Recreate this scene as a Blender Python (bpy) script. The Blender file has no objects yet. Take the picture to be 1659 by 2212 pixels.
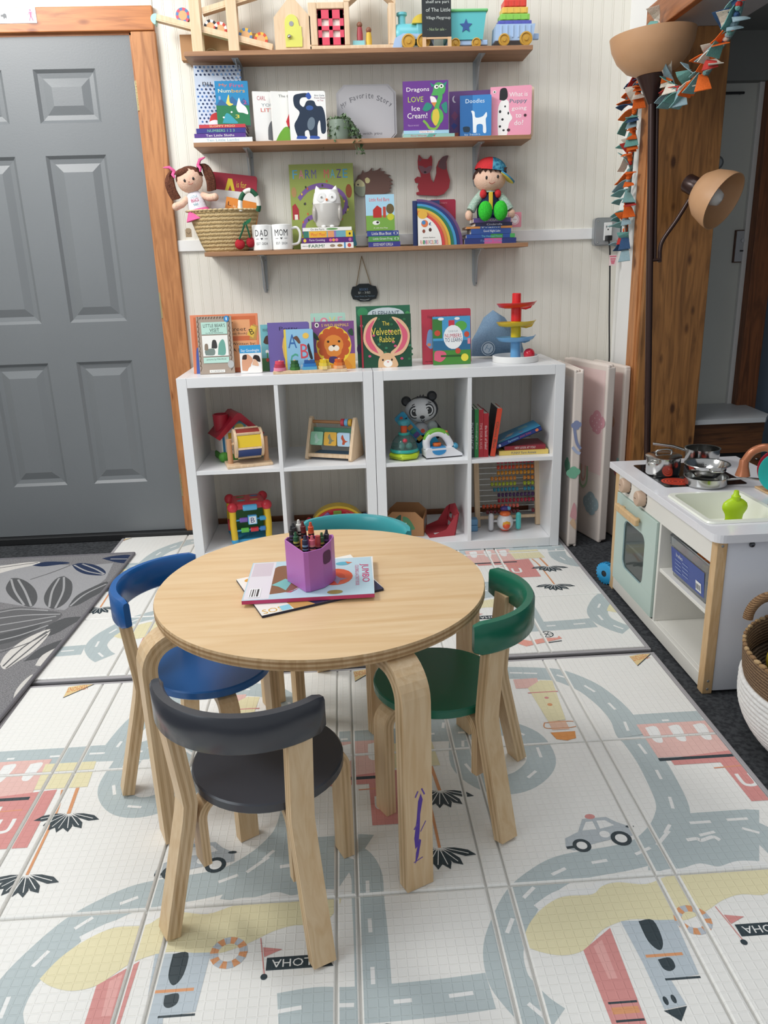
import bpy, math, random
from mathutils import Vector, Matrix
random.seed(7)
sc = bpy.context.scene
COL = sc.collection
pi = math.pi

# ---------------- camera, world, lights, exposure ----------------
cam = bpy.data.cameras.new('camera'); camo = bpy.data.objects.new('camera', cam); COL.objects.link(camo)
cam.sensor_fit = 'HORIZONTAL'; cam.sensor_width = 36.0; cam.lens = 1662 * 36 / 1659
cam.clip_start = .02; cam.clip_end = 60
RR = (.99796, -.05607, -.03044); UU = (.04588, .29908, .95312); FF = (.04433, .95258, -.30104)
camo.matrix_world = Matrix(((RR[0], UU[0], -FF[0], -.1158), (RR[1], UU[1], -FF[1], -3.4529), (RR[2], UU[2], -FF[2], 1.1477), (0, 0, 0, 1)))
sc.camera = camo
sc.view_settings.view_transform = 'Standard'
sc.view_settings.look = 'None'
sc.view_settings.gamma = 1
sc.view_settings.use_curve_mapping = False
sc.view_settings.exposure = 0.15
wd = bpy.data.worlds.new('world'); sc.world = wd; wd.use_nodes = True
bg = wd.node_tree.nodes['Background']; bg.inputs[0].default_value = (.93, .97, 1.0, 1); bg.inputs[1].default_value = .42

def area(name, loc, target, sx, sy, power, color):
    l = bpy.data.lights.new(name, 'AREA'); l.shape = 'RECTANGLE'; l.size = sx; l.size_y = sy; l.energy = power; l.color = color
    o = bpy.data.objects.new(name, l); COL.objects.link(o); o.location = loc
    o.rotation_euler = (Vector(target) - Vector(loc)).to_track_quat('-Z', 'Y').to_euler()
    return o
area('ceiling_light', (-1.75, -1.3, 2.62), (-.1, -.3, .9), 1.1, .6, 40, (1.0, .985, .955))
area('window_light', (-2.6, -3.4, 1.9), (-.1, -1.6, .3), 1.6, 1.4, 22, (.90, .96, 1.0))
area('overhead_fill', (.25, -1.35, 3.3), (.0, -.75, .2), 1.2, 1.0, 17, (.98, .985, 1.0))  # added fill from above, no real opening; brightens shelf tops, table and back mat

# ---------------- materials ----------------
def lin(h):
    c = [int(h[i:i + 2], 16) / 255 for i in (0, 2, 4)]
    return tuple(x / 12.92 if x <= .04045 else ((x + .055) / 1.055) ** 2.4 for x in c) + (1,)
_M = {}
def mat(color, rough=.5, kind='plain', metal=0, c2=None, scale=None, axis=2, trans=0, bump=0):
    key = (color, rough, kind, metal, c2, scale, axis, trans, bump)
    if key in _M: return _M[key]
    m = bpy.data.materials.new(kind + '_' + color); m.use_nodes = True; _M[key] = m
    nt = m.node_tree; N = nt.nodes; L = nt.links; b = N['Principled BSDF']
    b.inputs['Base Color'].default_value = lin(color); b.inputs['Roughness'].default_value = rough; b.inputs['Metallic'].default_value = metal
    if trans:
        b.inputs['Transmission Weight'].default_value = trans; b.inputs['IOR'].default_value = 1.3
    tc = N.new('ShaderNodeTexCoord'); mp = N.new('ShaderNodeMapping'); L.new(tc.outputs['Object'], mp.inputs[0])
    nz = N.new('ShaderNodeTexNoise'); L.new(mp.outputs[0], nz.inputs['Vector'])
    mx = N.new('ShaderNodeMix'); mx.data_type = 'RGBA'
    a = lin(color)
    d2 = lin(c2) if c2 else tuple(x * .9 for x in a[:3]) + (1,)
    mx.inputs[6].default_value = a; mx.inputs[7].default_value = d2
    fac = nz.outputs['Fac']
    if kind == 'wood':
        s = scale or 1.0; sv = [14 * s, 14 * s, 14 * s]; sv[axis] = 1.2 * s; mp.inputs['Scale'].default_value = sv
        nz.inputs['Scale'].default_value = 4; nz.inputs['Detail'].default_value = 6; nz.inputs['Distortion'].default_value = 1.4
        rp = N.new('ShaderNodeMapRange'); rp.inputs[1].default_value = .35; rp.inputs[2].default_value = .68; L.new(fac, rp.inputs[0]); fac = rp.outputs[0]
    elif kind == 'knotty':
        sv = [9, 9, 9]; sv[axis] = .8; mp.inputs['Scale'].default_value = sv
        nz.inputs['Scale'].default_value = 3.5; nz.inputs['Detail'].default_value = 7; nz.inputs['Distortion'].default_value = 2.2
        rp = N.new('ShaderNodeMapRange'); rp.inputs[1].default_value = .38; rp.inputs[2].default_value = .7; L.new(fac, rp.inputs[0])
        vo = N.new('ShaderNodeTexVoronoi'); vo.inputs['Scale'].default_value = 1.0
        mp2 = N.new('ShaderNodeMapping'); s2 = [13, 13, 13]; s2[axis] = 5.5; mp2.inputs['Scale'].default_value = s2; L.new(tc.outputs['Object'], mp2.inputs[0]); L.new(mp2.outputs[0], vo.inputs['Vector'])
        r2 = N.new('ShaderNodeMapRange'); r2.inputs[1].default_value = .2; r2.inputs[2].default_value = .08; L.new(vo.outputs['Distance'], r2.inputs[0])
        ad = N.new('ShaderNodeMath'); ad.operation = 'MAXIMUM'; L.new(rp.outputs[0], ad.inputs[0])
        mu = N.new('ShaderNodeMath'); mu.operation = 'MULTIPLY'; mu.inputs[1].default_value = 1.5; L.new(r2.outputs[0], mu.inputs[0]); L.new(mu.outputs[0], ad.inputs[1])
        mx.clamp_factor = False; fac = ad.outputs[0]
    elif kind in ('carpet', 'fabric'):
        nz.inputs['Scale'].default_value = scale or (90 if kind == 'carpet' else 220); nz.inputs['Detail'].default_value = 4
        rp = N.new('ShaderNodeMapRange'); rp.inputs[1].default_value = .4; rp.inputs[2].default_value = .62; L.new(fac, rp.inputs[0]); fac = rp.outputs[0]
        b.inputs['Roughness'].default_value = .95; b.inputs['Specular IOR Level'].default_value = .15
        bp = N.new('ShaderNodeBump'); bp.inputs['Strength'].default_value = .5; bp.inputs['Distance'].default_value = .003; L.new(nz.outputs['Fac'], bp.inputs['Height']); L.new(bp.outputs[0], b.inputs['Normal'])
    elif kind == 'weave':
        wv = N.new('ShaderNodeTexWave'); wv.wave_type = 'BANDS'; wv.bands_direction = 'Z'; wv.inputs['Scale'].default_value = scale or 30; wv.inputs['Distortion'].default_value = 2.5; wv.inputs['Detail'].default_value = 3; wv.inputs['Detail Scale'].default_value = 6
        L.new(tc.outputs['Object'], wv.inputs['Vector']); fac = wv.outputs['Fac']
        bp = N.new('ShaderNodeBump'); bp.inputs['Strength'].default_value = .8; bp.inputs['Distance'].default_value = .004; L.new(fac, bp.inputs['Height']); L.new(bp.outputs[0], b.inputs['Normal'])
    elif kind == 'emboss':   # playmat foam: grid of small embossed squares
        br = N.new('ShaderNodeTexBrick'); br.offset = 0; br.inputs['Scale'].default_value = 56; br.inputs['Mortar Size'].default_value = .1; br.inputs['Mortar Smooth'].default_value = .5
        br.inputs['Brick Width'].default_value = 1; br.inputs['Row Height'].default_value = 1
        L.new(tc.outputs['Object'], br.inputs['Vector'])
        nz.inputs['Scale'].default_value = 2.5
        bp = N.new('ShaderNodeBump'); bp.inputs['Strength'].default_value = .4; bp.inputs['Distance'].default_value = .0022; L.new(br.outputs['Fac'], bp.inputs['Height']); L.new(bp.outputs[0], b.inputs['Normal'])
    elif kind == 'paint':
        nz.inputs['Scale'].default_value = 3; nz.inputs['Detail'].default_value = 5
        bp = N.new('ShaderNodeBump'); bp.inputs['Strength'].default_value = .12; bp.inputs['Distance'].default_value = .002
        n2 = N.new('ShaderNodeTexNoise'); n2.inputs['Scale'].default_value = 160; L.new(tc.outputs['Object'], n2.inputs['Vector']); L.new(n2.outputs['Fac'], bp.inputs['Height']); L.new(bp.outputs[0], b.inputs['Normal'])
    else:
        nz.inputs['Scale'].default_value = 18
        if not c2: mx.inputs[7].default_value = tuple(x * .95 for x in a[:3]) + (1,)
    L.new(fac, mx.inputs[0]); L.new(mx.outputs[2], b.inputs['Base Color'])
    return m

WHITE = mat('ECECEA', .35); LAM = mat('EDEEF0', .3, 'paint')
BIRCH = mat('DDC29C', .42, 'wood', c2='D0AF84'); BIRCHE = mat('CDB08A', .6, 'wood', c2='B8966A'); BIRCHD = mat('AE8A60', .6, 'wood', c2='9A764E')
PALE = mat('E3C9A9', .55, 'wood', c2='D6B894'); STEEL = mat('C9C9C7', .16, metal=1); GALV = mat('A9ADB0', .4, metal=.7)
SHELFW = mat('A67C5A', .5, 'wood', c2='8E6648', axis=0); CEDAR = mat('BE8250', .5, 'knotty', c2='9A6236'); BLACK = mat('1B1B1D', .5); BROWN = mat('2E1F1C', .3)

# ---------------- mesh builder ----------------
class MB:
    def __init__(s): s.v = []; s.f = []; s.i = []; s.m = []
    def add(s, vs, fs, m, T=None):
        if m not in s.m: s.m.append(m)
        k = s.m.index(m); o = len(s.v)
        for p in vs:
            p = Vector(p); s.v.append(T @ p if T else p)
        for f in fs: s.f.append([o + a for a in f]); s.i.append(k)
        return s
    def bb(s, x0, x1, y0, y1, z0, z1, m, T=None):
        return s.add([(x0, y0, z0), (x1, y0, z0), (x1, y1, z0), (x0, y1, z0), (x0, y0, z1), (x1, y0, z1), (x1, y1, z1), (x0, y1, z1)],
                     [(0, 3, 2, 1), (4, 5, 6, 7), (0, 1, 5, 4), (1, 2, 6, 5), (2, 3, 7, 6), (3, 0, 4, 7)], m, T)
    def box(s, c, d, m, T=None):
        return s.bb(c[0] - d[0] / 2, c[0] + d[0] / 2, c[1] - d[1] / 2, c[1] + d[1] / 2, c[2] - d[2] / 2, c[2] + d[2] / 2, m, T)
    def prism(s, P, h0, h1, m, T=None, plane='z', m2=None):
        n = len(P)
        def q(p, h): return (p[0], p[1], h) if plane == 'z' else ((p[0], h, p[1]) if plane == 'y' else (h, p[0], p[1]))
        ar = sum(P[i][0] * P[(i + 1) % n][1] - P[(i + 1) % n][0] * P[i][1] for i in range(n))
        if (ar < 0) != (plane == 'y'): P = P[::-1]
        vs = [q(p, h0) for p in P] + [q(p, h1) for p in P]
        s.add(vs, [tuple(range(n))[::-1], tuple(range(n, 2 * n))], m, T)
        s.add(vs, [(i, (i + 1) % n, n + (i + 1) % n, n + i) for i in range(n)], m2 or m, T)
        return s
    def lathe(s, prof, m, n=24, T=None, a0=0, a1=2 * pi):
        full = abs(a1 - a0 - 2 * pi) < 1e-6; k = n if full else n + 1
        vs = []; fs = []
        for r, z in prof:
            for j in range(k):
                a = a0 + (a1 - a0) * j / n; vs.append((r * math.cos(a), r * math.sin(a), z))
        for i in range(len(prof) - 1):
            for j in range(n):
                a = i * k + j; b = i * k + (j + 1) % k
                fs.append((a, b, b + k, a + k))
        return s.add(vs, fs, m, T)
    def cyl(s, c, r, h, m, n=20, T=None, r2=None, axis='z'):
        r2 = r if r2 is None else r2
        A = {'z': Matrix(), 'y': Matrix.Rotation(-pi / 2, 4, 'X'), 'x': Matrix.Rotation(pi / 2, 4, 'Y')}[axis]
        Q = Matrix.Translation(c) @ A
        if T: Q = T @ Q
        return s.lathe([(0, 0), (r, 0), (r2, h), (0, h)], m, n, Q)
    def ball(s, c, r, m, n=16, T=None, k=10):
        if not hasattr(r, '__len__'): r = (r, r, r)
        Q = Matrix.Translation(c) @ Matrix.Diagonal((*r, 1))
        if T: Q = T @ Q
        return s.lathe([(math.sin(pi * i / k), -math.cos(pi * i / k)) for i in range(k + 1)], m, n, Q)
    def tube(s, P, r, m, n=8, closed=False, T=None, flat=1.0):
        P = [Vector(p) for p in P]; N = len(P); rs = r if hasattr(r, '__len__') else [r] * N
        vs = []; up = None
        for i in range(N):
            a = P[i - 1] if (i > 0 or closed) else P[i]; b = P[(i + 1) % N] if (i < N - 1 or closed) else P[i]
            t = (b - a).normalized()
            if up is None:
                up = Vector((0, 0, 1)) if abs(t.z) < .9 else Vector((1, 0, 0))
            x = t.cross(up).normalized(); y = x.cross(t).normalized(); up = y
            for j in range(n):
                q = 2 * pi * j / n; vs.append(P[i] + x * math.cos(q) * rs[i] + y * math.sin(q) * rs[i] * flat)
        fs = []
        for i in range(N if closed else N - 1):
            for j in range(n):
                a = i * n + j; b = i * n + (j + 1) % n; c = ((i + 1) % N) * n
                fs.append((a, b, c + (j + 1) % n, c + j))
        if not closed: fs += [tuple(range(n))[::-1], tuple(range((N - 1) * n, N * n))]
        return s.add(vs, fs, m, T)
    def bent(s, path, t0, t1, w, m, T=None):      # laminated strip: path in (x,z), thickness offset t0..t1, width w along y
        N = len(path); nr = []
        for i in range(N):
            a = Vector(path[max(i - 1, 0)]); b = Vector(path[min(i + 1, N - 1)]); d = (b - a).normalized(); nr.append(Vector((d.y, -d.x)))
        vs = []
        for i in range(N):
            p = Vector(path[i])
            for t in (t0, t1):
                q = p + nr[i] * t
                for y in (-w / 2, w / 2): vs.append((q.x, y, q.y))
        fs = [(0, 1, 3, 2), ((N - 1) * 4, (N - 1) * 4 + 2, (N - 1) * 4 + 3, (N - 1) * 4 + 1)]
        for i in range(N - 1):
            a = 4 * i; b = a + 4
            fs += [(a, b, b + 1, a + 1), (a + 2, a + 3, b + 3, b + 2), (a, a + 2, b + 2, b), (a + 1, b + 1, b + 3, a + 3)]
        return s.add(vs, fs, m, T)
    def mesh(s, name):
        me = bpy.data.meshes.new(name); me.from_pydata([tuple(v) for v in s.v], [], s.f)
        for m in s.m: me.materials.append(m)
        me.polygons.foreach_set('material_index', s.i); return me
    def obj(s, name, parent=None, bevel=0, smooth=None, seg=2, loc=None, kind=None, label=None):
        me = s.mesh(name)
        if smooth:
            me.polygons.foreach_set('use_smooth', [True] * len(me.polygons)); me.set_sharp_from_angle(angle=math.radians(smooth))
        o = bpy.data.objects.new(name, me); COL.objects.link(o)
        if parent: o.parent = parent
        if loc: o.location = loc
        if bevel:
            b = o.modifiers.new('bevel', 'BEVEL'); b.width = bevel; b.segments = seg; b.limit_method = 'ANGLE'; b.angle_limit = .6
        if kind: o['kind'] = kind
        if label: o['label'] = label
        return o
def tag(o, label, cat, group=None):
    o['label'] = label; o['category'] = cat
    if group: o['group'] = group
    return o
def thing(name, label, cat, loc=(0, 0, 0), rz=0, group=None, rx=0, ry=0):
    o = bpy.data.objects.new(name, None); COL.objects.link(o); o.empty_display_size = .05
    o.location = loc; o.rotation_euler = (rx, ry, rz); return tag(o, label, cat, group)
def struct(o): o['kind'] = 'structure'; return o
def RZ(a): return Matrix.Rotation(a, 4, 'Z')
def RX(a): return Matrix.Rotation(a, 4, 'X')
def RY(a): return Matrix.Rotation(a, 4, 'Y')
def TR(*p): return Matrix.Translation(p)
def circ(cx, cy, rx, ry=None, n=20, a0=0, a1=2 * pi, rot=0):
    ry = rx if ry is None else ry; full = abs(a1 - a0 - 2 * pi) < 1e-6; out = []
    for i in range(n if full else n + 1):
        a = a0 + (a1 - a0) * i / n; x = rx * math.cos(a); y = ry * math.sin(a)
        out.append((cx + x * math.cos(rot) - y * math.sin(rot), cy + x * math.sin(rot) + y * math.cos(rot)))
    return out
def rrect(x0, x1, y0, y1, r, n=4, corners=(1, 1, 1, 1)):   # order: bottom-left, bottom-right, top-right, top-left
    P = []
    for k, (cx, cy, a) in enumerate(((x0 + r, y0 + r, pi), (x1 - r, y0 + r, 1.5 * pi), (x1 - r, y1 - r, 0), (x0 + r, y1 - r, .5 * pi))):
        if corners[k]: P += [(cx + r * math.cos(a + .5 * pi * i / n), cy + r * math.sin(a + .5 * pi * i / n)) for i in range(n + 1)]
        else: P.append(((x0, y0), (x1, y0), (x1, y1), (x0, y1))[k])
    return P
def smoothpath(P, n=6):
    P = [Vector(p) for p in P]; out = []
    for i in range(len(P) - 1):
        a, b, c, d = P[max(i - 1, 0)], P[i], P[i + 1], P[min(i + 2, len(P) - 1)]
        for j in range(n):
            t = j / n; out.append(.5 * ((2 * b) + (c - a) * t + (2 * a - 5 * b + 4 * c - d) * t * t + (3 * b - a - 3 * c + d) * t ** 3))
    out.append(P[-1]); return [tuple(p) for p in out]
def stroke(P, w, closed=False):     # list of quads along a polyline
    Q = []; V = [Vector(p) for p in P]; L = []; R = []; N = len(V)
    for i in range(N):
        a = V[i - 1] if (i or closed) else V[i]; b = V[(i + 1) % N] if (i < N - 1 or closed) else V[i]
        d = (b - a).normalized(); n = Vector((-d.y, d.x)) * w / 2; L.append(V[i] + n); R.append(V[i] - n)
    for i in range(N if closed else N - 1):
        j = (i + 1) % N; Q.append([tuple(R[i]), tuple(R[j]), tuple(L[j]), tuple(L[i])])
    return Q
_T = {}
def text2d(s):
    if s in _T: return _T[s]
    cu = bpy.data.curves.new('txt', 'FONT'); cu.body = s; cu.resolution_u = 2; cu.fill_mode = 'FRONT'
    ob = bpy.data.objects.new('txt', cu); me = ob.to_mesh()
    vs = [(v.co.x, v.co.y) for v in me.vertices]; fs = [tuple(p.vertices) for p in me.polygons]
    ob.to_mesh_clear(); bpy.data.objects.remove(ob); bpy.data.curves.remove(cu)
    xs = [v[0] for v in vs]; ys = [v[1] for v in vs]; x0, x1, y0, y1 = min(xs), max(xs), min(ys), max(ys)
    _T[s] = ([((x - x0) / (x1 - x0) - .5, (y - y0) / (y1 - y0) - .5) for x, y in vs], fs); return _T[s]
_L = [0]
def shapes(items):
    """flat print items -> list of (colour, verts2d, faces); item kinds: r rect, e ellipse, p polygon, s stroke, t text, o ring"""
    for it in items:
        k, c = it[0], it[1]; _L[0] += 1
        if k == 'r': yield c, [(it[2], it[3]), (it[4], it[3]), (it[4], it[5]), (it[2], it[5])], [(0, 1, 2, 3)]
        elif k == 'e':
            P = circ(it[2], it[3], it[4], it[5], 18, rot=it[6] if len(it) > 6 else 0); yield c, P, [tuple(range(len(P)))]
        elif k == 'p': yield c, list(it[2]), [tuple(range(len(it[2])))]
        elif k == 'b':    # smooth closed blob
            P = list(it[2]); Q = smoothpath(P + P[:1], 4)[:-1]; yield c, Q, [tuple(range(len(Q)))]
        elif k == 's':
            P = smoothpath(it[2], 5) if len(it[2]) > 2 else it[2]
            for q in stroke(P, it[3]): yield c, q, [(0, 1, 2, 3)]
        elif k == 'o':
            for q in stroke(circ(it[2], it[3], it[4], it[5], 20), it[6], True): yield c, q, [(0, 1, 2, 3)]
        elif k == 't':    # text, cx, cy, width, height, rot
            vs, fs = text2d(it[2]); cx, cy, w, h = it[3:7]; a = it[7] if len(it) > 7 else 0
            yield c, [(cx + x * w * math.cos(a) - y * h * math.sin(a), cy + x * w * math.sin(a) + y * h * math.cos(a)) for x, y in vs], fs
def art(name, parent, items, f, rough=.4, sx=1, sy=1):
    mb = MB(); _L[0] = 0
    for c, vs, fs in shapes(items):
        mb.add([f(x * sx, y * sy, _L[0] * 4e-5 + 2e-4) for x, y in vs], fs, mat(c, rough))
    return mb.obj(name, parent)
def plane(o, u, v, n):
    o, u, v, n = Vector(o), Vector(u), Vector(v), Vector(n)
    return lambda x, y, k: o + u * x + v * y + n * k
FRONT = plane((0, 0, 0), (1, 0, 0), (0, 0, 1), (0, -1, 0))
def copy_tree(o, parent=None):
    c = o.copy(); COL.objects.link(c); c.parent = parent
    for ch in o.children: copy_tree(ch, c)
    return c

# ---------------- the room ----------------
WALL = mat('EAE7DE', .55, 'paint', c2='E2DED2'); WALLW = mat('EFEFEE', .6, 'paint', c2='E8E8E6')
fl = struct(MB().bb(-3.2, 2.6, -4.2, .9, -.12, -.015, mat('46484B', .95, 'carpet', c2='313336')).obj('floor'))
wb = struct(MB().bb(-3.05, -1.78, .012, .12, -.015, 2.55, WALL).bb(-1.78, -.8, .012, .12, 2.06, 2.55, WALL).bb(-.8, 1.12, .012, .12, -.015, 2.55, WALL).obj('wall_back'))
struct(MB().bb(-3.05, -3.0, -2.45, .12, -.015, 2.55, WALL).obj('wall_left'))
# beadboard planks: flat board, groove, bead
def plank_mesh(h):
    w = .042
    prof = [(0, .012), (0, 0), (.0338, 0), (.0344, .0011), (.035, 0), (.0404, 0), (.041, .0011), (.0419, .0011), (.0419, .012)]
    return MB().prism(prof, 0, h, WALL).mesh('plank')
for z0, z1, xa, xb in ((-.015, 1.243, -.784, 1.088), (1.287, 2.5, -.784, 1.088), (2.136, 2.5, -1.50, -.786)):
    me = plank_mesh(z1 - z0); x = xa
    while x < xb - .02:
        o = bpy.data.objects.new('plank', me); COL.objects.link(o); o.parent = wb; o.location = (x, 0, z0); x += .042
struct(MB().bb(-.784, 1.09, -.012, .012, 1.243, 1.287, WALLW).obj('trim_1', bevel=.0015))
struct(MB().bb(-.784, 1.09, -.012, 0, -.015, .062, mat('8A5433', .5, 'wood', c2='6E3F24', axis=0)).obj('baseboard_back', bevel=.002))
# grey six panel door
DG = mat('73777A', .42, 'paint', c2='6C7073')
dr = struct(thing('door_1', 'grey six panel door in a cedar frame', 'door', (0, 0, 0)))
del dr['label'], dr['category']
cols = ((-1.631, -1.392), (-1.272, -1.032)); rows = ((.255, .802), (.969, 1.622), (1.74, 1.931))
d = MB(); d.bb(-1.79, -.878, .014, .045, .02, 2.047, DG)
xs = [-1.79, cols[0][0], cols[0][1], cols[1][0], cols[1][1], -.878]
for i in (0, 2, 4): d.bb(xs[i], xs[i + 1], 0, .014, .02, 2.047, DG)
zz = [.02, .255, .802, .969, 1.622, 1.74, 1.931, 2.047]
for i in (0, 2, 4, 6):
    for a, b in cols: d.bb(a, b, 0, .014, zz[i], zz[i + 1], DG)
d.obj('slab', dr)
for a, b in cols:
    for z0, z1 in rows:
        p = MB(); e = .028
        for (q0, y0), (q1, y1) in (((0, 0), (.012, .010)), ((.012, .010), (.03, .0125)), ((.03, .0125), (.062, .003))):
            A = [(a + q0, y0, z0 + q0), (b - q0, y0, z0 + q0), (b - q0, y0, z1 - q0), (a + q0, y0, z1 - q0)]
            B = [(a + q1, y1, z0 + q1), (b - q1, y1, z0 + q1), (b - q1, y1, z1 - q1), (a + q1, y1, z1 - q1)]
            p.add(A + B, [(0, 1, 5, 4), (1, 2, 6, 5), (2, 3, 7, 6), (3, 0, 4, 7)], DG)
        q = .062; p.add([(a + q, .003, z0 + q), (b - q, .003, z0 + q), (b - q, .003, z1 - q), (a + q, .003, z1 - q)], [(0, 1, 2, 3)], DG)
        p.obj('panel', dr)
for z in (1.83, 1.028, .234):
    h = MB(); BR = mat('C7B98C', .3, metal=.8)
    for k in range(5): h.cyl((-.8765, -.006, z - .053 + k * .0215), .0055, .0205, BR, 10)
    h.bb(-.884, -.877, -.004, .001, z - .053, z + .053, BR); h.obj('hinge', dr)
struct(MB().bb(-1.86, -.80, -.03, .07, -.015, .018, mat('17181A', .5)).obj('trim_2', bevel=.004))
fr = struct(MB().bb(-.875, -.782, -.022, .012, -.01, 2.05, CEDAR).obj('trim_3', bevel=.003))
CEDX = mat('BF7A44', .42, 'knotty', c2='9A5A2C', axis=0)
struct(MB().bb(-1.9, -.784, -.024, .012, 2.052, 2.136, CEDX).obj('trim_4', bevel=.003))
struct(MB().bb(-.885, -.875, -.001, .05, .018, 2.05, CEDAR).bb(-1.8, -.875, -.001, .05, 2.043, 2.053, CEDX).obj('trim_5'))
s = thing('door_sign', 'narrow white sign with a pink walking figure on the door header', 'sign', (-1.32, -.024, 2.108))
MB().bb(-.13, .1, -.002, 0, -.026, .026, mat('E4E8F2', .25)).obj('plate', s, bevel=.001)
art('print', s, [('o', 'C8CCD8', .078, 0, .022, .02, .001), ('e', 'E0457A', .08, .017, .003, .0035), ('p', 'E0457A', [(.075, .012), (.085, .012), (.083, -.002), (.088, -.018), (.085, -.019), (.079, -.005), (.075, -.019), (.072, -.018), (.077, -.002)]),
    ('s', 'E0457A', [(.075, .011), (.07, .001)], .002), ('s', 'E0457A', [(.085, .011), (.09, .003)], .002),
    ('p', '40444A', [(-.024, .004), (-.018, .008), (-.012, .006), (-.01, 0), (-.012, -.012), (-.016, -.006), (-.021, -.012), (-.024, -.004), (-.032, -.003), (-.032, .003)])], lambda x, y, k: Vector((x, -.002 - k, y)))
# right wall, cased opening and the nook beyond
struct(MB().bb(1.09, 1.2, -.226, .1, -.015, 2.55, WALLW).bb(1.09, 1.2, -2.2, -.226, 2.04, 2.55, WALLW).obj('wall_right'))
WOODJ = mat('9E6C3A', .5, 'knotty', c2='6E4722')
struct(MB().bb(1.075, 1.1, -.30, -.226, -.015, 2.04, CEDAR).obj('trim_6', bevel=.003))
struct(MB().bb(1.083, 1.1, -.318, -.30, -.015, 1.95, CEDAR).bb(1.088, 1.346, -.345, -.318, -.015, 1.95, WOODJ).obj('trim_7', bevel=.002))
struct(MB().bb(1.072, 1.1, -2.2, -.226, 1.944, 2.04, mat('A9683A', .4, 'knotty', c2='7F4720', axis=1)).obj('trim_8', bevel=.003))
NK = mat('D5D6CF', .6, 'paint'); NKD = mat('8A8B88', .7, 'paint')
struct(MB().bb(1.1, 1.346, -2.2, -.318, 1.95, 2.0, mat('A9A9AC', .7, 'paint')).obj('trim_9'))
struct(MB().bb(1.2, 1.78, .05, .1, -.015, 2.5, NK).obj('wall_front'))
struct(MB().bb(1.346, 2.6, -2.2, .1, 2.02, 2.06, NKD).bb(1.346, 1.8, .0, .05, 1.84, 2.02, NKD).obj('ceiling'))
struct(MB().bb(2.3, 2.36, -2.2, .1, -.015, 2.06, mat('5D6A78', .7, 'paint')).bb(1.78, 2.36, .05, .1, -.015, 2.06, mat('5D6A78', .7, 'paint')).obj('wall_side'))
struct(MB().bb(1.665, 1.685, .03, .05, .49, 1.84, WALLW).obj('trim_10'))
struct(MB().bb(1.685, 1.775, -.02, .05, -.015, 2.02, mat('8A5028', .5, 'knotty', c2='5E3214')).obj('trim_11', bevel=.003))
o = thing('curtain_rod', 'thin black rod high on the nook wall', 'rod', (1.5, .03, 1.80)); MB().cyl((-.12, 0, 0), .005, .22, BLACK, 8, axis='x').obj('bar', o)
for x in (-.1, .09): MB().cyl((x, 0, 0), .003, .022, BLACK, 8, axis='y').obj('bracket', o)
b = thing('bench', 'white topped wooden bench built into the nook', 'bench', (1.5, 0, -.015))
MB().prism([(-.22, -.325), (.16, -.325), (.21, -.25), (.235, .05), (-.22, .05)], .495, .515, mat('C9CBCD', .4, 'paint')).obj('seat', b, bevel=.002)
BW = mat('6E4322', .6, 'wood', c2='4A2A14', axis=0)
MB().bb(-.21, .17, -.30, -.28, .45, .495, BW).bb(-.21, .17, -.295, -.28, .36, .45, BW).obj('apron', b)
MB().bb(-.21, -.19, -.29, .04, 0, .36, BW).obj('side', b); MB().bb(.13, .17, -.3, .04, 0, .36, BW).obj('side', b)
g = MB().bb(-.19, .13, -.27, -.25, 0, .36, mat('1A1C1E', .6)); v = g.obj('vent_panel', b)
for k in range(7): MB().bb(-.05, .1, -.275, -.27, .06 + k * .038, .08 + k * .038, mat('26292C', .5)).obj('slat', v)
MB().ball((.15, -.303, .33), .006, STEEL).obj('screw', b)
w = thing('light_switch', 'white wall switch plate with dark surround in the nook', 'switch', (1.695, .03, 1.19))
w.location = (1.69, .045, 1.195)
MB().bb(-.062, .0, -.008, .004, -.068, .068, mat('5A3A2C', .6)).bb(-.058, -.004, -.012, 0, -.064, .064, mat('B9BBBF', .4)).obj('plate', w, bevel=.001)
MB().cyl((-.031, -.02, .024), .008, .01, mat('C9CBCF', .3), 14, axis='y').obj('dial', w)
MB().bb(-.038, -.024, -.016, -.01, -.022, -.016, BLACK).obj('button', w)
w = thing('round_wall_light', 'small round glass fixture on the nook wall beside the wood post', 'wall light', (1.512, .045, 1.536))
MB().lathe([(0, .02), (.026, .02), (.029, .012), (.03, 0)], mat('6E6F6E', .3, metal=.6), 24, RX(pi / 2)).obj('rim', w, smooth=40)
MB().ball((0, -.018, 0), (.02, .014, .02), mat('B9BEC0', .08), 16).obj('lens', w, smooth=60)

# ---------------- wall shelves ----------------
def wall_shelf(z, x0, x1, yf, label, bx):
    t = thing('wall_shelf', label, 'shelf', ((x0 + x1) / 2, 0, z - .016), group='wooden wall shelves')
    hw = (x1 - x0) / 2; cx = (x0 + x1) / 2
    MB().bb(-hw, hw, yf, -.002, 0, .016, SHELFW).obj('board', t, bevel=.001)
    for x in bx:
        m = MB(); g = mat('B4B8BA', .4, metal=.5); x -= cx
        m.prism([(-.001, 0), (yf * .8, 0), (yf * .8, -.008), (yf * .45, -.03), (-.022, -.12), (-.012, -.15), (-.001, -.15)], x - .002, x + .002, g, plane='x')
        m.bb(x - .013, x + .013, yf * .82, -.001, -.003, 0, g); m.prism([(x - .013, 0), (x + .013, 0), (x + .011, -.13), (x + .006, -.15), (x - .006, -.15), (x - .011, -.13)], -.004, -.001, g, plane='y')
        for zz in (-.02, -.14): m.ball((x + .007, -.005, zz), .003, GALV, 8, k=6)
        m.obj('bracket', t, bevel=.0008)
wall_shelf(1.941, -.654, .659, -.175, 'topmost wooden wall shelf carrying the ramp toy and train', (-.47, .47))
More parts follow.
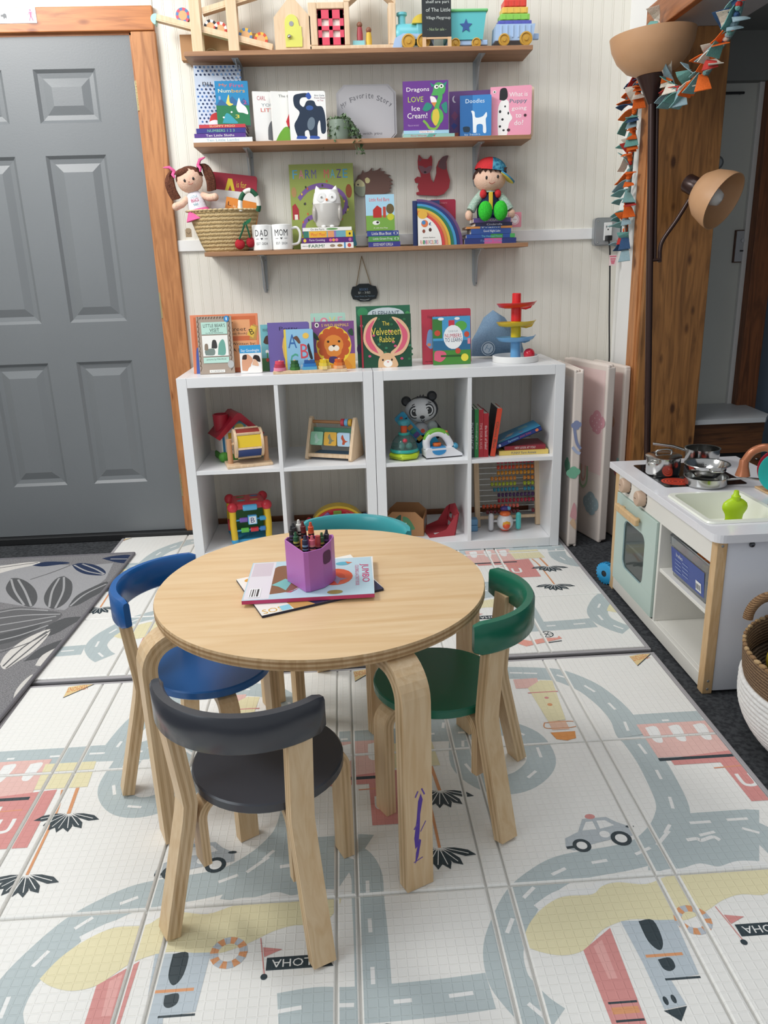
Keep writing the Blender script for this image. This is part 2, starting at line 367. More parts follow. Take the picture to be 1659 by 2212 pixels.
wall_shelf(1.632, -.65, .661, -.175, 'middle wooden wall shelf carrying the plaque and picture books', (-.455, .47))
wall_shelf(1.233, -.648, .659, -.175, 'lowest wooden wall shelf carrying the owl and mugs', (-.43, .47))

# ---------------- cube shelving units ----------------
def cube_unit(xc, label):
    t = thing('cube_shelf', label, 'shelf unit', (xc, -.215, .0016), group='white four cube shelving units')
    W = .3825; y0, y1 = -.195, .195
    for s_ in (-1, 1): MB().bb(min(s_ * W, s_ * (W - .039)), max(s_ * W, s_ * (W - .039)), y0, y1, 0, .765, LAM).obj('side', t, bevel=.0012)
    MB().bb(-W + .0395, W - .0395, y0, y1, .726, .765, LAM).obj('top', t, bevel=.0012)
    MB().bb(-W + .0395, W - .0395, y0, y1, 0, .039, LAM).obj('bottom', t, bevel=.0012)
    MB().bb(-.008, .008, y0 + .001, y1, .039, .726, LAM).obj('divider', t, bevel=.0008)
    for s_ in (-1, 1): MB().bb(min(s_ * .008, s_ * .343), max(s_ * .008, s_ * .343), y0 + .002, y1, .3745, .3905, LAM).obj('shelf', t, bevel=.0008)
cube_unit(-.3835, 'white cube shelf beside the grey door, holding the activity cube')
cube_unit(.3835, 'white cube shelf beside the folded mats, holding the panda toy and abacus')

# ---------------- foldable play mats ----------------
def clip(P, Q):          # convex quad Q (counter-clockwise)
    for i in range(len(Q)):
        a = Q[i]; b = Q[(i + 1) % len(Q)]; ex, ey = b[0] - a[0], b[1] - a[1]; out = []
        for j in range(len(P)):
            p, q = P[j], P[(j + 1) % len(P)]
            sp = ex * (p[1] - a[1]) - ey * (p[0] - a[0]); sq = ex * (q[1] - a[1]) - ey * (q[0] - a[0])
            if sp >= 0: out.append(p)
            if (sp > 0 and sq < 0) or (sp < 0 and sq > 0):
                t = sp / (sp - sq); out.append((p[0] + (q[0] - p[0]) * t, p[1] + (q[1] - p[1]) * t))
        P = out
        if len(P) < 3: return None
    return P
ROAD = 'BECACC'; PINK = 'EDC3BB'; RED = 'DF9894'; YEL = 'F0E7BE'; DK = '35434A'; ORA = 'E5A273'; WH = 'F6F6F4'; SKY = 'C3CED6'
def road(P, w=.07, dash=True):
    out = [('s', ROAD, P, w)]
    if dash:
        Q = [Vector(p) for p in smoothpath(P, 6)]; acc = 0; seg = []; on = True
        for a, b in zip(Q, Q[1:]):
            acc += (b - a).length
            if on: seg.append(tuple(a))
            if acc > .042:
                if on and len(seg) > 1: dashes.append(('s', WH, [seg[0], seg[-1]], .0075))
                on = not on; seg = []; acc = 0
    return out
dashes = []; T = []
T += road([(-.739, -1.716), (-.719, -1.621), (-.686, -1.549), (-.612, -1.472), (-.523, -1.451), (-.427, -1.466)])
T += road([(.373, -1.458), (.421, -1.466), (.466, -1.479), (.505, -1.515), (.538, -1.563), (.560, -1.624), (.572, -1.677), (.576, -1.735), (.569, -1.794), (.575, -1.824), (.580, -1.907), (.574, -2.004), (.566, -2.061), (.550, -2.100), (.514, -2.148), (.458, -2.192), (.402, -2.208), (.336, -2.217), (.280, -2.227), (.233, -2.251), (.180, -2.294), (.137, -2.362), (.117, -2.411), (.115, -2.462), (.128, -2.495), (.148, -2.527), (.170, -2.550)])
T += road([(-1.006, -1.740), (-.849, -1.740), (-.792, -1.738), (-.703, -1.741), (-.644, -1.741)])
T += road([(.575, -1.742), (.6, -1.741), (.66, -1.74), (.71, -1.74)], .07, False)
T += road([(.144, -1.777), (.135, -1.872), (.167, -1.936), (.213, -1.959), (.264, -1.945), (.310, -1.899), (.324, -1.846), (.311, -1.778), (.255, -1.730), (.189, -1.723), (.151, -1.757)])
T += [('p', ROAD, [(.557, -2.064), (.585, -2.093), (.717, -2.092), (.744, -2.097), (.663, -2.249), (.586, -2.252), (.488, -2.256), (.440, -2.246), (.469, -2.172)])]
T += road([(-.258, -2.161), (-.201, -2.151), (-.144, -2.153), (-.117, -2.203), (-.115, -2.274), (-.113, -2.365), (-.113, -2.467)], .062)
T += road([(-.270, -2.493), (-.210, -2.487), (-.157, -2.491), (-.081, -2.491), (.011, -2.488), (.081, -2.483)], .068)
T += dashes
T += [('s', WH, [(.550, -2.172), (.572, -2.170), (.579, -2.176), (.607, -2.168), (.617, -2.179)], .009), ('s', WH, [(.484, -2.181), (.525, -2.142)], .008), ('s', WH, [(.578, -2.123), (.624, -2.123)], .008), ('s', WH, [(.660, -2.121), (.706, -2.121)], .008)]
# shore
SH = [(.154, -2.398), (.175, -2.357), (.210, -2.321), (.254, -2.298), (.311, -2.297), (.336, -2.279), (.370, -2.272), (.422, -2.281), (.469, -2.265), (.506, -2.265), (.543, -2.256), (.575, -2.266), (.622, -2.255), (.674, -2.263), (.640, -2.323), (.589, -2.321), (.548, -2.332), (.506, -2.354), (.451, -2.372), (.394, -2.363), (.352, -2.362), (.303, -2.380), (.259, -2.418), (.218, -2.426), (.180, -2.415)]
T += [('s', WH, [(.199, -2.320), (.252, -2.289), (.313, -2.288), (.339, -2.269), (.374, -2.262), (.425, -2.272), (.473, -2.256), (.510, -2.255), (.547, -2.246), (.580, -2.257), (.627, -2.246), (.679, -2.253)], .016), ('b', YEL, SH)]
T += [('p', RED, [(.257, -2.419), (.319, -2.376), (.313, -2.64), (.262, -2.64)]), ('p', 'EDB0AB', [(.277, -2.412), (.296, -2.4), (.297, -2.478), (.282, -2.478)]), ('r', DK, .266, -2.524, .314, -2.520), ('r', ORA, .268, -2.542, .312, -2.53), ('r', DK, .268, -2.556, .314, -2.552)]
T += [('p', SKY, [(.343, -2.363), (.442, -2.368), (.435, -2.482), (.384, -2.488), (.39, -2.535), (.352, -2.54), (.35, -2.45)]), ('b', DK, [(.375, -2.366), (.402, -2.366), (.402, -2.41), (.389, -2.43), (.376, -2.41)]), ('r', ORA, .36, -2.443, .425, -2.437), ('b', DK, [(.378, -2.448), (.4, -2.446), (.402, -2.464), (.39, -2.472), (.38, -2.466)]),
      ('r', DK, .375, -2.489, .435, -2.485), ('e', DK, .36, -2.525, .004, .008), ('e', DK, .374, -2.523, .004, .008), ('p', DK, [(.35, -2.542), (.39, -2.537), (.37, -2.562)])]
for k in range(16): T.append(('p', ('C3CAD2', ORA)[k % 2], circ(.474, -2.371, .0335, n=1, a0=k * pi / 8, a1=(k + 1) * pi / 8) + circ(.474, -2.371, .019, n=1, a0=(k + 1) * pi / 8, a1=k * pi / 8)))
T += [('s', RED, [(.528, -2.345), (.541, -2.42)], .002), ('p', RED, [(.534, -2.365), (.569, -2.372), (.538, -2.386)]), ('p', DK, [(.543, -2.388), (.66, -2.388), (.652, -2.4), (.66, -2.414), (.543, -2.414)]), ('t', WH, 'ALOHA', .595, -2.401, .085, .016, pi), ('e', DK, .541, -2.426, .006, .006)]
# police car
T += [('p', 'BFC7CC', [(.302, -2.145), (.297, -2.169), (.311, -2.181), (.345, -2.168), (.40, -2.155), (.455, -2.148), (.452, -2.124), (.425, -2.106), (.408, -2.088), (.355, -2.09), (.335, -2.128)]), ('p', WH, [(.345, -2.125), (.36, -2.1), (.375, -2.099), (.376, -2.124)]), ('p', WH, [(.384, -2.123), (.384, -2.098), (.402, -2.098), (.417, -2.115)]),
      ('e', WH, .388, -2.14, .011, .01), ('e', RED, .374, -2.084, .011, .008), ('o', DK, .331, -2.168, .015, .015, .008), ('o', DK, .418, -2.155, .017, .017, .009), ('e', DK, .448, -2.122, .009, .004), ('s', DK, [(.298, -2.172), (.318, -2.17)], .007)]
T += [('e', WH, .331, -2.168, .011, .011), ('e', WH, .418, -2.155, .0125, .0125)]
# buildings
T += [('r', PINK, .601, -1.895, .79, -1.752), ('p', RED, [(.627, -1.9), (.845, -1.876), (.848, -2.068), (.742, -2.068), (.74, -1.926), (.628, -1.926)]), ('r', DK, .6, -1.908, .791, -1.897), ('p', YEL, [(.781, -1.772), (.905, -1.772), (.914, -1.872), (.79, -1.872)])]
for x in (.63, .69, .755): T.append(('b', WH, [(x - .012, -1.768), (x + .018, -1.766), (x + .012, -1.82), (x + .004, -1.836), (x - .012, -1.825)]))
T += [('s', WH, [(.755, -1.972), (.755, -2.005), (.763, -2.014), (.777, -2.014), (.785, -2.005), (.785, -1.972)], .009), ('s', 'E7A07F', [(.715, -1.946), (.79, -1.943)], .004)]
def palm(x, y):
    out = []
    for a, l in ((-165, .075), (-140, .06), (-118, .062), (-98, .064), (-76, .066), (-52, .07), (-22, .08)):
        a = math.radians(a); c, s_ = math.cos(a), math.sin(a); w = .0095
        P = [(x + c * l * t - s_ * w * b, y + s_ * l * t + c * w * b) for t, b in ((.12, 0), (.4, .8), (.75, 1), (1, .1), (.75, -1), (.4, -.8))]
        out += [('p', DK, P), ('s', WH, [(x + c * l * .15, y + s_ * l * .15), (x + c * l * .8, y + s_ * l * .8)], .0018)]
    return out
T += [('s', ORA, [(.858, -1.878), (.868, -1.93), (.873, -1.99), (.878, -2.148)], .006), ('s', ORA, [(.892, -1.874), (.901, -1.966)], .008)] + palm(.902, -1.963) + palm(.876, -2.145)
# yellow lighthouse, pennant and moped
T += [('p', PINK, [(.335, -1.492), (.405, -1.491), (.402, -1.545), (.332, -1.543)]), ('p', YEL, [(.366, -1.544), (.41, -1.505), (.445, -1.51), (.427, -1.711), (.38, -1.717)]), ('r', RED, .36, -1.572, .45, -1.567), ('e', RED, .405, -1.6, .006, .006), ('e', ORA, .405, -1.635, .007, .007), ('r', 'F2C7AE', .38, -1.755, .425, -1.715),
      ('s', ORA, [(.368, -1.72), (.368, -1.745), (.442, -1.745), (.442, -1.72), (.368, -1.72)], .003), ('p', 'EFA25C', [(.372, -1.765), (.436, -1.765), (.43, -1.795), (.405, -1.803), (.38, -1.795)])]
T += [('p', 'F0D49C', [(.713, -1.394), (.795, -1.373), (.717, -1.452)]), ('t', 'DE7F45', 'VERMONT', .742, -1.405, .058, .026, pi + .24), ('s', DK, [(.717, -1.453), (.795, -1.374)], .003), ('s', ROAD, [(.62, -1.372), (.68, -1.378), (.72, -1.372)], .012)]
for x, y in ((.61, -2.56), (.745, -2.55)):
    T += [('o', DK, x, y, .02, .02, .003)] + [('s', DK, [(x, y), (x + .02 * math.cos(a), y + .02 * math.sin(a))], .002) for a in (0, 1.05, 2.1, 3.14, 4.2, 5.2)]
T += [('p', 'F0A99A', [(.60, -2.585), (.66, -2.578), (.68, -2.59), (.73, -2.575), (.772, -2.578), (.78, -2.565), (.785, -2.585), (.74, -2.6), (.66, -2.625), (.64, -2.605)]), ('s', DK, [(.725, -2.61), (.78, -2.6)], .005)]

TS = list(); _L[0] = 0
for c_, vs, fs in shapes(T): TS.append((_L[0], c_, vs, fs))
BASE = mat('F4F3EF', .42, 'emboss', c2='EFEEEA'); EDGE = mat('A9A6A9', .6); PRN = {}
def play_mat(label, xs, ys, off, loc):
    t = thing('play_mat', label, 'play mat', loc, group='foldable play mats')
    g = .0022
    for i in range(len(xs) - 1):
        for j in range(len(ys) - 1):
            x0, x1, y1, y0 = xs[i] + g, xs[i + 1] - g, ys[j] - g, ys[j + 1] + g
            m = MB(); c = .003; lip = .0016
            q = [(x0, y0), (x1, y0), (x1, y1), (x0, y1)]
            r = [(x0 + c, y0 + c), (x1 - c, y0 + c), (x1 - c, y1 - c), (x0 + c, y1 - c)]
            m.add([(a, b, -.0069) for a, b in q] + [(a, b, -c) for a, b in q] + [(a, b, -c * .3) for a, b in rr_(q, r, .45)] + [(a, b, 0) for a, b in r],
                  [(0, 1, 5, 4), (1, 2, 6, 5), (2, 3, 7, 6), (3, 0, 4, 7), (4, 5, 9, 8), (5, 6, 10, 9), (6, 7, 11, 10), (7, 4, 8, 11), (8, 9, 13, 12), (9, 10, 14, 13), (10, 11, 15, 14), (11, 8, 12, 15), (12, 13, 14, 15), (3, 2, 1, 0)], BASE)
            p = m.obj('panel', t)
            a = MB(); Q = r
            for k in range(-3, 4):
                dx = k * .84 + off[0]; dy = off[1]
                for ly, c_, vs, fs in TS:
                    if max(v[0] for v in vs) + dx < r[0][0] or min(v[0] for v in vs) + dx > r[1][0] or max(v[1] for v in vs) + dy < r[0][1] or min(v[1] for v in vs) + dy > r[2][1]: continue
                    for f in fs:
                        P = clip([(vs[w][0] + dx, vs[w][1] + dy) for w in f], Q)
                        if P: a.add([(x, y, 1e-4 + ly * 5e-6) for x, y in P], [tuple(range(len(P)))], mat(c_, .45, 'emboss'))
            if a.f: a.obj('print', p)
    X0, X1, Y0, Y1 = xs[0], xs[-1], ys[-1], ys[0]; w = .013
    MB().bb(X0, X1, Y0, Y1, -.0148, -.007, mat('D9D8D4', .6)).obj('backing', t)
    e = MB()
    for a in ((X0 - w, X1 + w, Y1, Y1 + w), (X0 - w, X1 + w, Y0 - w, Y0), (X0 - w, X0, Y0, Y1), (X1, X1 + w, Y0, Y1)): e.bb(*a, -.0145, -.003, EDGE)
    e.obj('binding', t, bevel=.003)
    return t
def rr_(q, r, t): return [(a[0] * (1 - t) + b[0] * t, a[1] * (1 - t) + b[1] * t) for a, b in zip(q, r)]
XF = [-1.085, -.87, -.815, -.535, -.485, -.175, -.135, .115, .16, .45, .49, .788]
play_mat('white foam play mat printed with roads in front, under the table and chairs', XF, [-1.38, -1.81, -2.26, -2.71, -3.15], (0, 0), (0, 0, 0))
play_mat('white foam play mat printed with roads, running under the cube shelves', [-1.16] + XF[1:], [-.03, -.47, -.92, -1.335], (-.24, 1.33), (0, 0, 0))

# ---------------- rug by the door ----------------
RG = mat('8F8E90', .95, 'carpet', c2='6F6E71', scale=260)
t = thing('area_rug', 'grey rug with dark, white and navy leaf pattern by the door', 'rug', (-1.65, -1.2, .0012))
rl = lambda P: [(x + 1.65, y + 1.2) for x, y in P]
MB().prism(rl([(-2.5, -.27), (-1.056, -.27), (-1.075, -1.0), (-1.11, -1.9), (-2.5, -1.9)]), .0005, .008, RG).obj('pile', t)
e = MB()
for a, b in (((-1.056, -.27), (-1.075, -1.0)), ((-1.075, -1.0), (-1.11, -1.9)), ((-2.5, -.27), (-1.056, -.27))): e.tube([(a[0] + 1.65, a[1] + 1.2, .006), (b[0] + 1.65, b[1] + 1.2, .006)], .006, mat('77757A', .9, 'fabric'), 8)
e.obj('binding', t)
LD, LM, LW, LN, LG = '5C5D5F', '6B6B6D', 'D9D5D0', '2E3A56', 'A3A3A6'
leafs = [('p', LG, [(-1.595, -.345), (-1.430, -.344), (-1.244, -.403), (-1.113, -.386), (-1.095, -.564), (-1.139, -.782), (-1.160, -.850), (-1.298, -.807), (-1.431, -.746)]),
 ('b', LW, [(-1.662, -.381), (-1.590, -.357), (-1.498, -.329), (-1.434, -.331), (-1.447, -.365), (-1.511, -.402), (-1.589, -.457)]),
 ('b', LN, [(-1.453, -.369), (-1.413, -.332), (-1.330, -.343), (-1.302, -.363), (-1.351, -.377), (-1.406, -.387)]),
 ('b', LN, [(-1.283, -.387), (-1.255, -.367), (-1.194, -.393), (-1.141, -.445), (-1.112, -.499), (-1.127, -.523), (-1.194, -.499), (-1.246, -.448)]),
 ('b', LN, [(-1.178, -.324), (-1.129, -.297), (-1.060, -.301), (-1.045, -.390), (-1.097, -.383)]),
 ('b', LD, [(-1.486, -.505), (-1.465, -.608), (-1.408, -.702), (-1.337, -.780), (-1.292, -.803), (-1.298, -.735), (-1.338, -.644), (-1.397, -.561), (-1.453, -.510)]),
 ('b', LD, [(-1.274, -.509), (-1.222, -.579), (-1.185, -.693), (-1.178, -.786), (-1.201, -.834), (-1.244, -.796), (-1.282, -.709), (-1.298, -.600), (-1.296, -.528)]),
 ('b', LD, [(-1.156, -.820), (-1.158, -.724), (-1.128, -.651), (-1.081, -.592), (-1.065, -.669), (-1.098, -.751), (-1.127, -.810)]),
 ('b', LM, [(-1.400, -.820), (-1.335, -.802), (-1.231, -.841), (-1.156, -.884), (-1.171, -.980), (-1.205, -1.052), (-1.238, -1.121), (-1.269, -1.138), (-1.329, -1.110), (-1.433, -.867)]),
 ('b', LD, [(-1.178, -.979), (-1.137, -.920), (-1.071, -.920), (-1.096, -.981), (-1.124, -1.039), (-1.157, -1.058)]),
 ('b', LW, [(-1.226, -1.243), (-1.235, -1.177), (-1.222, -1.094), (-1.194, -1.039), (-1.156, -1.005), (-1.145, -1.074), (-1.153, -1.165), (-1.176, -1.230), (-1.197, -1.278)]),
 ('b', LD, [(-1.157, -1.232), (-1.138, -1.146), (-1.080, -1.089), (-1.085, -1.153), (-1.115, -1.210)]),
 ('b', LW, [(-1.111, -1.263), (-1.113, -1.197), (-1.081, -1.146), (-1.077, -1.201), (-1.086, -1.265)]),
 ('b', LW, [(-1.093, -1.479), (-1.110, -1.420), (-1.110, -1.360), (-1.097, -1.320), (-1.083, -1.377), (-1.084, -1.436)]),
 ('b', LD, [(-1.362, -1.034), (-1.316, -1.024), (-1.262, -.993), (-1.205, -.944), (-1.211, -1.037), (-1.256, -1.090), (-1.315, -1.105)])]
for P in ([(-1.482, -.514), (-1.416, -.644), (-1.327, -.785)], [(-1.451, -.523), (-1.376, -.649), (-1.297, -.798)], [(-1.287, -.529), (-1.268, -.663), (-1.226, -.816)], [(-1.272, -.520), (-1.225, -.668), (-1.200, -.828)], [(-1.274, -.388), (-1.200, -.465), (-1.117, -.514)], [(-1.243, -.380), (-1.169, -.447), (-1.115, -.509)],
          [(-1.150, -.816), (-1.129, -.709), (-1.076, -.618)], [(-1.371, -.892), (-1.289, -.877), (-1.163, -.883)], [(-1.346, -.951), (-1.269, -.928), (-1.172, -.899)], [(-1.323, -1.008), (-1.250, -.978), (-1.175, -.932)], [(-1.297, -1.071), (-1.243, -1.040), (-1.174, -.972)], [(-1.392, -.839), (-1.328, -.821), (-1.218, -.847)], [(-1.139, -.336), (-1.056, -.347)]):
    leafs.append(('s', 'A8A8AA', P, .008))
for P in ([(-1.211, -1.258), (-1.198, -1.140), (-1.161, -1.020)], [(-1.196, -1.272), (-1.174, -1.170), (-1.152, -1.044)], [(-1.581, -.381), (-1.508, -.356), (-1.441, -.336)], [(-1.401, -.530), (-1.344, -.468), (-1.289, -.391)], [(-1.260, -1.160), (-1.188, -1.098), (-1.149, -1.006)]):
    leafs.append(('s', '6A6A6C', P, .006))
for dx_, dy_ in ((-.7, -.12), (-.35, -.95)):
    for it in leafs[:33][1:28]:
        leafs.append((it[0], it[1], [(x + dx_, y + dy_) for x, y in it[2]]) + tuple(it[3:]))
rm = MB(); _L[0] = 0
for c_, vs, fs in shapes(leafs):
    for f in fs:
        P = clip([vs[w] for w in f], [(-2.49, -1.89), (-1.117, -1.89), (-1.083, -1.0), (-1.064, -.28), (-2.49, -.28)])
        if P: rm.add([(x + 1.65, y + 1.2, .0083 + _L[0] * 1e-5) for x, y in P], [tuple(range(len(P)))], mat(c_, .95, 'carpet', scale=300))
rm.obj('leaf_pattern', t)

# ---------------- table ----------------
def arcpath(r0, z0, r1, z1, rad, n=6):   # vertical from (r1,z0) up, bend inward to (r0,z1)
    P = [(r1, z0), (r1, z1 - rad)]
    P += [(r1 - rad + rad * math.cos(a), z1 - rad + rad * math.sin(a)) for a in [pi / 2 * i / n for i in range(1, n + 1)]]
    return P + [(r0, z1)]
PLY = (BIRCH, BIRCHD, BIRCHE, BIRCHD, BIRCHE, BIRCH)
def ply_leg(parent, path, th, w, T, name='leg'):
    m = MB(); n = 5
    for i in range(n): m.bent(path, -th * i / n, -th * (i + 1) / n, w, (BIRCH, BIRCHE, BIRCH, BIRCHE, BIRCH)[i], T)
    return m.obj(name, parent)
tb = thing('round_table', 'low round birch plywood table with bent legs', 'table', (-.185, -1.889, .0012))
m = MB(); R = .355; z = .477
TOPW = mat('E4C69C', .34, 'wood', c2='D8B485', axis=0, scale=.5)
m.lathe([(0, z), (R - .002, z)], BIRCH, 96)
for i in range(5):
    m.lathe([(R - (.002 if i == 0 else 0), z + .0045 * i), (R - (.0015 if i == 4 else 0), z + .0045 * (i + 1))], (BIRCHE, BIRCHD)[i % 2], 96)
m.lathe([(R - .0015, z + .0225), (R - .004, .5), (0, .5)], TOPW, 96)
m.obj('tabletop', tb, smooth=30)
for k in range(4):
    a = math.radians(-64.5 + 90 * k)
    lg = ply_leg(tb, arcpath(.2, 0, .402, .476, .075, 8), .03, .058, RZ(a))
    if k == 0:
        pz = RZ(a); f = lambda x, y, k_: pz @ Vector((.402 + k_, x, y))
        art('crayon_marks', lg, [('p', '5A3FA0', [(.002, .17), (.008, .2), (.004, .215), (-.002, .2), (-.006, .16), (-.012, .12), (-.01, .095), (-.004, .1), (.0, .13)]), ('p', '5A3FA0', [(-.004, .075), (.003, .11), (-.001, .115), (-.009, .085), (-.011, .06)]), ('s', '6B50A8', [(-.014, .065), (.006, .07)], .002), ('s', '6B50A8', [(.002, .13), (.014, .15)], .002), ('s', '6B50A8', [(-.008, .21), (-.002, .222)], .003), ('s', '6B50A8', [(.006, .225), (.012, .21)], .003), ('s', '6B50A8', [(-.012, .14), (-.004, .15)], .003)], f, .8)
# ---------------- chairs ----------------
def chair(label, x, y, deg, col, coldark=None):
    t = thing('kids_chair', label, 'chair', (x, y, .0012), math.radians(deg), group='small bentwood chairs around the round table')
    pm = mat(col, .26, 'plain'); R = .141
    MB().lathe([(0, .262), (R - .003, .262), (R, .265), (R, .279), (R - .003, .282), (0, .282)], pm, 48).obj('seat', t, smooth=35)
    m = MB(); n = 24; r0, r1, z0, z1 = .151, .175, .424, .492; A = math.radians(66)
    prof = [(r0, z0 + .004), (r0 + .004, z0), (r1 - .004, z0), (r1, z0 + .004), (r1, z1 - .008), (r1 - .004, z1 - .001), (r0 + .007, z1), (r0 + .001, z1 - .008)]
    vs = []; fs = []; K = len(prof)
    for i in range(n + 1):
        u = -1 + 2 * i / n; a = -pi / 2 + u * A; e = max(0, (abs(u) - .9) / .1); zc = (z0 + z1) / 2
        for r, z in prof:
            rc = (r0 + r1) / 2; s_ = 1 - .35 * e * e
            vs.append(((rc + (r - rc) * s_) * math.cos(a), -.033 + (rc + (r - rc) * s_) * math.sin(a), zc + (z - zc) * (1 - .18 * e * e)))
    for i in range(n):
        for j in range(K): fs.append((i * K + j, i * K + (j + 1) % K, (i + 1) * K + (j + 1) % K, (i + 1) * K + j))
    fs += [tuple(range(K)), tuple(range(n * K, n * K + K))[::-1]]
    m.add(vs, fs, pm); m.obj('backrest', t, smooth=50)
    for s_ in (-1, 1):
        T = RZ(-pi / 2 + s_ * math.radians(41))
        P = [(.237, .0055), (.181, .235), (.176, .262), (.178, .29), (.193, .44)]
        ply_leg(t, P, .026, .042, T, 'rear_leg')
        ply_leg(t, arcpath(.06, .12, .152, .261, .045), .016, .036, T, 'bracket')
        T = RZ(pi / 2 + s_ * math.radians(48)); ply_leg(t, arcpath(.05, 0, .158, .261, .045), .024, .042, T, 'front_leg')
    return t
chair('small bentwood chair with charcoal grey seat and backrest', -.29, -2.2, -17, '3B3D44')
chair('small bentwood chair with dark green seat and backrest', .06, -1.945, 73, '15674F')
chair('small bentwood chair with bright blue seat and backrest', -.457, -1.815, -109, '1F5FA3')
chair('small bentwood chair with a teal backrest, mostly hidden behind the table', -.138, -1.58, 160, '3F9FA6')

# ---------------- on the table ----------------
cb = thing('coloring_book', 'dark edged activity book under the jumbo coloring book', 'book', (-.21, -1.89, .5016), group='coloring books on the table')
q = [(-.297, -2.063), (-.372, -1.866), (-.119, -1.745), (-.052, -1.957)]; q = [(a + .21, b + 1.89) for a, b in q]
MB().prism(q, 0, .005, mat('EDEAE2', .5), m2=mat('1E2540', .5)).obj('pages', cb)
O = Vector((*q[0], .005)); U = Vector((*q[3], .005)) - O; V = Vector((*q[1], .005)) - O
art('cover_print', cb, [('r', 'F1EEE6', 0, 0, 1, 1), ('r', '282C4E', .3, 0, 1, .5), ('p', 'C89A58', [(.25, 0), (.42, 0), (.3, .3), (.22, .3)]), ('t', 'D9A62E', 'SOS', .1, .07, .16, .1, 0), ('r', '8FCFE0', .16, .01, .24, .12), ('e', 'E0A53A', .1, .9, .05, .05), ('r', '6E94C8', .8, .8, .95, .95)], lambda x, y, k: O + U * x + V * y + Vector((0, 0, k)))
cb = thing('coloring_book', 'pale blue jumbo coloring book with pink spine on top of the pile', 'book', (-.2065, -1.8985, .5115), group='coloring books on the table')
cb.location.z = .5076
q = [(-.1365, -.1085), (-.1355, .1035), (.1385, .1105), (.1335, -.1045)]
MB().prism(q, 0, .008, mat('EFEDEA', .5), m2=mat('C23A6E', .5)).obj('pages', cb)
O2 = Vector((*q[0], .008)); U2 = Vector((*q[3], .008)) - O2; V2 = Vector((*q[1], .008)) - O2
art('cover_print', cb, [('r', 'BFD9E4', 0, 0, 1, 1), ('b', '8A5F45', [(.2, .12), (.38, .2), (.46, .5), (.4, .8), (.22, .85), (.14, .5)]), ('r', 'E7E2E8', .01, .02, .2, .99), ('r', 'D8CBD4', .02, .6, .18, .97), ('p', '7FC4C0', [(.2, .35), (.3, .5), (.36, .42), (.32, .2), (.26, .3)]), ('p', 'C64A5A', [(.32, .15), (.4, .2), (.44, .3), (.36, .14)]), ('e', 'D65A3A', .7, .48, .14, .22), ('e', 'C7462C', .68, .46, .1, .15), ('p', '8C7A9A', [(.7, .52), (.74, .44), (.8, .42), (.74, .38), (.72, .28), (.69, .38), (.62, .4), (.68, .44)]),
    ('e', 'A08B4A', .7, .09, .06, .05), ('e', '5FB0C8', .76, .84, .06, .05), ('p', 'D9774F', [(.78, .9), (.84, .86), (.8, .82)]), ('t', 'D63A74', 'JUMBO', .935, .55, .5, .075, -pi / 2 + .0), ('t', 'DE7A9E', 'COLORING & ACTIVITY BOOK', .875, .5, .55, .03, -pi / 2), ('s', '3E8A5A', [(.3, .92), (.36, .97), (.42, .95)], .02), ('p', 'D9463A', [(.38, .88), (.46, .96), (.5, .9), (.44, .84)]), ('r', 'F2F2F2', .04, .06, .13, .28), ('r', '3A3A3E', .05, .08, .055, .26), ('r', '3A3A3E', .065, .08, .075, .26), ('r', '3A3A3E', .085, .08, .09, .26), ('r', '3A3A3E', .1, .08, .115, .26)], lambda x, y, k: O2 + U2 * x + V2 * y + Vector((0, 0, k)), .25)
# purple caddy
cu = thing('crayon_cup', 'purple wedge shaped plastic cup holding crayons', 'cup', (-.206, -1.928, .5165))
PV = mat('B56BB8', .35)
out = [(-.008, -.053), (-.05, .014), (-.046, .03), (0, .052), (.03, .05), (.052, .034), (.054, .02), (.048, -.006), (.03, -.034), (.002, -.052)]
inn = [(x * .94, y * .94) for x, y in out]; n = len(out); H = .088
zt = lambda x, y: H + .012 * (abs(x) > .02)
m = MB()
vs = [(x, y, 0) for x, y in out] + [(x, y, H + (.006 if abs(x) > .03 else 0)) for x, y in out] + [(x, y, H + (.006 if abs(x) > .03 else 0)) for x, y in inn] + [(x, y, .003) for x, y in inn]
fs = [tuple(range(n))[::-1]]
for a in range(3): fs += [(a * n + i, a * n + (i + 1) % n, (a + 1) * n + (i + 1) % n, (a + 1) * n + i) for i in range(n)]
fs += [tuple(range(3 * n, 4 * n))]
m.add(vs, fs, PV); m.obj('cup_body', cu, bevel=.001)
hs = MB(); a0 = Vector((.03, -.034, 0)); a1 = Vector((.048, -.006, 0)); dv = (a1 - a0).normalized(); nv = Vector((dv.y, -dv.x, 0))
Q = rrect(-.011, .017, .05, .078, .008); hs.add([a0 + dv * (.012 + x) + nv * .0006 + Vector((0, 0, z)) for x, z in Q], [tuple(range(len(Q)))], mat('5A2A55', .6)); hs.obj('handle_slot', cu)
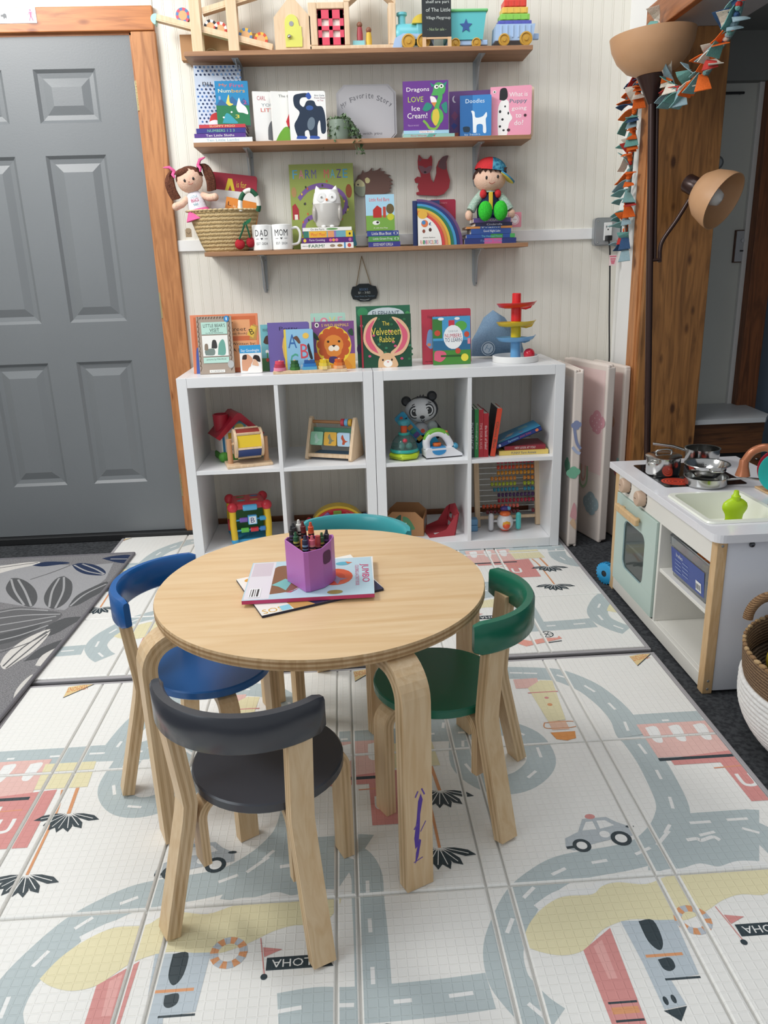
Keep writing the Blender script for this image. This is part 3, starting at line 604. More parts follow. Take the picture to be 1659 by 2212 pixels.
cr = [('black', '26262B', '5A4A70', -.036, .016, -.1, .05, .112), ('dark green', '1E5A3A', 'B8B45A', -.027, -.006, -.06, .02, .104), ('charcoal', '2A2A2E', 'C9BBB0', -.022, .02, -.22, .0, .118), ('white', 'E9E6E0', 'DAD6CF', -.015, .034, -.12, -.1, .122), ('maroon', '6E2A2A', '8A3A38', -.006, .03, -.1, -.08, .118), ('red orange', 'D9532C', 'DE6A48', .01, .016, -.02, -.1, .12),
      ('orange', 'D97A35', 'D98B4A', -.012, -.01, 0, 0, .088), ('navy', '2A3350', '7FA0B8', -.006, -.03, 0, .02, .102), ('pink', 'D9697A', 'DE9088', .01, -.024, .03, 0, .1), ('red', 'B84A48', 'C06A62', .021, -.01, .1, 0, .095), ('olive', '2F5A34', 'B0A83F', .027, -.004, .16, 0, .1), ('purple', '2A2A33', '7A5A88', .037, .012, .2, 0, .102)]
for nm, tip, wr, x, y, lx, ly, L in cr:
    c = thing('crayon', nm + ' crayon standing in the purple cup', 'crayon', (-.206 + x * .8, -1.928 + y * .8, .5205), group='crayons in the purple cup', ry=lx * .45, rx=-ly * .4)
    r = .0062; L += .008; MB().lathe([(0, 0), (r, 0), (r, L - .02), (0, L - .02)], mat(wr, .6), 14).obj('wrapper', c, smooth=40)
    MB().lathe([(r + .0001, L - .035), (r + .0002, L - .033), (r + .0001, L - .031)], BLACK, 14).lathe([(r + .0001, L - .028), (r + .0002, L - .026), (r + .0001, L - .024)], BLACK, 14).obj('stripe', c)
    flat = nm in ('orange', 'red')
    MB().lathe([(r * .96, L - .02), (r * .96, L - .01), (r * (.9 if flat else .66), L - .009), (r * (.85 if flat else .36), L), (0, L)], mat(tip, .4), 14).obj('tip', c, smooth=40)

# ---------------- books ----------------
PAGE = mat('EFEBDF', .7)
def bk(label, x0, x1, z0, z1, y, zb, cover, items=(), spine=None, t=.012, rz=0, lean=.05, group=None, rr=0, name='picture_book', back=None):
    """upright book: front cover faces -y, base at zb"""
    w = x1 - x0; h = (z1 - zb) / math.cos(lean)
    b = thing(name, label, 'book', ((x0 + x1) / 2, y, zb + .0006), math.radians(rz), group, rx=-lean)
    c = mat(cover, .32); s = mat(spine or cover, .35); bc = mat(back or cover, .35); hw = w / 2; k = .0016
    P = rrect(-hw, hw, 0, h, rr, 4, (0, 1, 1, 0)) if rr else [(-hw, 0), (hw, 0), (hw, h), (-hw, h)]
    MB().prism(P, 0, k, c, plane='y').obj('front_cover', b)
    MB().prism(P, t - k, t, bc, plane='y').obj('back_cover', b)
    MB().bb(-hw, -hw + k, k, t - k, 0, h, s).obj('spine', b)
    i = .0015; P = rrect(-hw + k, hw - i, i, h - i, max(rr - i, .001), 3, (0, 1, 1, 0)) if rr else [(-hw + k, i), (hw - i, i), (hw - i, h - i), (-hw + k, h - i)]
    MB().prism(P, k, t - k, PAGE, plane='y').obj('pages', b)
    if items: art('cover_print', b, items, lambda x, y_, k_: Vector((-hw + x, -k_, y_)), .35, w, h)
    return b
def fb(label, x0, x1, z0, z1, y, cover, txt='', tc='F2F2F0', d=.15, group=None, rz=0, extra=(), tw=.6, tx=.5, name='stacked_book', th=.55):
    """book lying flat, spine towards -y"""
    w = x1 - x0; t = z1 - z0 - .0008
    b = thing(name, label, 'book', ((x0 + x1) / 2, y, z0 + .0002), math.radians(rz), group)
    c = mat(cover, .35); hw = w / 2; k = .0016
    MB().bb(-hw, hw, 0, k, 0, t, c).obj('spine', b)
    MB().bb(-hw, hw, k, d, 0, k, c).obj('back_cover', b); MB().bb(-hw, hw, k, d, t - k, t, c).obj('front_cover', b)
    MB().bb(-hw + .002, hw - .002, k, d - .002, k, t - k, PAGE).obj('pages', b)
    it = [(e[0], e[1], *e[2:]) for e in extra]
    if txt: it.append(('t', tc, txt, tx, .5, tw, th))
    if it: art('spine_print', b, it, lambda x, y_, k_: Vector((-hw + x, -k_, y_)), .4, w, t)
    return b
S1, S2, S3, KT = 1.9412, 1.6322, 1.2332, .7670

# ---------------- topmost wall shelf ----------------
t = thing('ramp_toy', 'wooden zigzag car ramp toy on the top shelf', 'toy', (-.520, -.100, 1.962), group=None); t.location.z = S1
X = lambda u, v, y=-.1: None
for x in (-.088, .048): MB().bb(x - .02, x + .02, -.028, -.018, 0, .36, PALE).obj('post', t, bevel=.002); MB().bb(x - .02, x + .02, .018, .028, 0, .36, PALE).obj('post', t, bevel=.002)
MB().prism(rrect(-.115, .075, -.035, .035, .01), 0, .004, mat('8FD6CC', .4)).obj('base', t)
def ramp(ax, az, bx, bz):
    m = MB(); L = math.hypot(bx - ax, bz - az); T = TR(ax, 0, az) @ RY(-math.atan2(bz - az, bx - ax))
    m.bb(0, L, -.017, .017, 0, .005, PALE, T).bb(0, L, -.017, -.012, .005, .022, PALE, T).bb(0, L, .012, .017, .005, .022, PALE, T); o = m.obj('ramp', t, bevel=.001)
    MB().prism(circ(0, .005, .02, .018, 12, pi / 2, 1.5 * pi), -.0175, .0175, mat('A6DDD2', .4), T if az > bz else T @ TR(L, 0, 0) @ RZ(pi), plane='y').obj('end_cap', o)
ramp(-.235, .118, .19, .012); ramp(-.06, .135, .195, .2); ramp(.02, .27, -.2, .34)
for nm, c1, c2, x, z in (('pink and blue', 'D9566A', '5A7FB8', -.135, .128), ('black and white', 'EDEDEB', '2A2A2E', -.035, .088), ('white and red', 'F0EEEA', 'C7483C', 0, .08), ('yellow and blue', 'E3B54A', '5A7FA8', .093, .058), ('yellow and red', 'E3B54A', 'D0543C', .15, .043)):
    c = thing('wheel_racer', nm + ' ringed wooden wheel on the ramp toy', 'toy wheel', (t.location.x + x, -.1, S1 + z + .007), group='wheels rolling down the ramp toy')
    for s in (-.009, .003):
        MB().cyl((0, s, 0), .026, .006, mat('C9905E', .5), 24, axis='y').obj('wheel', c)
    MB().cyl((0, -.003, 0), .005, .006, PALE, 10, axis='y').obj('axle', c)
    its = [('e', 'D9A878', 0, 0, .016, .016)]
    for k in range(12): its.append(('p', (c1, c2)[k % 2], circ(0, 0, .0255, n=2, a0=k * pi / 6, a1=(k + 1) * pi / 6) + circ(0, 0, .016, n=2, a0=(k + 1) * pi / 6, a1=k * pi / 6)))
    art('ring_print', c, its, lambda x_, y_, k_: Vector((x_, -.009 - k_, y_)))
c = thing('cardboard_box', 'low brown cardboard box behind the ramp toy', 'box', (t.location.x + .0, -.028, S1)); CB = mat('B58A62', .8)
MB().bb(-.165, .155, -.02, .02, 0, .088, CB).obj('carton', c, bevel=.001)
art('print', c, [('o', 'D6B894', -.05, .02, .022, .018, .003), ('s', 'D6B894', [(.02, .01), (.05, .035), (.06, .015)], .003)], lambda x, y, k: Vector((x, -.02 - k, y)))
def housefront(l, r, eave, apex, h0=0): return [(l, h0), (r, h0), (r, eave), ((l + r) / 2, apex), (l, eave)]
hx = (-.248, -.130, 1.951)[0]
c = thing('wooden_house', 'small wooden house block with a yellow door', 'toy', (hx, -.13, S1))
MB().prism(housefront(-.068, .068, .118, .19), -.0, .06, PALE, plane='y').obj('block', c, bevel=.004)
MB().prism([(-.028, .018), (.034, .018), (.036, .05), (.034, .055), (.034, .085), (.026, .088)] + circ(-.002, .098, .026, .028, 8, 0, pi), -.003, .001, mat('D9D96A', .45), plane='y').obj('door', c, bevel=.001)
MB().cyl((-.003, -.004, .095), .0085, .002, mat('9A9AA0', .4), 14, axis='y').obj('window', c); MB().ball((-.013, -.006, .052), .008, STEEL, 12).obj('knob', c)
hx = (-.022, -.130, 1.952)[0]
c = thing('wooden_house', 'large open wooden playhouse with a red shutter window', 'toy', (hx, -.13, S1))
out = [(-.165, 0), (.165, 0), (.165, .165), (.075, .235), (-.02, .165), (-.165, .165)]
def frame(mb, outer, inner, y0, y1, m):
    mb.prism(outer, y0, y1, m, plane='y'); return mb
fr_ = MB()
fr_.bb(-.165, .165, 0, .07, 0, .022, PALE).bb(-.165, -.132, 0, .07, .022, .165, PALE).bb(-.03, -.01, 0, .07, .022, .165, PALE).bb(.138, .165, 0, .07, .022, .16, PALE).bb(-.132, -.03, 0, .07, .143, .165, PALE)
fr_.prism([(-.03, .165), (-.01, .165), (.075, .228), (.165, .155), (.165, .18), (.075, .262), (-.03, .18)], 0, .07, PALE, plane='y')
fr_.bb(-.132, -.03, .062, .07, .022, .143, PALE)
fr_.obj('frame', c, bevel=.003)
w = MB(); RDW = mat('DE4F66', .45)
for a in ((-.13, -.115, .024, .141), (-.047, -.032, .024, .141), (-.0885, -.0735, .024, .141)): w.bb(a[0], a[1], .004, .012, a[2], a[3], RDW)
for a in ((.024, .05), (.073, .088), (.111, .141)): w.bb(-.13, -.032, .004, .0121, a[0], a[1], RDW)
w.obj('shutter', c, bevel=.001)
for a in (-.103, -.059):
    for z in (.0615, .0995): MB().bb(a - .0145, a + .0145, .013, .015, z - .0125, z + .0125, mat('F0E9DF', .5)).obj('pane', c)
MB().bb(.0, .045, .015, .05, .022, .04, mat('8CC8CE', .5)).obj('block', c)
for nm, col, dx, dz in (('red', 'A8404A', .028, .04), ('yellow', 'D9B23A', .062, .022)):
    p = thing('peg_doll', nm + ' wooden peg person inside the open playhouse', 'peg doll', (hx + dx, -.105, S1 + dz + .0005), group='peg people in the playhouse')
    MB().lathe([(0, 0), (.011, 0), (.0115, .02), (.009, .045), (0, .047)], mat(col, .5), 16).obj('body', p, smooth=40); MB().ball((0, 0, .054), .0105, mat('8A5A44', .5), 14).obj('head', p, smooth=60)
# train
TEAL = mat('6FC3CE', .38); PBL = mat('A9C4E6', .4); GOLD = mat('C79A3A', .4)
def wheel(parent, x, y, z, r, m=GOLD):
    o = MB().lathe([(0, -.006), (r * .3, -.006), (r * .32, -.002), (r * .75, -.001), (r * .8, -.005), (r, -.004), (r, .006), (0, .006)], m, 20, TR(x, y, z) @ RX(pi / 2) @ RX(pi)).obj('wheel', parent, smooth=40)
hx = (.200, -.120, 1.954)[0]
c = thing('toy_train', 'teal toy train engine with gold wheels on the top shelf', 'toy train', (hx, -.1, S1))
MB().lathe([(0, -.06), (.025, -.06), (.034, -.052), (.036, -.04), (.036, .03), (0, .03)], TEAL, 24, TR(0, 0, .06) @ RY(pi / 2)).obj('boiler', c, smooth=40)
MB().lathe([(0, 0), (.014, 0), (.014, .03), (.02, .034), (.02, .042), (0, .042)], TEAL, 18, TR(-.032, 0, .09)).obj('funnel', c, smooth=40)
MB().bb(.02, .075, -.036, .036, .03, .095, TEAL).obj('cab', c, bevel=.006)
MB().prism(circ(.045, .088, .042, .03, 12, 0, pi), -.042, .042, mat('E3C84A', .4), plane='y').obj('cab_roof', c, bevel=.003)
MB().prism([(-.075, 0), (-.04, 0), (-.03, .03), (.02, .035), (.075, .03), (.085, .012), (.085, .05), (-.03, .055), (-.062, .04)], -.04, .04, PBL, plane='y').obj('chassis', c, bevel=.003)
for x, r in ((-.012, .026), (.045, .026)): wheel(c, x, -.046, r, r)
hx = (.294, -.165, 1.941)[0]
c = thing('chalkboard_sign', 'small standing chalkboard with handwritten note about the toys', 'sign', (hx, -.165, S1), rx=-.06)
MB().bb(-.055, .055, -.003, .003, .034, .188, mat('23282B', .7)).obj('board', c, bevel=.001)
for x in (-.048, .048): MB().bb(x - .007, x + .007, -.004, .004, 0, .034, mat('D9B48C', .6)).obj('leg', c)
MB().bb(-.055, .055, -.002, .003, .028, .034, mat('D9B48C', .6)).bb(-.05, .05, .004, .012, .0, .006, mat('D9B48C', .6)).obj('stand', c)
art('writing', c, [('t', 'C9CFCB', s, x, z, w_, .013) for s, x, z, w_ in (('Toys on this', 0, .175, .088), ('shelf are part', .004, .15, .088), ('of The Little', .006, .125, .092), ('Village Playgroup', .006, .097, .092))] + [('t', '9CB08A', '- Not for sale -', 0, .06, .07, .01)], lambda x, y, k: Vector((x, -.003 - k, y)), .8)
hx = (.408, -.100, 1.957)[0]
c = thing('toy_wagon', 'teal toy wagon with a star cutout and green lid', 'toy', (hx, -.1, S1))
MB().prism([(-.075, .03), (.065, .03), (.078, .125), (-.078, .125)], -.04, .04, mat('5FBFC4', .4), plane='y').obj('tub', c, bevel=.008)
MB().bb(-.084, .084, -.046, .046, .122, .132, mat('6FC47A', .4)).obj('lid', c, bevel=.004)
st = [(.0 + (.024 if k % 2 == 0 else .011) * math.sin(k * pi / 5), .075 + (.024 if k % 2 == 0 else .011) * math.cos(k * pi / 5)) for k in range(10)]
MB().prism(st, -.0425, -.0395, mat('3A5A9A', .4), plane='y').obj('star', c); MB().bb(-.07, .085, -.035, .035, .012, .03, PBL).obj('chassis', c, bevel=.003)
for x in (-.04, .04): wheel(c, x, -.04, .018, .018)
hx = (.592, -.120, 1.952)[0]; wx = hx
c = thing('toy_wagon', 'pale blue toy wagon with gold wheels loaded with rainbow blocks', 'toy', (hx, -.12, S1))
MB().prism([(-.075, .02), (.07, .02), (.078, .075), (-.072, .075)], -.038, .038, PBL, plane='y').obj('tub', c, bevel=.004)
for k in range(6): MB().bb(-.055 + k * .022, -.049 + k * .022, -.041, -.037, .03, .07, PBL).obj('rib', c, bevel=.001)
MB().bb(.078, .1, -.008, .008, .03, .05, PBL).obj('hitch', c, bevel=.002)
for x, r in ((-.042, .021), (.042, .024)): wheel(c, x, -.044, r, r)
z = S1 + .0755
for nm, col, w_, h_ in (('purple', '5A5FB8', .128, .014), ('green', '8ED05A', .112, .022), ('yellow', 'EAC35A', .098, .022), ('red', 'E0473A', .086, .024)):
    o = thing('stacking_block', nm + ' block in the rainbow pile on the toy wagon', 'block', (wx + .002, -.12, z + .0004), group='rainbow blocks on the wagon')
    MB().bb(-w_ / 2, w_ / 2, -.03, .03, 0, h_ - .0005, mat(col, .4)).obj('brick_body', o, bevel=.003); z += h_
    for k in range(4): MB().bb(-w_ / 2 + w_ * (k + .3) / 4, -w_ / 2 + w_ * (k + .7) / 4, -.0315, -.03, .002, h_ - .004, mat(col, .4)).obj('rib', o)

# ---------------- middle wall shelf ----------------
G2 = 'picture books on the middle wall shelf'; ST2 = 'flat books on the middle wall shelf'
drops = [('r', 'C9D5E6', 0, 0, 1, 1)] + [('e', random.choice(('2E4A7A', '4A74B0', '6E94C0', '24365A')), .05 + .09 * i + (.045 if j % 2 else 0), .04 + .058 * j, .022, .017) for i in range(11) for j in range(17) if not (i < 6 and 11 < j < 14)] + [('t', '2A2A30', 'nu', .26, .7, .18, .06), ('b', 'C23A3A', [(.25, .1), (.3, .2), (.42, .24), (.5, .2), (.5, .05), (.3, .04)]), ('b', 'EDEFF2', [(.22, 0), (.25, .09), (.4, .12), (.5, .05), (.5, 0)])]
zs = S2
fbx = [((-.650, -.425, 1.635, 1.652), 'E4E8E8', 'Ten Little Lambs', '9ABAC8', 'white flat book at the bottom of the numbers pile'), ((-.645, -.449, 1.653, 1.668), '5A3A8A', 'Ten Little Sloths', 'F0EDE8', 'purple flat book about sloths, second from the bottom'), ((-.636, -.448, 1.670, 1.688), '3D3A86', 'NUMBERS 1 2 3', '7FC49A', 'indigo flat numbers book below the thin red one'), ((-.624, -.448, 1.689, 1.702), 'C23F4A', 'SLOPPY MOO', 'F3D9A0', 'thin red flat book topping the numbers pile')]
for (x0, x1, a, b_), col, tx, tc, lb in fbx:
    h_ = b_ - a; fb(lb, x0, x1, zs, zs + h_, -.168, col, tx, tc, .13, ST2, tw=.55); zs += h_
bk('tall book patterned with blue raindrops behind the numbers book', -.637, -.460, 1.714, 1.914, -.09, zs, 'C9D5E6', drops, 'B5D24A', .02, 3, .03, G2)
bk('blue and green numbers book in front of the raindrop book', -.556, -.431, 1.696, 1.850, -.135, zs, '2F7FB0', [('r', '2E86B8', 0, .45, 1, 1), ('r', '2F7A52', 0, 0, 1, .45), ('p', '3A6A9A', [(0, .45), (.15, .6), (.3, .5), (.5, .66), (.7, .5), (.85, .62), (1, .45)])] + [('t', c_, s, x, y, w_, .08) for s, c_, x, y, w_ in (('My', 'E3703A', .25, .9, .24), ('First', 'D64F6A', .66, .9, .42), ('Num', 'E9E2C0', .28, .78, .38), ('bers', 'E0A53A', .7, .78, .4), ('3', 'E8D85A', .62, .2, .12), ('1', '8FA8D0', .12, .62, .06), ('2', 'D64F8A', .88, .52, .1))] + [('b', 'E3D26A', [(.3, .5), (.4, .7), (.42, .52), (.52, .48), (.4, .44)]), ('b', 'EDEDEB', [(.6, .4), (.7, .62), (.76, .5), (.9, .4), (.95, .25), (.8, .28), (.65, .3)]), ('b', '3F9FB0', [(.15, .05), (.3, .28), (.55, .12), (.6, .04)]), ('e', 'F0F0EC', .2, .18, .03, .02), ('e', 'F0F0EC', .45, .3, .03, .02)], 'C9B0DE', .02, 4, .06, G2)
bk('white board book with a grey elephant, half covered by the ladybug one', -.416, -.253, 1.637, 1.813, -.118, S2, 'EDEDEB', [('t', 'B84A5A', 'CARL', .2, .87, .2, .08), ('t', '8A9AA0', 'YOU', .34, .74, .3, .06), ('t', 'D0503C', 'LITTLE', .42, .64, .5, .07), ('b', '6A6C70', [(.3, .06), (.32, .3), (.42, .44), (.62, .48), (.9, .42), (.95, .06), (.8, .05), (.75, .22), (.55, .22), (.5, .05)]), ('r', '3A7A9A', 0, 0, 1, .03)], 'E8E4DC', .016, 13, .05, G2, .006)
bk('white board book with a red ladybug beside the ape book', -.345, -.195, 1.632, 1.808, -.14, S2, 'EDEDE9', [('t', '4A4A4A', 'The Grouchy', .5, .9, .6, .07), ('b', '6FA83A', [(.05, .0), (.2, .2), (.4, .3), (.9, .15), (1, 0)]), ('b', 'C8323C', [(.35, .4), (.55, .68), (.95, .72), (.98, .3), (.6, .2), (.42, .26)]), ('e', '26262A', .62, .58, .09, .06), ('e', '26262A', .6, .42, .09, .06), ('b', '26262A', [(.4, .3), (.55, .34), (.9, .3), (.95, .05), (.6, .02)])], 'E8E6E0', .018, 12, .05, G2, .006)
bk('white picture book with a dark blue ape on the cover', -.278, -.136, 1.628, 1.805, -.16, S2, 'F0F0EE', [('b', '28364A', [(.2, .05), (.12, .3), (.22, .45), (.28, .58), (.15, .7), (.15, .9), (.35, .95), (.52, .95), (.55, .88), (.35, .86), (.3, .75), (.4, .68), (.5, .8), (.68, .8), (.75, .7), (.9, .68), (.97, .5), (.97, .18), (.85, .15), (.82, .4), (.75, .3), (.72, .05), (.55, .06), (.5, .2), (.4, .18), (.38, .05)]), ('e', '3A5A9A', .56, .66, .1, .05), ('e', '6A7A88', .58, .34, .1, .14, -.4), ('b', '3A5AA8', [(.16, .03), (.42, .03), (.42, .08), (.2, .09)]), ('b', '3A5AA8', [(.52, .03), (.78, .03), (.76, .08), (.55, .09)]), ('b', '3A5AA8', [(.46, .9), (.55, .97), (.62, .88), (.54, .83)]), ('t', '7A4A5A', 'From Head', .84, .86, .28, .03), ('t', 'B85A6A', 'to Toe', .86, .81, .16, .03), ('t', '3A4A5A', 'Eric Carle', .84, .91, .26, .03)], 'E6E4DE', .02, 5, .04, G2, .008)
# ivy
p = thing('potted_ivy', 'small ivy plant in a grey green pot on the middle shelf', 'plant', (-.086, -.130, 1.631)); p.location.z = S2
MB().lathe([(0, 0), (.04, 0), (.043, .01), (.044, .07), (.041, .072), (.04, .062), (0, .06)], mat('7C8A7C', .3), 28).obj('pot', p, smooth=40)
m = MB(); lf = [mat('5E7A54', .5), mat('7C9670', .5), mat('48623F', .5)]; ste = MB()
for k in range(34):
    a = random.uniform(0, 2 * pi) if k % 3 else random.uniform(-1.4, .9); L = random.uniform(.05, .11); x, y, z = 0, 0, .065; dz = random.uniform(.2, 1.0); pts = [(0, 0, .06)]
    if k < 3: a = -.9 + k * .35; L = .1; dz = .35
    for i in range(7):
        x += math.cos(a) * L / 7; y += math.sin(a) * L / 7 * .6; z += L / 7 * dz; dz -= .42 if k > 3 else .5; a += random.uniform(-.2, .2); pts.append((x, max(y, -.055), z))
        for _ in range(3):
            s = random.uniform(.005, .009); T = TR(x + random.uniform(-.006, .006), max(y, -.055) + random.uniform(-.008, .004), z) @ Matrix.Rotation(random.uniform(0, 6), 4, 'Z') @ Matrix.Rotation(random.uniform(.3, 1.7), 4, 'X')
            m.add([(0, -s, 0), (s * .8, -s * .3, .001), (s * .4, s * .2, 0), (0, s * 1.1, .001), (-s * .4, s * .2, 0), (-s * .8, -s * .3, .001)], [(0, 1, 2, 3, 4, 5)], random.choice(lf), T)
    ste.tube(pts, .0009, lf[2], 4)
m.obj('foliage', p, kind='stuff'); ste.obj('stems', p, kind='stuff')
x0, x1, za, zb_ = -.094, .142, 1.641, 1.843
p = thing('plaque', 'grey plaque with curved lettering and clipped corners', 'plaque', ((x0 + x1) / 2, -.075, S2), rx=-.07); w = (x1 - x0) / 2; h = zb_ - S2
def oct_(w, h, c, o=0): return [(-w + c, o), (w - c, o), (w - o, c), (w - o, h - c), (w - c, h - o), (-w + c, h - o), (-w + o, h - c), (-w + o, c)]
MB().prism(oct_(w, h, .03), 0, .012, mat('A9A8AC', .6, 'paint'), plane='y').obj('board', p, bevel=.002)
MB().prism(oct_(w - .006, h - .003, .03, .003), -.002, 0, mat('B3B2B6', .6, 'paint'), plane='y').obj('face', p, bevel=.001)
its = []
for i, ch in enumerate('My Favorite Story'):
    if ch == ' ': continue
    u = (i - 8) / 8; its.append(('t', '6A6A70', ch, u * w * .8, h * (.8 - .16 * u * u), .0125 if ch in 'MFS' else .009 if ch != 'i' else .003, .018 if ch in 'MFSti' else .0135, -u * .42))
its += [('t', '77777D', 'is with you', .01, h * .15, w * .8, .012)]
art('writing', p, its, lambda x, y, k: Vector((x, -.002 - k, y)), .8)
x0, x1, a, b_ = .159, .360, 1.623, 1.643; h_ = .0125
fb('teal flat book at the bottom under the dragon book', x0, x1, S2, S2 + .013, -.168, '9CC9C0', 'First Words', 'C8707A', .12, ST2, tw=.3, tx=.3, extra=[('e', 'C8505A', .6, .5, .02, .3), ('p', '6AA89A', [(.45, 0), (.55, 0), (.65, 1), (.5, 1)])])
x0, x1, a, b_ = .161, .338, 1.642, 1.656
fb('pale blue flat book directly beneath the dragon book', x0, x1, S2 + .0132, S2 + .026, -.165, 'A9D3E8', 'Very Busy', 'C84A4A', .12, ST2, tw=.28, extra=[('r', 'F0F0F0', .35, .2, .68, .85)])
bk('purple picture book with a green dragon eating ice cream', .162, .337, 1.656, 1.832, -.158, S2 + .0262, '6A3A8C', [('t', 'F4F2EC', 'Dragons', .33, .82, .5, .11), ('t', 'B8D24A', 'LOVE', .28, .63, .34, .11), ('t', 'F4F2EC', 'Ice', .28, .45, .18, .1), ('t', 'F4F2EC', 'Cream!', .31, .3, .44, .11), ('t', 'C9A8D8', 'Make your own story!', .22, .1, .24, .05),
    ('s', '7FB04A', [(.44, .2), (.52, .12), (.58, .04), (.7, .02), (.78, .1), (.8, .2)], .05), ('s', '4FA85A', [(.8, .82), (.82, .66), (.76, .52), (.74, .42)], .1), ('e', '5AAE52', .75, .27, .14, .17), ('b', '4FA85A', [(.62, .7), (.66, .78), (.7, .92), (.8, .96), (.92, .9), (.93, .78), (.84, .7)]), ('p', '2F8A78', [(.64, .86), (.6, .96), (.7, .9)]), ('p', '2F8A78', [(.88, .92), (.98, .98), (.93, .86)]), ('b', 'D9C24A', [(.66, .4), (.76, .42), (.8, .25), (.72, .08), (.64, .2)]), ('b', '2F8A78', [(.42, .42), (.52, .56), (.64, .5), (.6, .42), (.5, .38)]), ('b', '2F8A78', [(.84, .5), (.96, .56), (.97, .34), (.9, .36)]), ('e', 'F4F4F0', .74, .87, .05, .04), ('e', 'F4F4F0', .85, .88, .05, .04), ('e', '1E1E22', .75, .87, .022, .02), ('e', '1E1E22', .85, .88, .022, .02), ('b', 'F2E8EA', [(.62, .56), (.6, .68), (.7, .66), (.74, .56)]), ('p', 'D98A4A', [(.62, .56), (.74, .56), (.69, .46)])], '5A2F7A', .018, -4, .05, G2)
bk('dusky purple picture book with a crescent moon behind the blue book', .351, .536, 1.632, 1.809, -.085, S2, '6B4A86', [('e', 'D8D4E4', .12, .84, .05, .07), ('e', '6B4A86', .145, .85, .045, .065), ('t', 'A890C0', "You're My Little", .5, .88, .46, .05), ('t', '4A3068', 'Pumpkin', .5, .77, .5, .09), ('p', '8A4A78', [(.04, .5), (.12, .6), (.2, .5), (.12, .4)]), ('p', '3A4A9A', [(.04, .3), (.1, .36), (.18, .3), (.1, .22)]), ('p', '3A4A9A', [(.04, .1), (.1, .16), (.18, .1), (.1, .03)]), ('r', 'B8604A', .12, 0, .2, .15)], '5C3E78', .014, -8, .05, G2, .006)
bk('teal board book standing just behind the glossy blue book', .427, .534, 1.630, 1.782, -.115, S2, '5FA6B0', [('e', '2A5A7A', .9, .8, .06, .07), ('e', 'D9A58A', .92, .12, .1, .18)], '4A8A96', .012, -8, .05, G2, .006)
bk('glossy blue board book with a white four legged animal', .384, .506, 1.626, 1.780, -.152, S2, '3F86C8', [('r', '2F6AA8', 0, 0, .4, 1), ('t', 'DCEAF4', 'Doodles', .48, .86, .6, .1), ('b', 'EEF4F8', [(.42, .1), (.4, .5), (.36, .62), (.46, .6), (.5, .46), (.72, .48), (.84, .58), (.86, .48), (.82, .4), (.84, .1), (.74, .1), (.72, .28), (.54, .28), (.52, .1)]), ('b', '24384A', [(.12, .12), (.1, .24), (.3, .24), (.3, .12)]), ('t', 'B8D0E4', 'by Sandra', .4, .05, .5, .06)], '2F6AA8', .018, -8, .05, G2, .006)
bk('cream board book directly behind the pink puppy book', .532, .680, 1.629, 1.810, -.118, S2, 'E0CDB4', (), 'C9B49A', .014, -11, .05, G2, .008)
bk('pink picture book with a black and white spotted puppy', .504, .663, 1.625, 1.809, -.15, S2, 'EDA0B8', [('t', 'F8F4F2', 'What is', .68, .83, .44, .09), ('t', '4A7A8A', 'Puppy', .68, .69, .42, .1), ('t', 'F8F4F2', 'going', .7, .54, .36, .09), ('t', 'F8F4F2', 'to', .69, .4, .14, .08), ('t', 'F8F4F2', 'do?', .7, .26, .22, .1), ('b', 'F4F2F0', [(.2, 0), (.18, .3), (.2, .6), (.3, .74), (.44, .7), (.46, .5), (.54, .36), (.46, .25), (.4, 0)]), ('b', '26262A', [(.22, .74), (.24, .94), (.38, .96), (.42, .8), (.34, .72)]), ('e', '26262A', .24, .5, .03, .03), ('e', '26262A', .3, .34, .03, .025), ('e', '26262A', .36, .6, .02, .02), ('e', '26262A', .44, .46, .02, .03), ('e', '26262A', .24, .2, .03, .025), ('e', '26262A', .33, .12, .03, .02), ('e', '4A2A34', .85, .4, .035, .03), ('e', '4A2A34', .45, .12, .04, .032), ('e', 'F8F4F2', .1, .9, .04, .03), ('e', '3A3A3E', .1, .9, .02, .018)], 'E08FA8', .016, -11, .05, G2, .008)

# ---------------- lowest wall shelf ----------------
G3 = 'picture books on the lowest wall shelf'; ST3 = 'flat books on the lowest wall shelf'
bx0 = (-.569, -.100, 1.240)[0]
b = thing('woven_basket', 'straw basket with cherry decoration and green striped handle', 'basket', (bx0, -.095, S3))
STRAW = mat('C9B184', .8, 'weave', c2='A58A5C', scale=22)
n = 32; prof = [(.085, 0), (.1, .03), (.118, .08), (.133, .125), (.143, .158)]
m = MB(); m.lathe([(0, .002)] + prof + [(.14, .158), (.128, .12), (.112, .075), (.09, .02), (0, .015)], STRAW, n, Matrix.Diagonal((1, .55, 1, 1))); m.obj('body', b, smooth=60)
m = MB()
for k in range(44):
    a = 2 * pi * k / 44; m.ball((.142 * math.cos(a), .142 * .55 * math.sin(a), .158), (.011, .006, .004), mat('CDB78C', .8), 6, k=4)
m.obj('braided_rim', b, smooth=60)
hd = []
for s in (1,):
    P = [(.075, -.06, .15), (.078, -.06, .19), (.095, -.06, .218), (.12, -.06, .226), (.142, -.055, .205), (.148, -.05, .17), (.142, -.045, .15)]
    P = smoothpath(P, 4); h = MB()
    for i in range(0, len(P) - 1, 4): h.tube(P[i:i + 5], .009, mat(('E6E3DA', '1F5A3E')[(i // 4) % 2], .8), 8)
    h.obj('handle', b, smooth=60)
MB().ball((.062, -.06, .027), (.02, .012, .02), mat('B02F38', .9, 'fabric'), 14).obj('cherry_pompom', b, smooth=60); MB().ball((.105, -.055, .033), (.018, .012, .02), mat('A02A34', .9, 'fabric'), 14).obj('cherry_pompom', b, smooth=60)
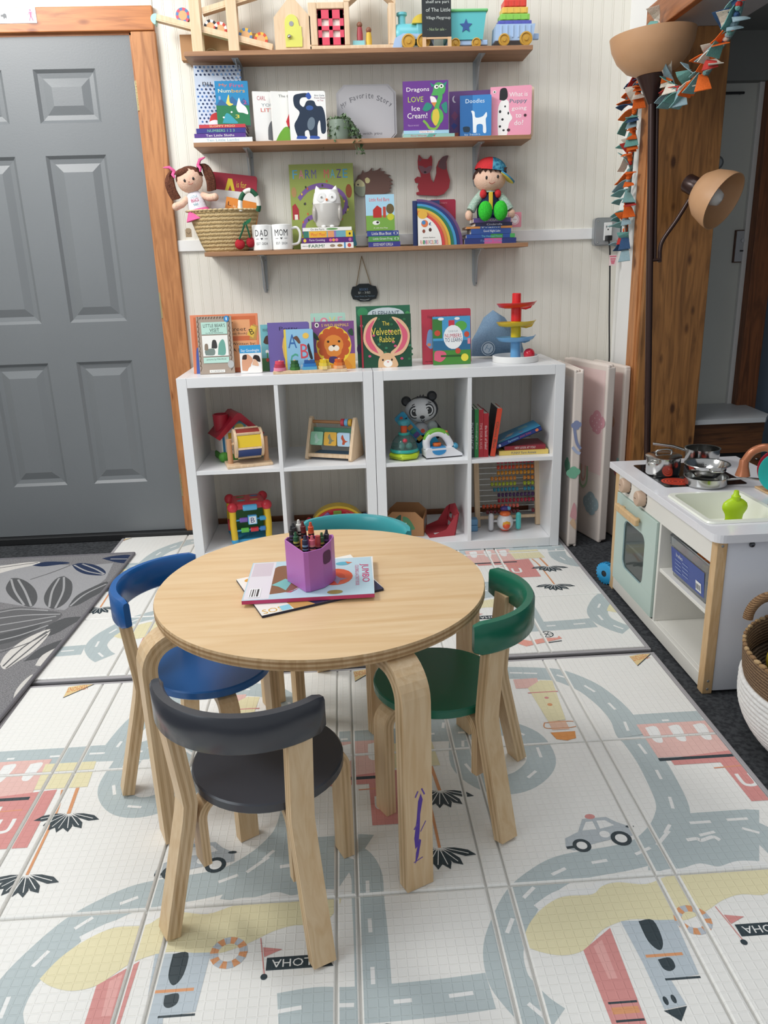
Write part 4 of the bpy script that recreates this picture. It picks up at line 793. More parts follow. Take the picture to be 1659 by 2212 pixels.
st_ = MB(); st_.tube([(.062, -.07, .045), (.08, -.076, .08), (.092, -.08, .11)], .0035, mat('1F5A3E', .9), 6).tube([(.105, -.066, .05), (.1, -.075, .08), (.092, -.08, .11)], .0035, mat('1F5A3E', .9), 6); st_.obj('stem', b)
MB().prism([(.08, .1), (.1, .115), (.118, .124), (.112, .108), (.095, .098)], -.082, -.078, mat('1F6A46', .9), plane='y').obj('leaf', b)
tg = MB().prism([(-.152, .06), (-.128, .06), (-.128, .088), (-.134, .094), (-.146, .094), (-.152, .088)], -.045, -.043, mat('9A8468', .8), plane='y').obj('paper_tag', b)
art('mark', tg, [('s', '6A5640', [(-.148, .08), (-.14, .072), (-.132, .08)], .002)], lambda x, y, k: Vector((x, -.045 - k, y)))
x0, x1, za, zb_ = -.638, -.458, 1.396, 1.533
bk('red alphabet board book poking out of the straw basket', x0, x1, 0, zb_, -.078, S3 + .03, 'A82F42', [('r', 'E9E9E6', 0, .0, 1, .76), ('p', 'E8CF3A', [(.3, .76), (.36, .93), (.45, .93), (.52, .76), (.45, .76), (.41, .84), (.37, .76)]), ('t', 'D9C24A', 'is for', .66, .86, .22, .09), ('e', '3F9A5A', .76, .42, .12, .1), ('e', '4A86B8', .45, .42, .2, .1), ('t', 'C0C4C8', 'a book of letters', .5, .66, .4, .03)], '8A2636', .02, 4, .1, G3, .01).rotation_euler.y = .12
bk('orange board book about a leopard inside the straw basket', -.585, -.452, 0, S3 + .2, -.112, S3 + .05, 'DE8A3A', [('t', '4A2A1E', 'L', .12, .84, .1, .1), ('t', 'F0E0C0', 'is for', .38, .8, .3, .07), ('t', '4A2A1E', 'Leopard', .78, .74, .4, .1)], 'C87430', .015, 4, .15, G3, .004).rotation_euler.y = .22
# girl doll
SK = mat('E8C4AE', .85, 'fabric', c2='E2BAA2'); HB = mat('6E4636', .8, 'fabric', c2='56342A'); PK = mat('E86AA0', .8, 'fabric')
d = thing('rag_doll', 'girl rag doll with brown pigtails sitting in the straw basket', 'doll', (-.667, -.110, 1.399), ry=-.2)
d.location.z = S3 + .168
MB().lathe([(0, -.03), (.04, -.03), (.036, .02), (.03, .05), (.018, .066), (0, .07)], mat('E6E3EA', .85, 'fabric'), 20, Matrix.Diagonal((1, .7, 1, 1))).obj('shirt', d, smooth=50)
art('shirt_print', d, [('t', '5AA8B0', 'LITTLE', 0, .044, .028, .007), ('t', 'D9688A', 'BIG', 0, .03, .03, .012), ('t', '5AA8B0', 'SIS', 0, .014, .022, .008)], lambda x, y, k: Vector((x, -.0275 + abs(x) * .35 - k - (.02 - (y - .02) * .0) * .0, y)))
MB().lathe([(0, -.005), (.04, -.002), (.055, -.03), (.06, -.04), (0, -.042)], PK, 24, Matrix.Diagonal((1, .7, 1, 1)) @ TR(0, 0, .0)).obj('skirt', d, smooth=40)
MB().ball((0, -.002, .108), (.052, .042, .048), SK, 22).obj('head', d, smooth=70)
for s in (-1, 1):
    MB().tube([(s * .03, 0, .045), (s * .055, -.012, .028), (s * .078, -.02, .024)], [.013, .014, .015], SK, 10).ball((s * .08, -.02, .024), .015, SK, 10).obj('arm', d, smooth=60)
    m = MB()
    for k in range(5):
        o_ = (k - 2) * .006; m.tube(smoothpath([(s * .042, .002, .145), (s * .068 + o_ * .4, -.004 + abs(o_), .148), (s * .078 + o_, -.006, .12), (s * .08 + o_, -.005, .085), (s * .072 + o_, 0, .052)], 3), .007, HB, 6)
    m.obj('pigtail', d, smooth=60)
    m = MB(); m.tube([(s * .048, -.008, .15), (s * .062, -.016, .168), (s * .085, -.016, .172)], [.007, .006, .002], PK, 6).tube([(s * .048, -.008, .15), (s * .056, -.02, .138), (s * .052, -.022, .125)], [.007, .007, .003], PK, 6); m.obj('ribbon', d, smooth=60)
MB().lathe([(math.sin(a) * 1.0, math.cos(a)) for a in [i * pi / 2 / 8 for i in range(9)]], HB, 22, TR(0, .004, .113) @ Matrix.Diagonal((.055, .044, .047, 1))).ball((-.016, -.024, .137), (.03, .018, .016), HB, 12).obj('hair', d, smooth=70)
MB().ball((-.014, -.0415, .105), (.005, .003, .006), BLACK, 10, k=6).obj('eye', d, smooth=60); MB().ball((.02, -.0395, .105), (.005, .003, .006), BLACK, 10, k=6).obj('eye', d, smooth=60)
MB().tube([(-.004, -.043, .09), (.006, -.0432, .086), (.016, -.042, .091)], .0012, mat('B0685A', .8), 5).ball((-.0, -.0445, .098), .0025, mat('D9A890', .8), 6).obj('mouth', d)
# mugs
def mug(label, x, txt, hand):
    t = thing('mug', label, 'mug', (x, -.13, S3)); PW = mat('F0F0EE', .12); r = .0405
    MB().lathe([(0, 0), (r - .003, 0), (r, .003), (r, .096), (r - .002, .098), (r - .005, .096), (r - .005, .008), (0, .006)], PW, 36).obj('cup', t, smooth=40)
    MB().tube(smoothpath([(r - .002, 0, .082), (r + .022, 0, .085), (r + .034, 0, .062), (r + .026, 0, .028), (r - .002, 0, .02)], 5), .0055, PW, 8, T=RZ(hand)).obj('handle', t, smooth=60)
    f = lambda u, v, k: Vector(((r + k) * math.sin(u / r), -(r + k) * math.cos(u / r), v))
    its = []
    for i, chh in enumerate(txt): its.append(('t', '2A2A2E', chh, (i - 1) * .019, .066, .015 if chh != 'M' else .017, .024))
    its += [('s', '2A2A2E', [(-.024, .044), (-.012, .044)], .0015), ('s', '2A2A2E', [(.012, .044), (.024, .044)], .0015), ('p', '2A2A2E', [(-.005, .046), (0, .04), (.005, .046), (.0025, .048), (0, .046), (-.0025, .048)])]
    for i, chh in enumerate('EST.2024'): its.append(('t', '55555A', chh, (i - 3.5) * .0058, .026, .0045 if chh != '.' else .0012, .009 if chh != '.' else .0015))
    art('lettering', t, its, f, .4); return t
mug('white mug lettered DAD beside the straw basket', (-.417, -.130, 1.236)[0], 'DAD', 2.6)
mug('white mug lettered MOM beside the DAD mug', (-.339, -.130, 1.234)[0], 'MOM', .15)
# farm books
zs = S3
for (x0, x1, a, b_), col, tx, tc, lb, ex, tw in ((( -.264, -.051, 1.230, 1.253), 'EDEDEA', 'FARM?', '2E6A4A', 'white flat book at the very bottom of the owl pile', [('r', '3A8AC8', .82, 0, .85, 1), ('e', 'C8504A', .92, .5, .035, .35), ('t', '55605A', 'where on my', .1, .5, .14, .3), ('e', '9A8A7A', .6, .5, .05, .25), ('e', '9A7A4A', .74, .5, .05, .25)], .3), (( -.259, -.052, 1.251, 1.271), '5E2A78', 'Farm Counting', 'EDE6F0', 'purple flat farm counting book below the striped one', [('e', 'E3C24A', .06, .5, .03, .35), ('e', 'DE6A9A', .56, .5, .03, .3), ('e', 'E3A24A', .62, .5, .03, .3), ('e', 'DE6A9A', .68, .5, .03, .3), ('e', 'B86A9A', .94, .5, .03, .35)], .3), (( -.250, -.053, 1.267, 1.292), '6FA8B8', 'Moo! Moo!', 'D9533A', 'multicoloured striped flat book in the pile under the owl', [('r', '3A7A6A', 0, .0, .1, 1), ('r', 'E9B23A', .11, 0, .47, 1), ('r', 'DE9A6A', .49, 0, .62, 1), ('r', '8A7AB8', .62, 0, .66, 1), ('r', 'E3C23A', .86, 0, 1, 1), ('e', '26262A', .94, .5, .02, .2)], .3), (( -.253, -.056, 1.292, 1.306), 'F0EEE8', 'On the Farm', '4A4A44', 'thin white flat book directly under the owl', [('e', '6A9A5A', .6, .5, .12, .3)], .28)):
    h_ = b_ - a; fb(lb, x0, x1, zs, zs + h_, -.15, col, tx, tc, .115, ST3, extra=ex, tw=tw, tx=.3); zs += h_
mz = [('r', '93A052', 0, 0, 1, 1)]
for i, (chh, c_) in enumerate(zip('FARM MAZE', ('5AA8D0', 'D97A9A', '4A6A9A', '6A5A9A', '', 'D9606A', '5AA8C8', '5A4A8A', '4A9AC0'))):
    if c_: mz.append(('t', c_, chh, .09 + i * .098, .885, .075, .1))
mz += [('s', '7A5A9A', [(.13, .6), (.3, .72), (.55, .75), (.8, .66), (.87, .52), (.75, .4), (.4, .4), (.22, .34), (.18, .22), (.26, .12)], .055), ('e', 'B08A5A', .06, .68, .04, .06), ('e', '8A4A2A', .92, .68, .05, .08), ('p', 'A8323A', [(.02, .36), (.02, .52), (.07, .55), (.12, .48), (.12, .36)]), ('r', 'EDE6DC', .05, .36, .1, .42), ('b', '3F8AA0', [(.82, .05), (.8, .2), (.95, .22), (1, .1), (1, .03)])]
mz += [('e', random.choice(('C8603A', '3A4A2A', 'E3C84A', '5A3A5A')), random.uniform(.1, .9), random.uniform(.1, .8), .012, .014) for _ in range(36)]
bk('large olive green farm activity book behind the owl', -.299, -.039, 1.312, 1.561, -.058, S3, '93A052', mz, '7A8644', .014, 0, .03, G3, .008)
# owl
o = thing('ceramic_owl', 'white and grey ceramic owl on the pile of farm books', 'figurine', (-.151, -.100, 1.310)); o.location.z = zs + .0003
OW = mat('F2F2F0', .12); OG = mat('C2BFBA', .15); E_ = Matrix.Diagonal((1, .8, 1, 1))
MB().lathe([(0, 0), (.038, 0), (.047, .008), (.056, .04), (.059, .075), (.057, .09)], OG, 32, E_).obj('body', o, smooth=50)
MB().lathe([(.057, .09), (.056, .105), (.05, .13), (.042, .142), (0, .143)], OW, 32, E_).obj('head', o, smooth=50)
for s in (-1, 1):
    MB().lathe([(.014, 0), (.008, .012), (0, .022)], OW, 12, TR(s * .034, 0, .138) @ RY(s * .25)).obj('ear', o, smooth=50)
    MB().ball((s * .05, -.01, .055), (.012, .03, .034), mat('AFAAA4', .15), 14).obj('wing', o, smooth=60)
    MB().lathe([(.02, 0), (.019, .003), (.014, .0045), (.006, .003), (.0045, .006), (0, .0065)], OW, 20, TR(s * .021, -.041, .113) @ RX(pi / 2)).obj('eye', o, smooth=40)
    MB().ball((s * .021, -.0475, .113), .0035, mat('9A9A98', .2), 10).obj('pupil', o, smooth=60)
    MB().ball((s * .017, -.034, .004), (.01, .01, .005), OW, 10).obj('foot', o, smooth=60)
MB().lathe([(0, 0), (.0045, .004), (.004, .009), (0, .011)], mat('E07A3A', .3), 10, TR(0, -.047, .097)).obj('beak', o, smooth=50)
# wall animals
hg = [(-.034, 1.486), (-.024, 1.505), (-.019, 1.518), (-.006, 1.523), (.002, 1.539), (.007, 1.527), (.027, 1.534), (.041, 1.547), (.040, 1.533), (.061, 1.537), (.076, 1.546), (.073, 1.533), (.093, 1.532), (.089, 1.523), (.117, 1.516), (.104, 1.512), (.125, 1.496), (.111, 1.494), (.125, 1.482), (.111, 1.478), (.119, 1.468), (.109, 1.466), (.115, 1.454), (.101, 1.450), (.080, 1.443), (.009, 1.438), (.002, 1.452), (-.017, 1.443), (-.034, 1.463)]
hp = thing('hedgehog_cutout', 'brown wooden hedgehog cutout on the wall', 'wall art', (hg[0][0], -.002, hg[0][1]))
L_ = lambda P, o_: [(x - o_[0], z - o_[1]) for x, z in P]
MB().prism(L_(hg, hg[0]), -.01, 0, mat('77584F', .6), plane='y').obj('silhouette', hp, bevel=.001)
art('paint', hp, [('b', 'A8B09A', L_([(-.031, 1.491), (-.014, 1.504), (.006, 1.490), (.010, 1.471), (.004, 1.440), (-.017, 1.441), (-.034, 1.460)], hg[0])), ('b', 'E0D9A8', L_([(-.030, 1.493), (-.014, 1.503), (.005, 1.490), (.005, 1.476), (-.015, 1.476), (-.030, 1.479)], hg[0])), ('b', 'E6DCA0', L_([(.009, 1.504), (.019, 1.510), (.030, 1.501), (.026, 1.489), (.013, 1.489)], hg[0])), ('b', '2A2A2A', L_([(-.024, 1.483), (-.020, 1.487), (-.016, 1.483), (-.020, 1.480)], hg[0]))], lambda x, y, k: Vector((x, -.01 - k, y)))
fx = [(.234, 1.591), (.249, 1.575), (.271, 1.573), (.285, 1.588), (.290, 1.571), (.289, 1.546), (.279, 1.521), (.284, 1.497), (.295, 1.483), (.307, 1.520), (.307, 1.543), (.317, 1.566), (.335, 1.582), (.357, 1.585), (.348, 1.561), (.350, 1.533), (.363, 1.490), (.358, 1.462), (.337, 1.439), (.311, 1.432), (.224, 1.438), (.221, 1.447), (.234, 1.451), (.227, 1.470), (.232, 1.484), (.219, 1.485), (.215, 1.499), (.227, 1.508), (.243, 1.505), (.240, 1.521), (.231, 1.540), (.230, 1.568)]
fp = thing('fox_cutout', 'red wooden fox cutout on the wall', 'wall art', (fx[0][0], -.002, fx[0][1]))
MB().prism(L_(fx, fx[0]), -.01, 0, mat('A8343E', .6), plane='y').obj('silhouette', fp, bevel=.001)
art('paint', fp, [('b', '6E4A50', L_([(.312, 1.543), (.320, 1.566), (.335, 1.581), (.356, 1.584), (.347, 1.561), (.347, 1.535), (.332, 1.533), (.322, 1.538)], fx[0])), ('b', '8A5A66', L_([(.231, 1.550), (.249, 1.547), (.261, 1.540), (.274, 1.546), (.289, 1.546), (.281, 1.525), (.261, 1.517), (.243, 1.524)], fx[0])), ('b', '8A4A52', L_([(.235, 1.584), (.246, 1.573), (.239, 1.566), (.234, 1.570)], fx[0])), ('b', '2A2028', L_([(.253, 1.526), (.261, 1.528), (.265, 1.523), (.258, 1.520)], fx[0]))], lambda x, y, k: Vector((x, -.01 - k, y)))
# barn pile
zs = S3
for (x0, x1, a, b_), col, tx, lb in (((.010, .140, 1.236, 1.257), '3D3F8C', 'GOOD NIGHT GORILLA', 'indigo flat book at the bottom under the barn book'), ((.011, .137, 1.259, 1.280), '5A9A50', 'Little Green Frog', 'green flat book in the middle under the barn book'), ((.006, .134, 1.282, 1.303), '3A4A92', 'Little Blue Boat', 'blue flat book directly under the barn book')):
    h_ = b_ - a; fb(lb, x0, x1, zs, zs + h_, -.14, col, tx, 'E9E9E4', .12, ST3, tw=.62, tx=.46, extra=[('s', 'E9E9E4', [(.86, .3), (.95, .3), (.95, .7), (.86, .7), (.86, .3)], .02)] if 'Little' in tx else ()); zs += h_
b_ = bk('small board book with a red barn on a farm', .004, .120, 1.304, 1.433, -.135, zs, 'A9CFE0', [('r', 'A9D3E8', 0, .4, 1, 1), ('r', '7AA84A', 0, 0, 1, .42), ('t', 'E0483C', 'Little Red Barn', .48, .86, .7, .1), ('p', 'B8342E', [(.25, .36), (.25, .58), (.4, .7), (.55, .62), (.55, .36)]), ('r', 'C04A3A', .6, .36, .7, .66), ('e', 'EDEDE8', .35, .22, .13, .06), ('e', '2A2A2A', .4, .23, .05, .03), ('e', 'C8C83A', .86, .38, .12, .1), ('e', '6A5A3A', .85, .6, .14, .14), ('t', 'EFE9D8', 'A Lift-the-Flap', .5, .07, .5, .05)], '8C2A38', .02, 3, .04, G3, .012)
# rainbow
xa, xb, za, zb_ = .212, .397, 1.235, 1.412
bk('navy book standing behind the rainbow book', .197, .308, 1.237, 1.408, -.1, S3, '33406E', (), '2A3560', .015, 0, .03, G3)
bk('plain red book standing behind the rainbow book', .275, .377, 1.236, 1.412, -.08, S3, '9E2740', [('t', 'C8808A', 'bears', .5, .93, .3, .04)], '8A2038', .014, 0, .03, G3, .008)
r_ = thing('rainbow_book', 'quarter round board book with rainbow arcs around a white corner', 'book', (xa, -.135, S3), rx=-.04, group=G3); H = zb_ - S3; W_ = xb - xa
cols = ['6A4A78', '2E3A78', '4A9AC8', '2F7A5A', 'E0B84A', 'DE8A4A', 'D64A4A', 'EDEBE6']
for i, c_ in enumerate(cols):
    f_ = 1 - i * .068; Q = [(0, 0)] + [(W_ * f_ * math.cos(a), H * (1 - i * .05) * math.sin(a)) for a in [pi / 2 * k / 14 for k in range(15)]]
    MB().prism(Q, -.0022 * i, .012, mat(c_, .4), plane='y').obj('page', r_)
art('cover_print', r_, [('e', 'E3B24A', .02, .118, .02, .016), ('e', 'E07A4A', .028, .084, .014, .014), ('e', '4A8AC0', .024, .088, .008, .008), ('e', '8A4A3A', .024, .055, .006, .007), ('e', '4A2A24', .05, .06, .006, .007), ('p', '4A6A9A', [(.046, .085), (.054, .09), (.05, .08), (.056, .076), (.045, .078)]), ('t', '4A4A4E', 'Julianne Rainbow', .045, .03, .05, .006)] + [('t', c_, chh, .012 + i * .0056, .013, .0048, .015) for i, (chh, c_) in enumerate(zip('RAINBOWCOLORS', ['D64A4A', 'E0A04A', '3A9A5A', '3A6AB0', 'D64A8A', 'E0704A', '3A9A8A', '8A4A9A', 'D64A4A', 'E0A04A', '3A9A5A', '3A6AB0', 'D64A8A']))], lambda x, y, k: Vector((x, -.0155 - k, y)))
# pile under boy doll
zs = S3
for (x0, x1, a, b_), col, tx, tc, lb, ex in (((.403, .615, 1.234, 1.256), '2E3A78', 'Family Tree', '6A8AC0', 'navy flat book with pink band at the bottom of the doll pile', [('r', 'C8609A', .38, 0, .72, 1)]), ((.410, .609, 1.256, 1.272), '2F4F9A', 'The Haunted House', '6FC0C8', 'blue and green flat book second from the bottom under the doll', [('r', '3F8A4A', .5, 0, .75, 1), ('r', '4AA85A', .9, 0, 1, 1)]), ((.429, .593, 1.272, 1.293), '34549A', 'Good Night Lake', 'E8ECF0', 'plain blue flat book midway in the pile under the boy doll', []), ((.410, .597, 1.291, 1.300), 'D08A4A', 'Trains', 'F0E8D8', 'thin orange flat book in the pile under the doll', [('r', '3A5A9A', .3, 0, .75, 1)]), ((.446, .597, 1.300, 1.314), '2A2A4A', 'Cinderella', 'D8D4E8', 'dark navy flat book just below the violet one', []), ((.439, .591, 1.312, 1.330), '5A4A80', 'DINOSAUR', 'E6E2D8', 'violet flat book directly under the boy doll', [('e', '4A8A5A', .3, .5, .05, .35)])):
    h_ = b_ - a; fb(lb, x0, x1, zs, zs + h_, -.15, col, tx, tc, .12, ST3, extra=ex, tw=.42, tx=.52); zs += h_
d = thing('rag_doll', 'boy rag doll with colourful cap and green shoes on the books', 'doll', (.514, -.090, 1.337)); d.location.z = zs + .0005
NAV = mat('2A3352', .85, 'fabric'); SHT = mat('B9CBBE', .85, 'fabric', c2='8FB0A0'); GRN = mat('3FC63E', .85, 'fabric', c2='35B236'); RDF = mat('D23B40', .85, 'fabric')
MB().lathe([(0, 0), (.05, .0), (.052, .03), (.042, .085), (.02, .105), (0, .108)], NAV, 24, Matrix.Diagonal((1, .65, 1, 1))).obj('vest', d, smooth=50)
MB().bb(-.008, .008, -.037, -.02, .03, .098, mat('E3C23A', .7)).obj('zip', d, bevel=.003)
for s in (-1, 1):
    MB().tube(smoothpath([(s * .03, 0, .095), (s * .062, -.012, .06), (s * .08, -.02, .03)], 3), .018, SHT, 10).obj('sleeve', d, smooth=60)
    MB().ball((s * .088, -.022, .012), (.016, .015, .02), SK, 12).obj('hand', d, smooth=60)
    MB().ball((s * .03, -.022, .092), (.014, .012, .017), RDF, 12).obj('strap', d, smooth=60)
    MB().tube([(s * .024, -.03, .012), (s * .03, -.06, .012)], .016, mat('3A4470', .85), 10).obj('leg', d, smooth=60)
    MB().ball((s * .031, -.078, .024), (.029, .02, .038), GRN, 18).obj('shoe', d, smooth=70)
MB().lathe([(.03, .098), (.026, .112), (.018, .112)], SHT, 18).obj('collar', d, smooth=50)
MB().ball((0, -.004, .148), (.066, .05, .05), SK, 24).obj('head', d, smooth=70)
hr = MB(); HD = mat('4A342E', .85, 'fabric')
hr.lathe([(math.sin(a), math.cos(a)) for a in [i * pi * .5 / 8 for i in range(9)]], HD, 26, TR(0, .006, .152) @ Matrix.Diagonal((.069, .052, .052, 1)))
for k in range(6): hr.prism([(-.056 + k * .02, .188), (-.036 + k * .02, .188), (-.046 + k * .0205, .166 + .004 * (k % 2))], -.053 + abs(k - 2.5) * .006, -.043 + abs(k - 2.5) * .006, HD, plane='y')
hr.obj('hair', d, smooth=60)
MB().ball((-.022, -.051, .15), (.0045, .003, .007), BLACK, 10, k=6).obj('eye', d, smooth=60); MB().ball((.024, -.051, .153), (.0045, .003, .007), BLACK, 10, k=6).obj('eye', d, smooth=60)
MB().tube(smoothpath([(-.012, -.0535, .132), (-.002, -.054, .126), (.012, -.0535, .133)], 3), .0012, mat('A8584A', .8), 5).obj('mouth', d)
cap = MB(); T = TR(.004, .0, .18) @ RY(.12) @ Matrix.Diagonal((.066, .056, .052, 1)); pr = [(math.sin(a), math.cos(a)) for a in [i * pi * .5 / 7 for i in range(8)]]
cap.lathe(pr, RDF, 8, T, pi * .75, pi * 1.48).lathe(pr, mat('5AA8C0', .85, 'fabric', c2='2F6A90', scale=90), 10, T, pi * 1.48, pi * 2.2).lathe(pr, RDF, 8, T, pi * .2, pi * .75); cap.obj('cap', d, smooth=60)
MB().prism(circ(.06, -.01, .045, .04, 16, -pi * .7, pi * .35), -.003, .003, mat('3F86A8', .85), TR(.01, -.012, .192) @ RY(.62)).prism(circ(.06, -.01, .043, .038, 16, -pi * .7, pi * .35), -.005, -.003, mat('E0D25A', .85), TR(.01, -.012, .192) @ RY(.62)).obj('cap_brim', d, smooth=40)
c = thing('swing_tag', 'pink card tag with white ring on the books beside the doll', 'tag', (.614, -.120, 1.325)); c.location.z -= .0
MB().prism(rrect(-.027, .027, -.03, .028, .004), -.001, .001, mat('D98A98', .5), plane='y').obj('card', c)
MB().tube([(-.02, 0, .02), (-.045, .01, .012)], .0008, WHITE, 4).obj('string', c)
art('mark', c, [('e', 'EDE6E6', 0, 0, .018, .02), ('e', 'D98A98', 0, 0, .0155, .0175), ('e', 'EDE6E6', 0, 0, .013, .015), ('t', 'B86A7A', 'new', 0, 0, .015, .005)], lambda x, y, k: Vector((x, -.001 - k, y)))
# hanging slate
h = thing('hanging_chalkboard', 'little hanging chalkboard listing book prices below the shelf', 'sign', (-.010, -.012, 1.017)); h.location.y = -.004
bw = .058; P = [(-.02, .0), (.02, 0), (.035, .008), (.05, .01), (.056, .026), (.058, .035), (.056, .046), (.05, .062), (.035, .064), (.02, .073), (-.02, .073), (-.035, .064), (-.05, .062), (-.056, .046), (-.058, .035), (-.056, .026), (-.05, .01), (-.035, .008)]
MB().prism(P, -.006, 0, mat('2A3034', .75), plane='y').obj('board', h, bevel=.001)
art('writing', h, [('t', '6A8AB0', 'BOOKS', -.002, .05, .036, .01), ('t', 'D0D4D0', '$1 - 3/$2', 0, .036, .052, .01), ('t', '7A94A8', 'Toys Price As Marked', 0, .021, .085, .007), ('s', 'C0C4C4', [(-.02, .009), (-.005, .006), (.005, .006), (.02, .009)], .0018)], lambda x, y, k: Vector((x, -.006 - k, y)), .8)
st_ = MB(); ap = (-.006, -.003, .186)
st_.tube([(-.034, -.004, .062), ap], .0016, mat('9A8462', .9), 5).tube([(.03, -.004, .063), ap], .0016, mat('9A8462', .9), 5); st_.obj('string', h)
MB().cyl((-.006, -.004, .184), .003, .006, GALV, 8, axis='y').obj('nail', h)

# ---------------- on top of the cube shelves ----------------
GT = 'picture books standing on the cube shelves'
bk('large orange book with a lettered block behind the bear book', -.718, -.450, .791, .994, -.28, KT, 'DE8660', [('r', 'C96A40', .05, 0, .97, .96), ('r', 'E0A070', .5, .62, .88, .9), ('t', '3A2418', 'Street', .68, .74, .28, .07), ('t', '3A2418', 'our', .58, .83, .1, .06), ('t', '3A2418', '(dness Book)', .68, .66, .3, .05), ('p', 'B8904A', [(.86, .56), (.93, .82), (1, .78), (.96, .54)]), ('p', 'D9B84A', [(.83, .64), (.9, .8), (.97, .76), (.92, .58)]), ('t', '2A1E14', 'B', .9, .69, .06, .1, .3), ('r', 'E0A070', .56, .08, .97, .54), ('t', '3A2418', 'Written by:', .77, .48, .36, .06), ('t', '3A2418', 'A Friend', .75, .38, .3, .06), ('r', 'A05030', .5, .0, .55, .6), ('b', '4A62B0', [(.04, .0), (.06, .4), (.1, .4), (.1, 0)])], 'D67A58', .012, 0, .14, GT)
bk('picture book with grey patterned border and mint title panel', -.688, -.550, .795, .989, -.31, KT, 'B9A58C', [('r', 'A8988A', 0, 0, 1, 1)] + [('s', '6A5648', [(x, y), (x + .04, y + .06), (x + .02, y + .1)], .02) for x in (.02, .9) for y in [k * .085 + .05 for k in range(11)]] + [('s', '6A5648', [(.1 + k * .08, .96), (.14 + k * .08, .99)], .02) for k in range(10)] + [('r', 'B9DDD0', .13, .69, .86, .9), ('t', '2E2E2E', "LITTLE BEAR'S", .5, .84, .62, .06), ('t', '2E2E2E', 'VISIT', .5, .76, .28, .06), ('t', '4A4A4A', 'by ELSE MINARIK', .5, .71, .5, .025), ('r', 'F0EFEA', .13, .31, .86, .67), ('b', '7A8A84', [(.2, .33), (.2, .42), (.45, .44), (.45, .33)]), ('b', '3A3A3A', [(.38, .45), (.42, .58), (.52, .58), (.54, .45)]), ('b', '6FA89A', [(.55, .33), (.6, .52), (.72, .6), (.78, .5), (.76, .33)]), ('b', '8A7A6A', [(.18, .42), (.2, .52), (.28, .52), (.28, .42)]), ('r', 'B9DDD0', .13, .19, .86, .29), ('t', '3A3A3A', 'pictures by MAURICE', .5, .25, .56, .035), ('r', 'F2F0EA', .28, .02, .72, .07), ('t', '4A4A4A', 'An I CAN READ Book', .5, .045, .38, .025), ('e', 'B9B9B7', .9, .16, .09, .07), ('e', '3A8AC8', .86, .95, .075, .055), ('t', 'F4F4F4', '1', .86, .95, .03, .05)], '9A8A78', .008, 2, .14, GT)
bk('small blue and white bedtime board book', -.523, -.439, .793, .876, -.335, KT, 'EDEDEB', [('r', '3A9AD0', 0, .72, 1, 1), ('t', 'F2F6F8', 'Say Goodnight', .5, .8, .86, .12), ('b', 'D9A080', [(.08, .1), (.1, .5), (.35, .68), (.6, .5), (.5, .3), (.4, .1)]), ('b', '3A2A24', [(.1, .5), (.15, .64), (.32, .66), (.3, .5)]), ('b', '2A2424', [(.6, .52), (.68, .64), (.9, .6), (.95, .4), (.8, .42)]), ('b', 'E0B494', [(.55, .3), (.65, .5), (.8, .42), (.85, .25)]), ('b', 'F2F0EC', [(.3, .02), (.4, .2), (.6, .26), (.95, .2), (.95, .02)])], '3A9AD0', .018, 2, .12, GT, .006)
bk('teal picture book with a brown dog, mostly hidden by the purple one', -.442, -.327, .792, .949, -.285, KT, '6FB0B8', [('t', '3A4A4A', 'WHERE', .22, .88, .3, .07), ('b', '4A3228', [(.08, .62), (.16, .74), (.3, .76), (.34, .6), (.18, .58)]), ('e', 'F2F0EC', .2, .42, .06, .04), ('r', '4A8A4A', .18, .28, .22, .4), ('r', '4A7A4A', 0, 0, 1, .28), ('e', 'D0483C', .2, .24, .05, .04)], '5A9AA4', .012, -2, .12, GT)
bk('plain purple board book behind the alphabet book', -.410, -.245, .792, .957, -.31, KT, '6C5FA0', [('t', '2E2850', 'Potty', .5, .86, .44, .1), ('t', '2E2850', 'Leslie', .32, .1, .26, .06), ('b', 'E3B86A', [(.33, .5), (.38, .7), (.5, .7), (.5, .3), (.38, .25)])], '5C5090', .02, -1, .1, GT, .008)
bk('pale green board book peeking above the lion book', -.238, -.098, .786, .985, -.27, KT, 'A9CDBE', [('t', 'D98A9A', 'L', .16, .86, .14, .14), ('e', 'D98A9A', .38, .85, .11, .07), ('e', 'C9DCCB', .38, .85, .06, .04), ('t', 'E3D27A', 'V', .62, .86, .18, .14), ('t', 'D9A0B0', 'E', .85, .86, .14, .14)], '9ABFB0', .014, 0, .12, GT, .006)
lion = [('r', '7A4A86', 0, .3, 1, 1), ('r', 'E0A03A', 0, 0, 1, .32), ('r', 'C85A3A', 0, .2, .2, .36), ('t', 'E8C85A', '5 WILD ANIMALS', .55, .92, .64, .06), ('e', 'F0EDE4', .12, .93, .05, .05), ('e', '3A3A3A', .12, .93, .028, .03), ('b', 'D9902F', [(.15, .0), (.3, .25), (.7, .25), (.9, 0)]), ('e', 'EBCB3F', .5, .5, .42, .4)]
lion += [('e', 'C0582A', .5 + .3 * math.cos(a), .52 + .28 * math.sin(a), .1, .09) for a in [k * pi / 6 for k in range(12)]] + [('e', 'C0582A', .5, .52, .32, .3), ('e', 'DE8A3A', .5, .52, .23, .2), ('e', 'DE8A3A', .5, .38, .18, .12), ('e', 'F2EAD8', .44, .44, .07, .06), ('e', 'F2EAD8', .56, .44, .07, .06), ('p', '2A2424', [(.45, .51), (.55, .51), (.5, .46)]), ('e', '3A2A1E', .37, .58, .03, .025), ('e', '3A2A1E', .63, .58, .03, .025), ('b', '4A3A6A', [(.35, .16), (.4, .26), (.55, .26), (.6, .16), (.48, .12)]), ('b', '2F4A3A', [(.02, .8), (.1, .74), (.16, .62), (.05, .66)]), ('b', '2F4A3A', [(.85, .8), (.95, .84), (.97, .7), (.88, .72)])]
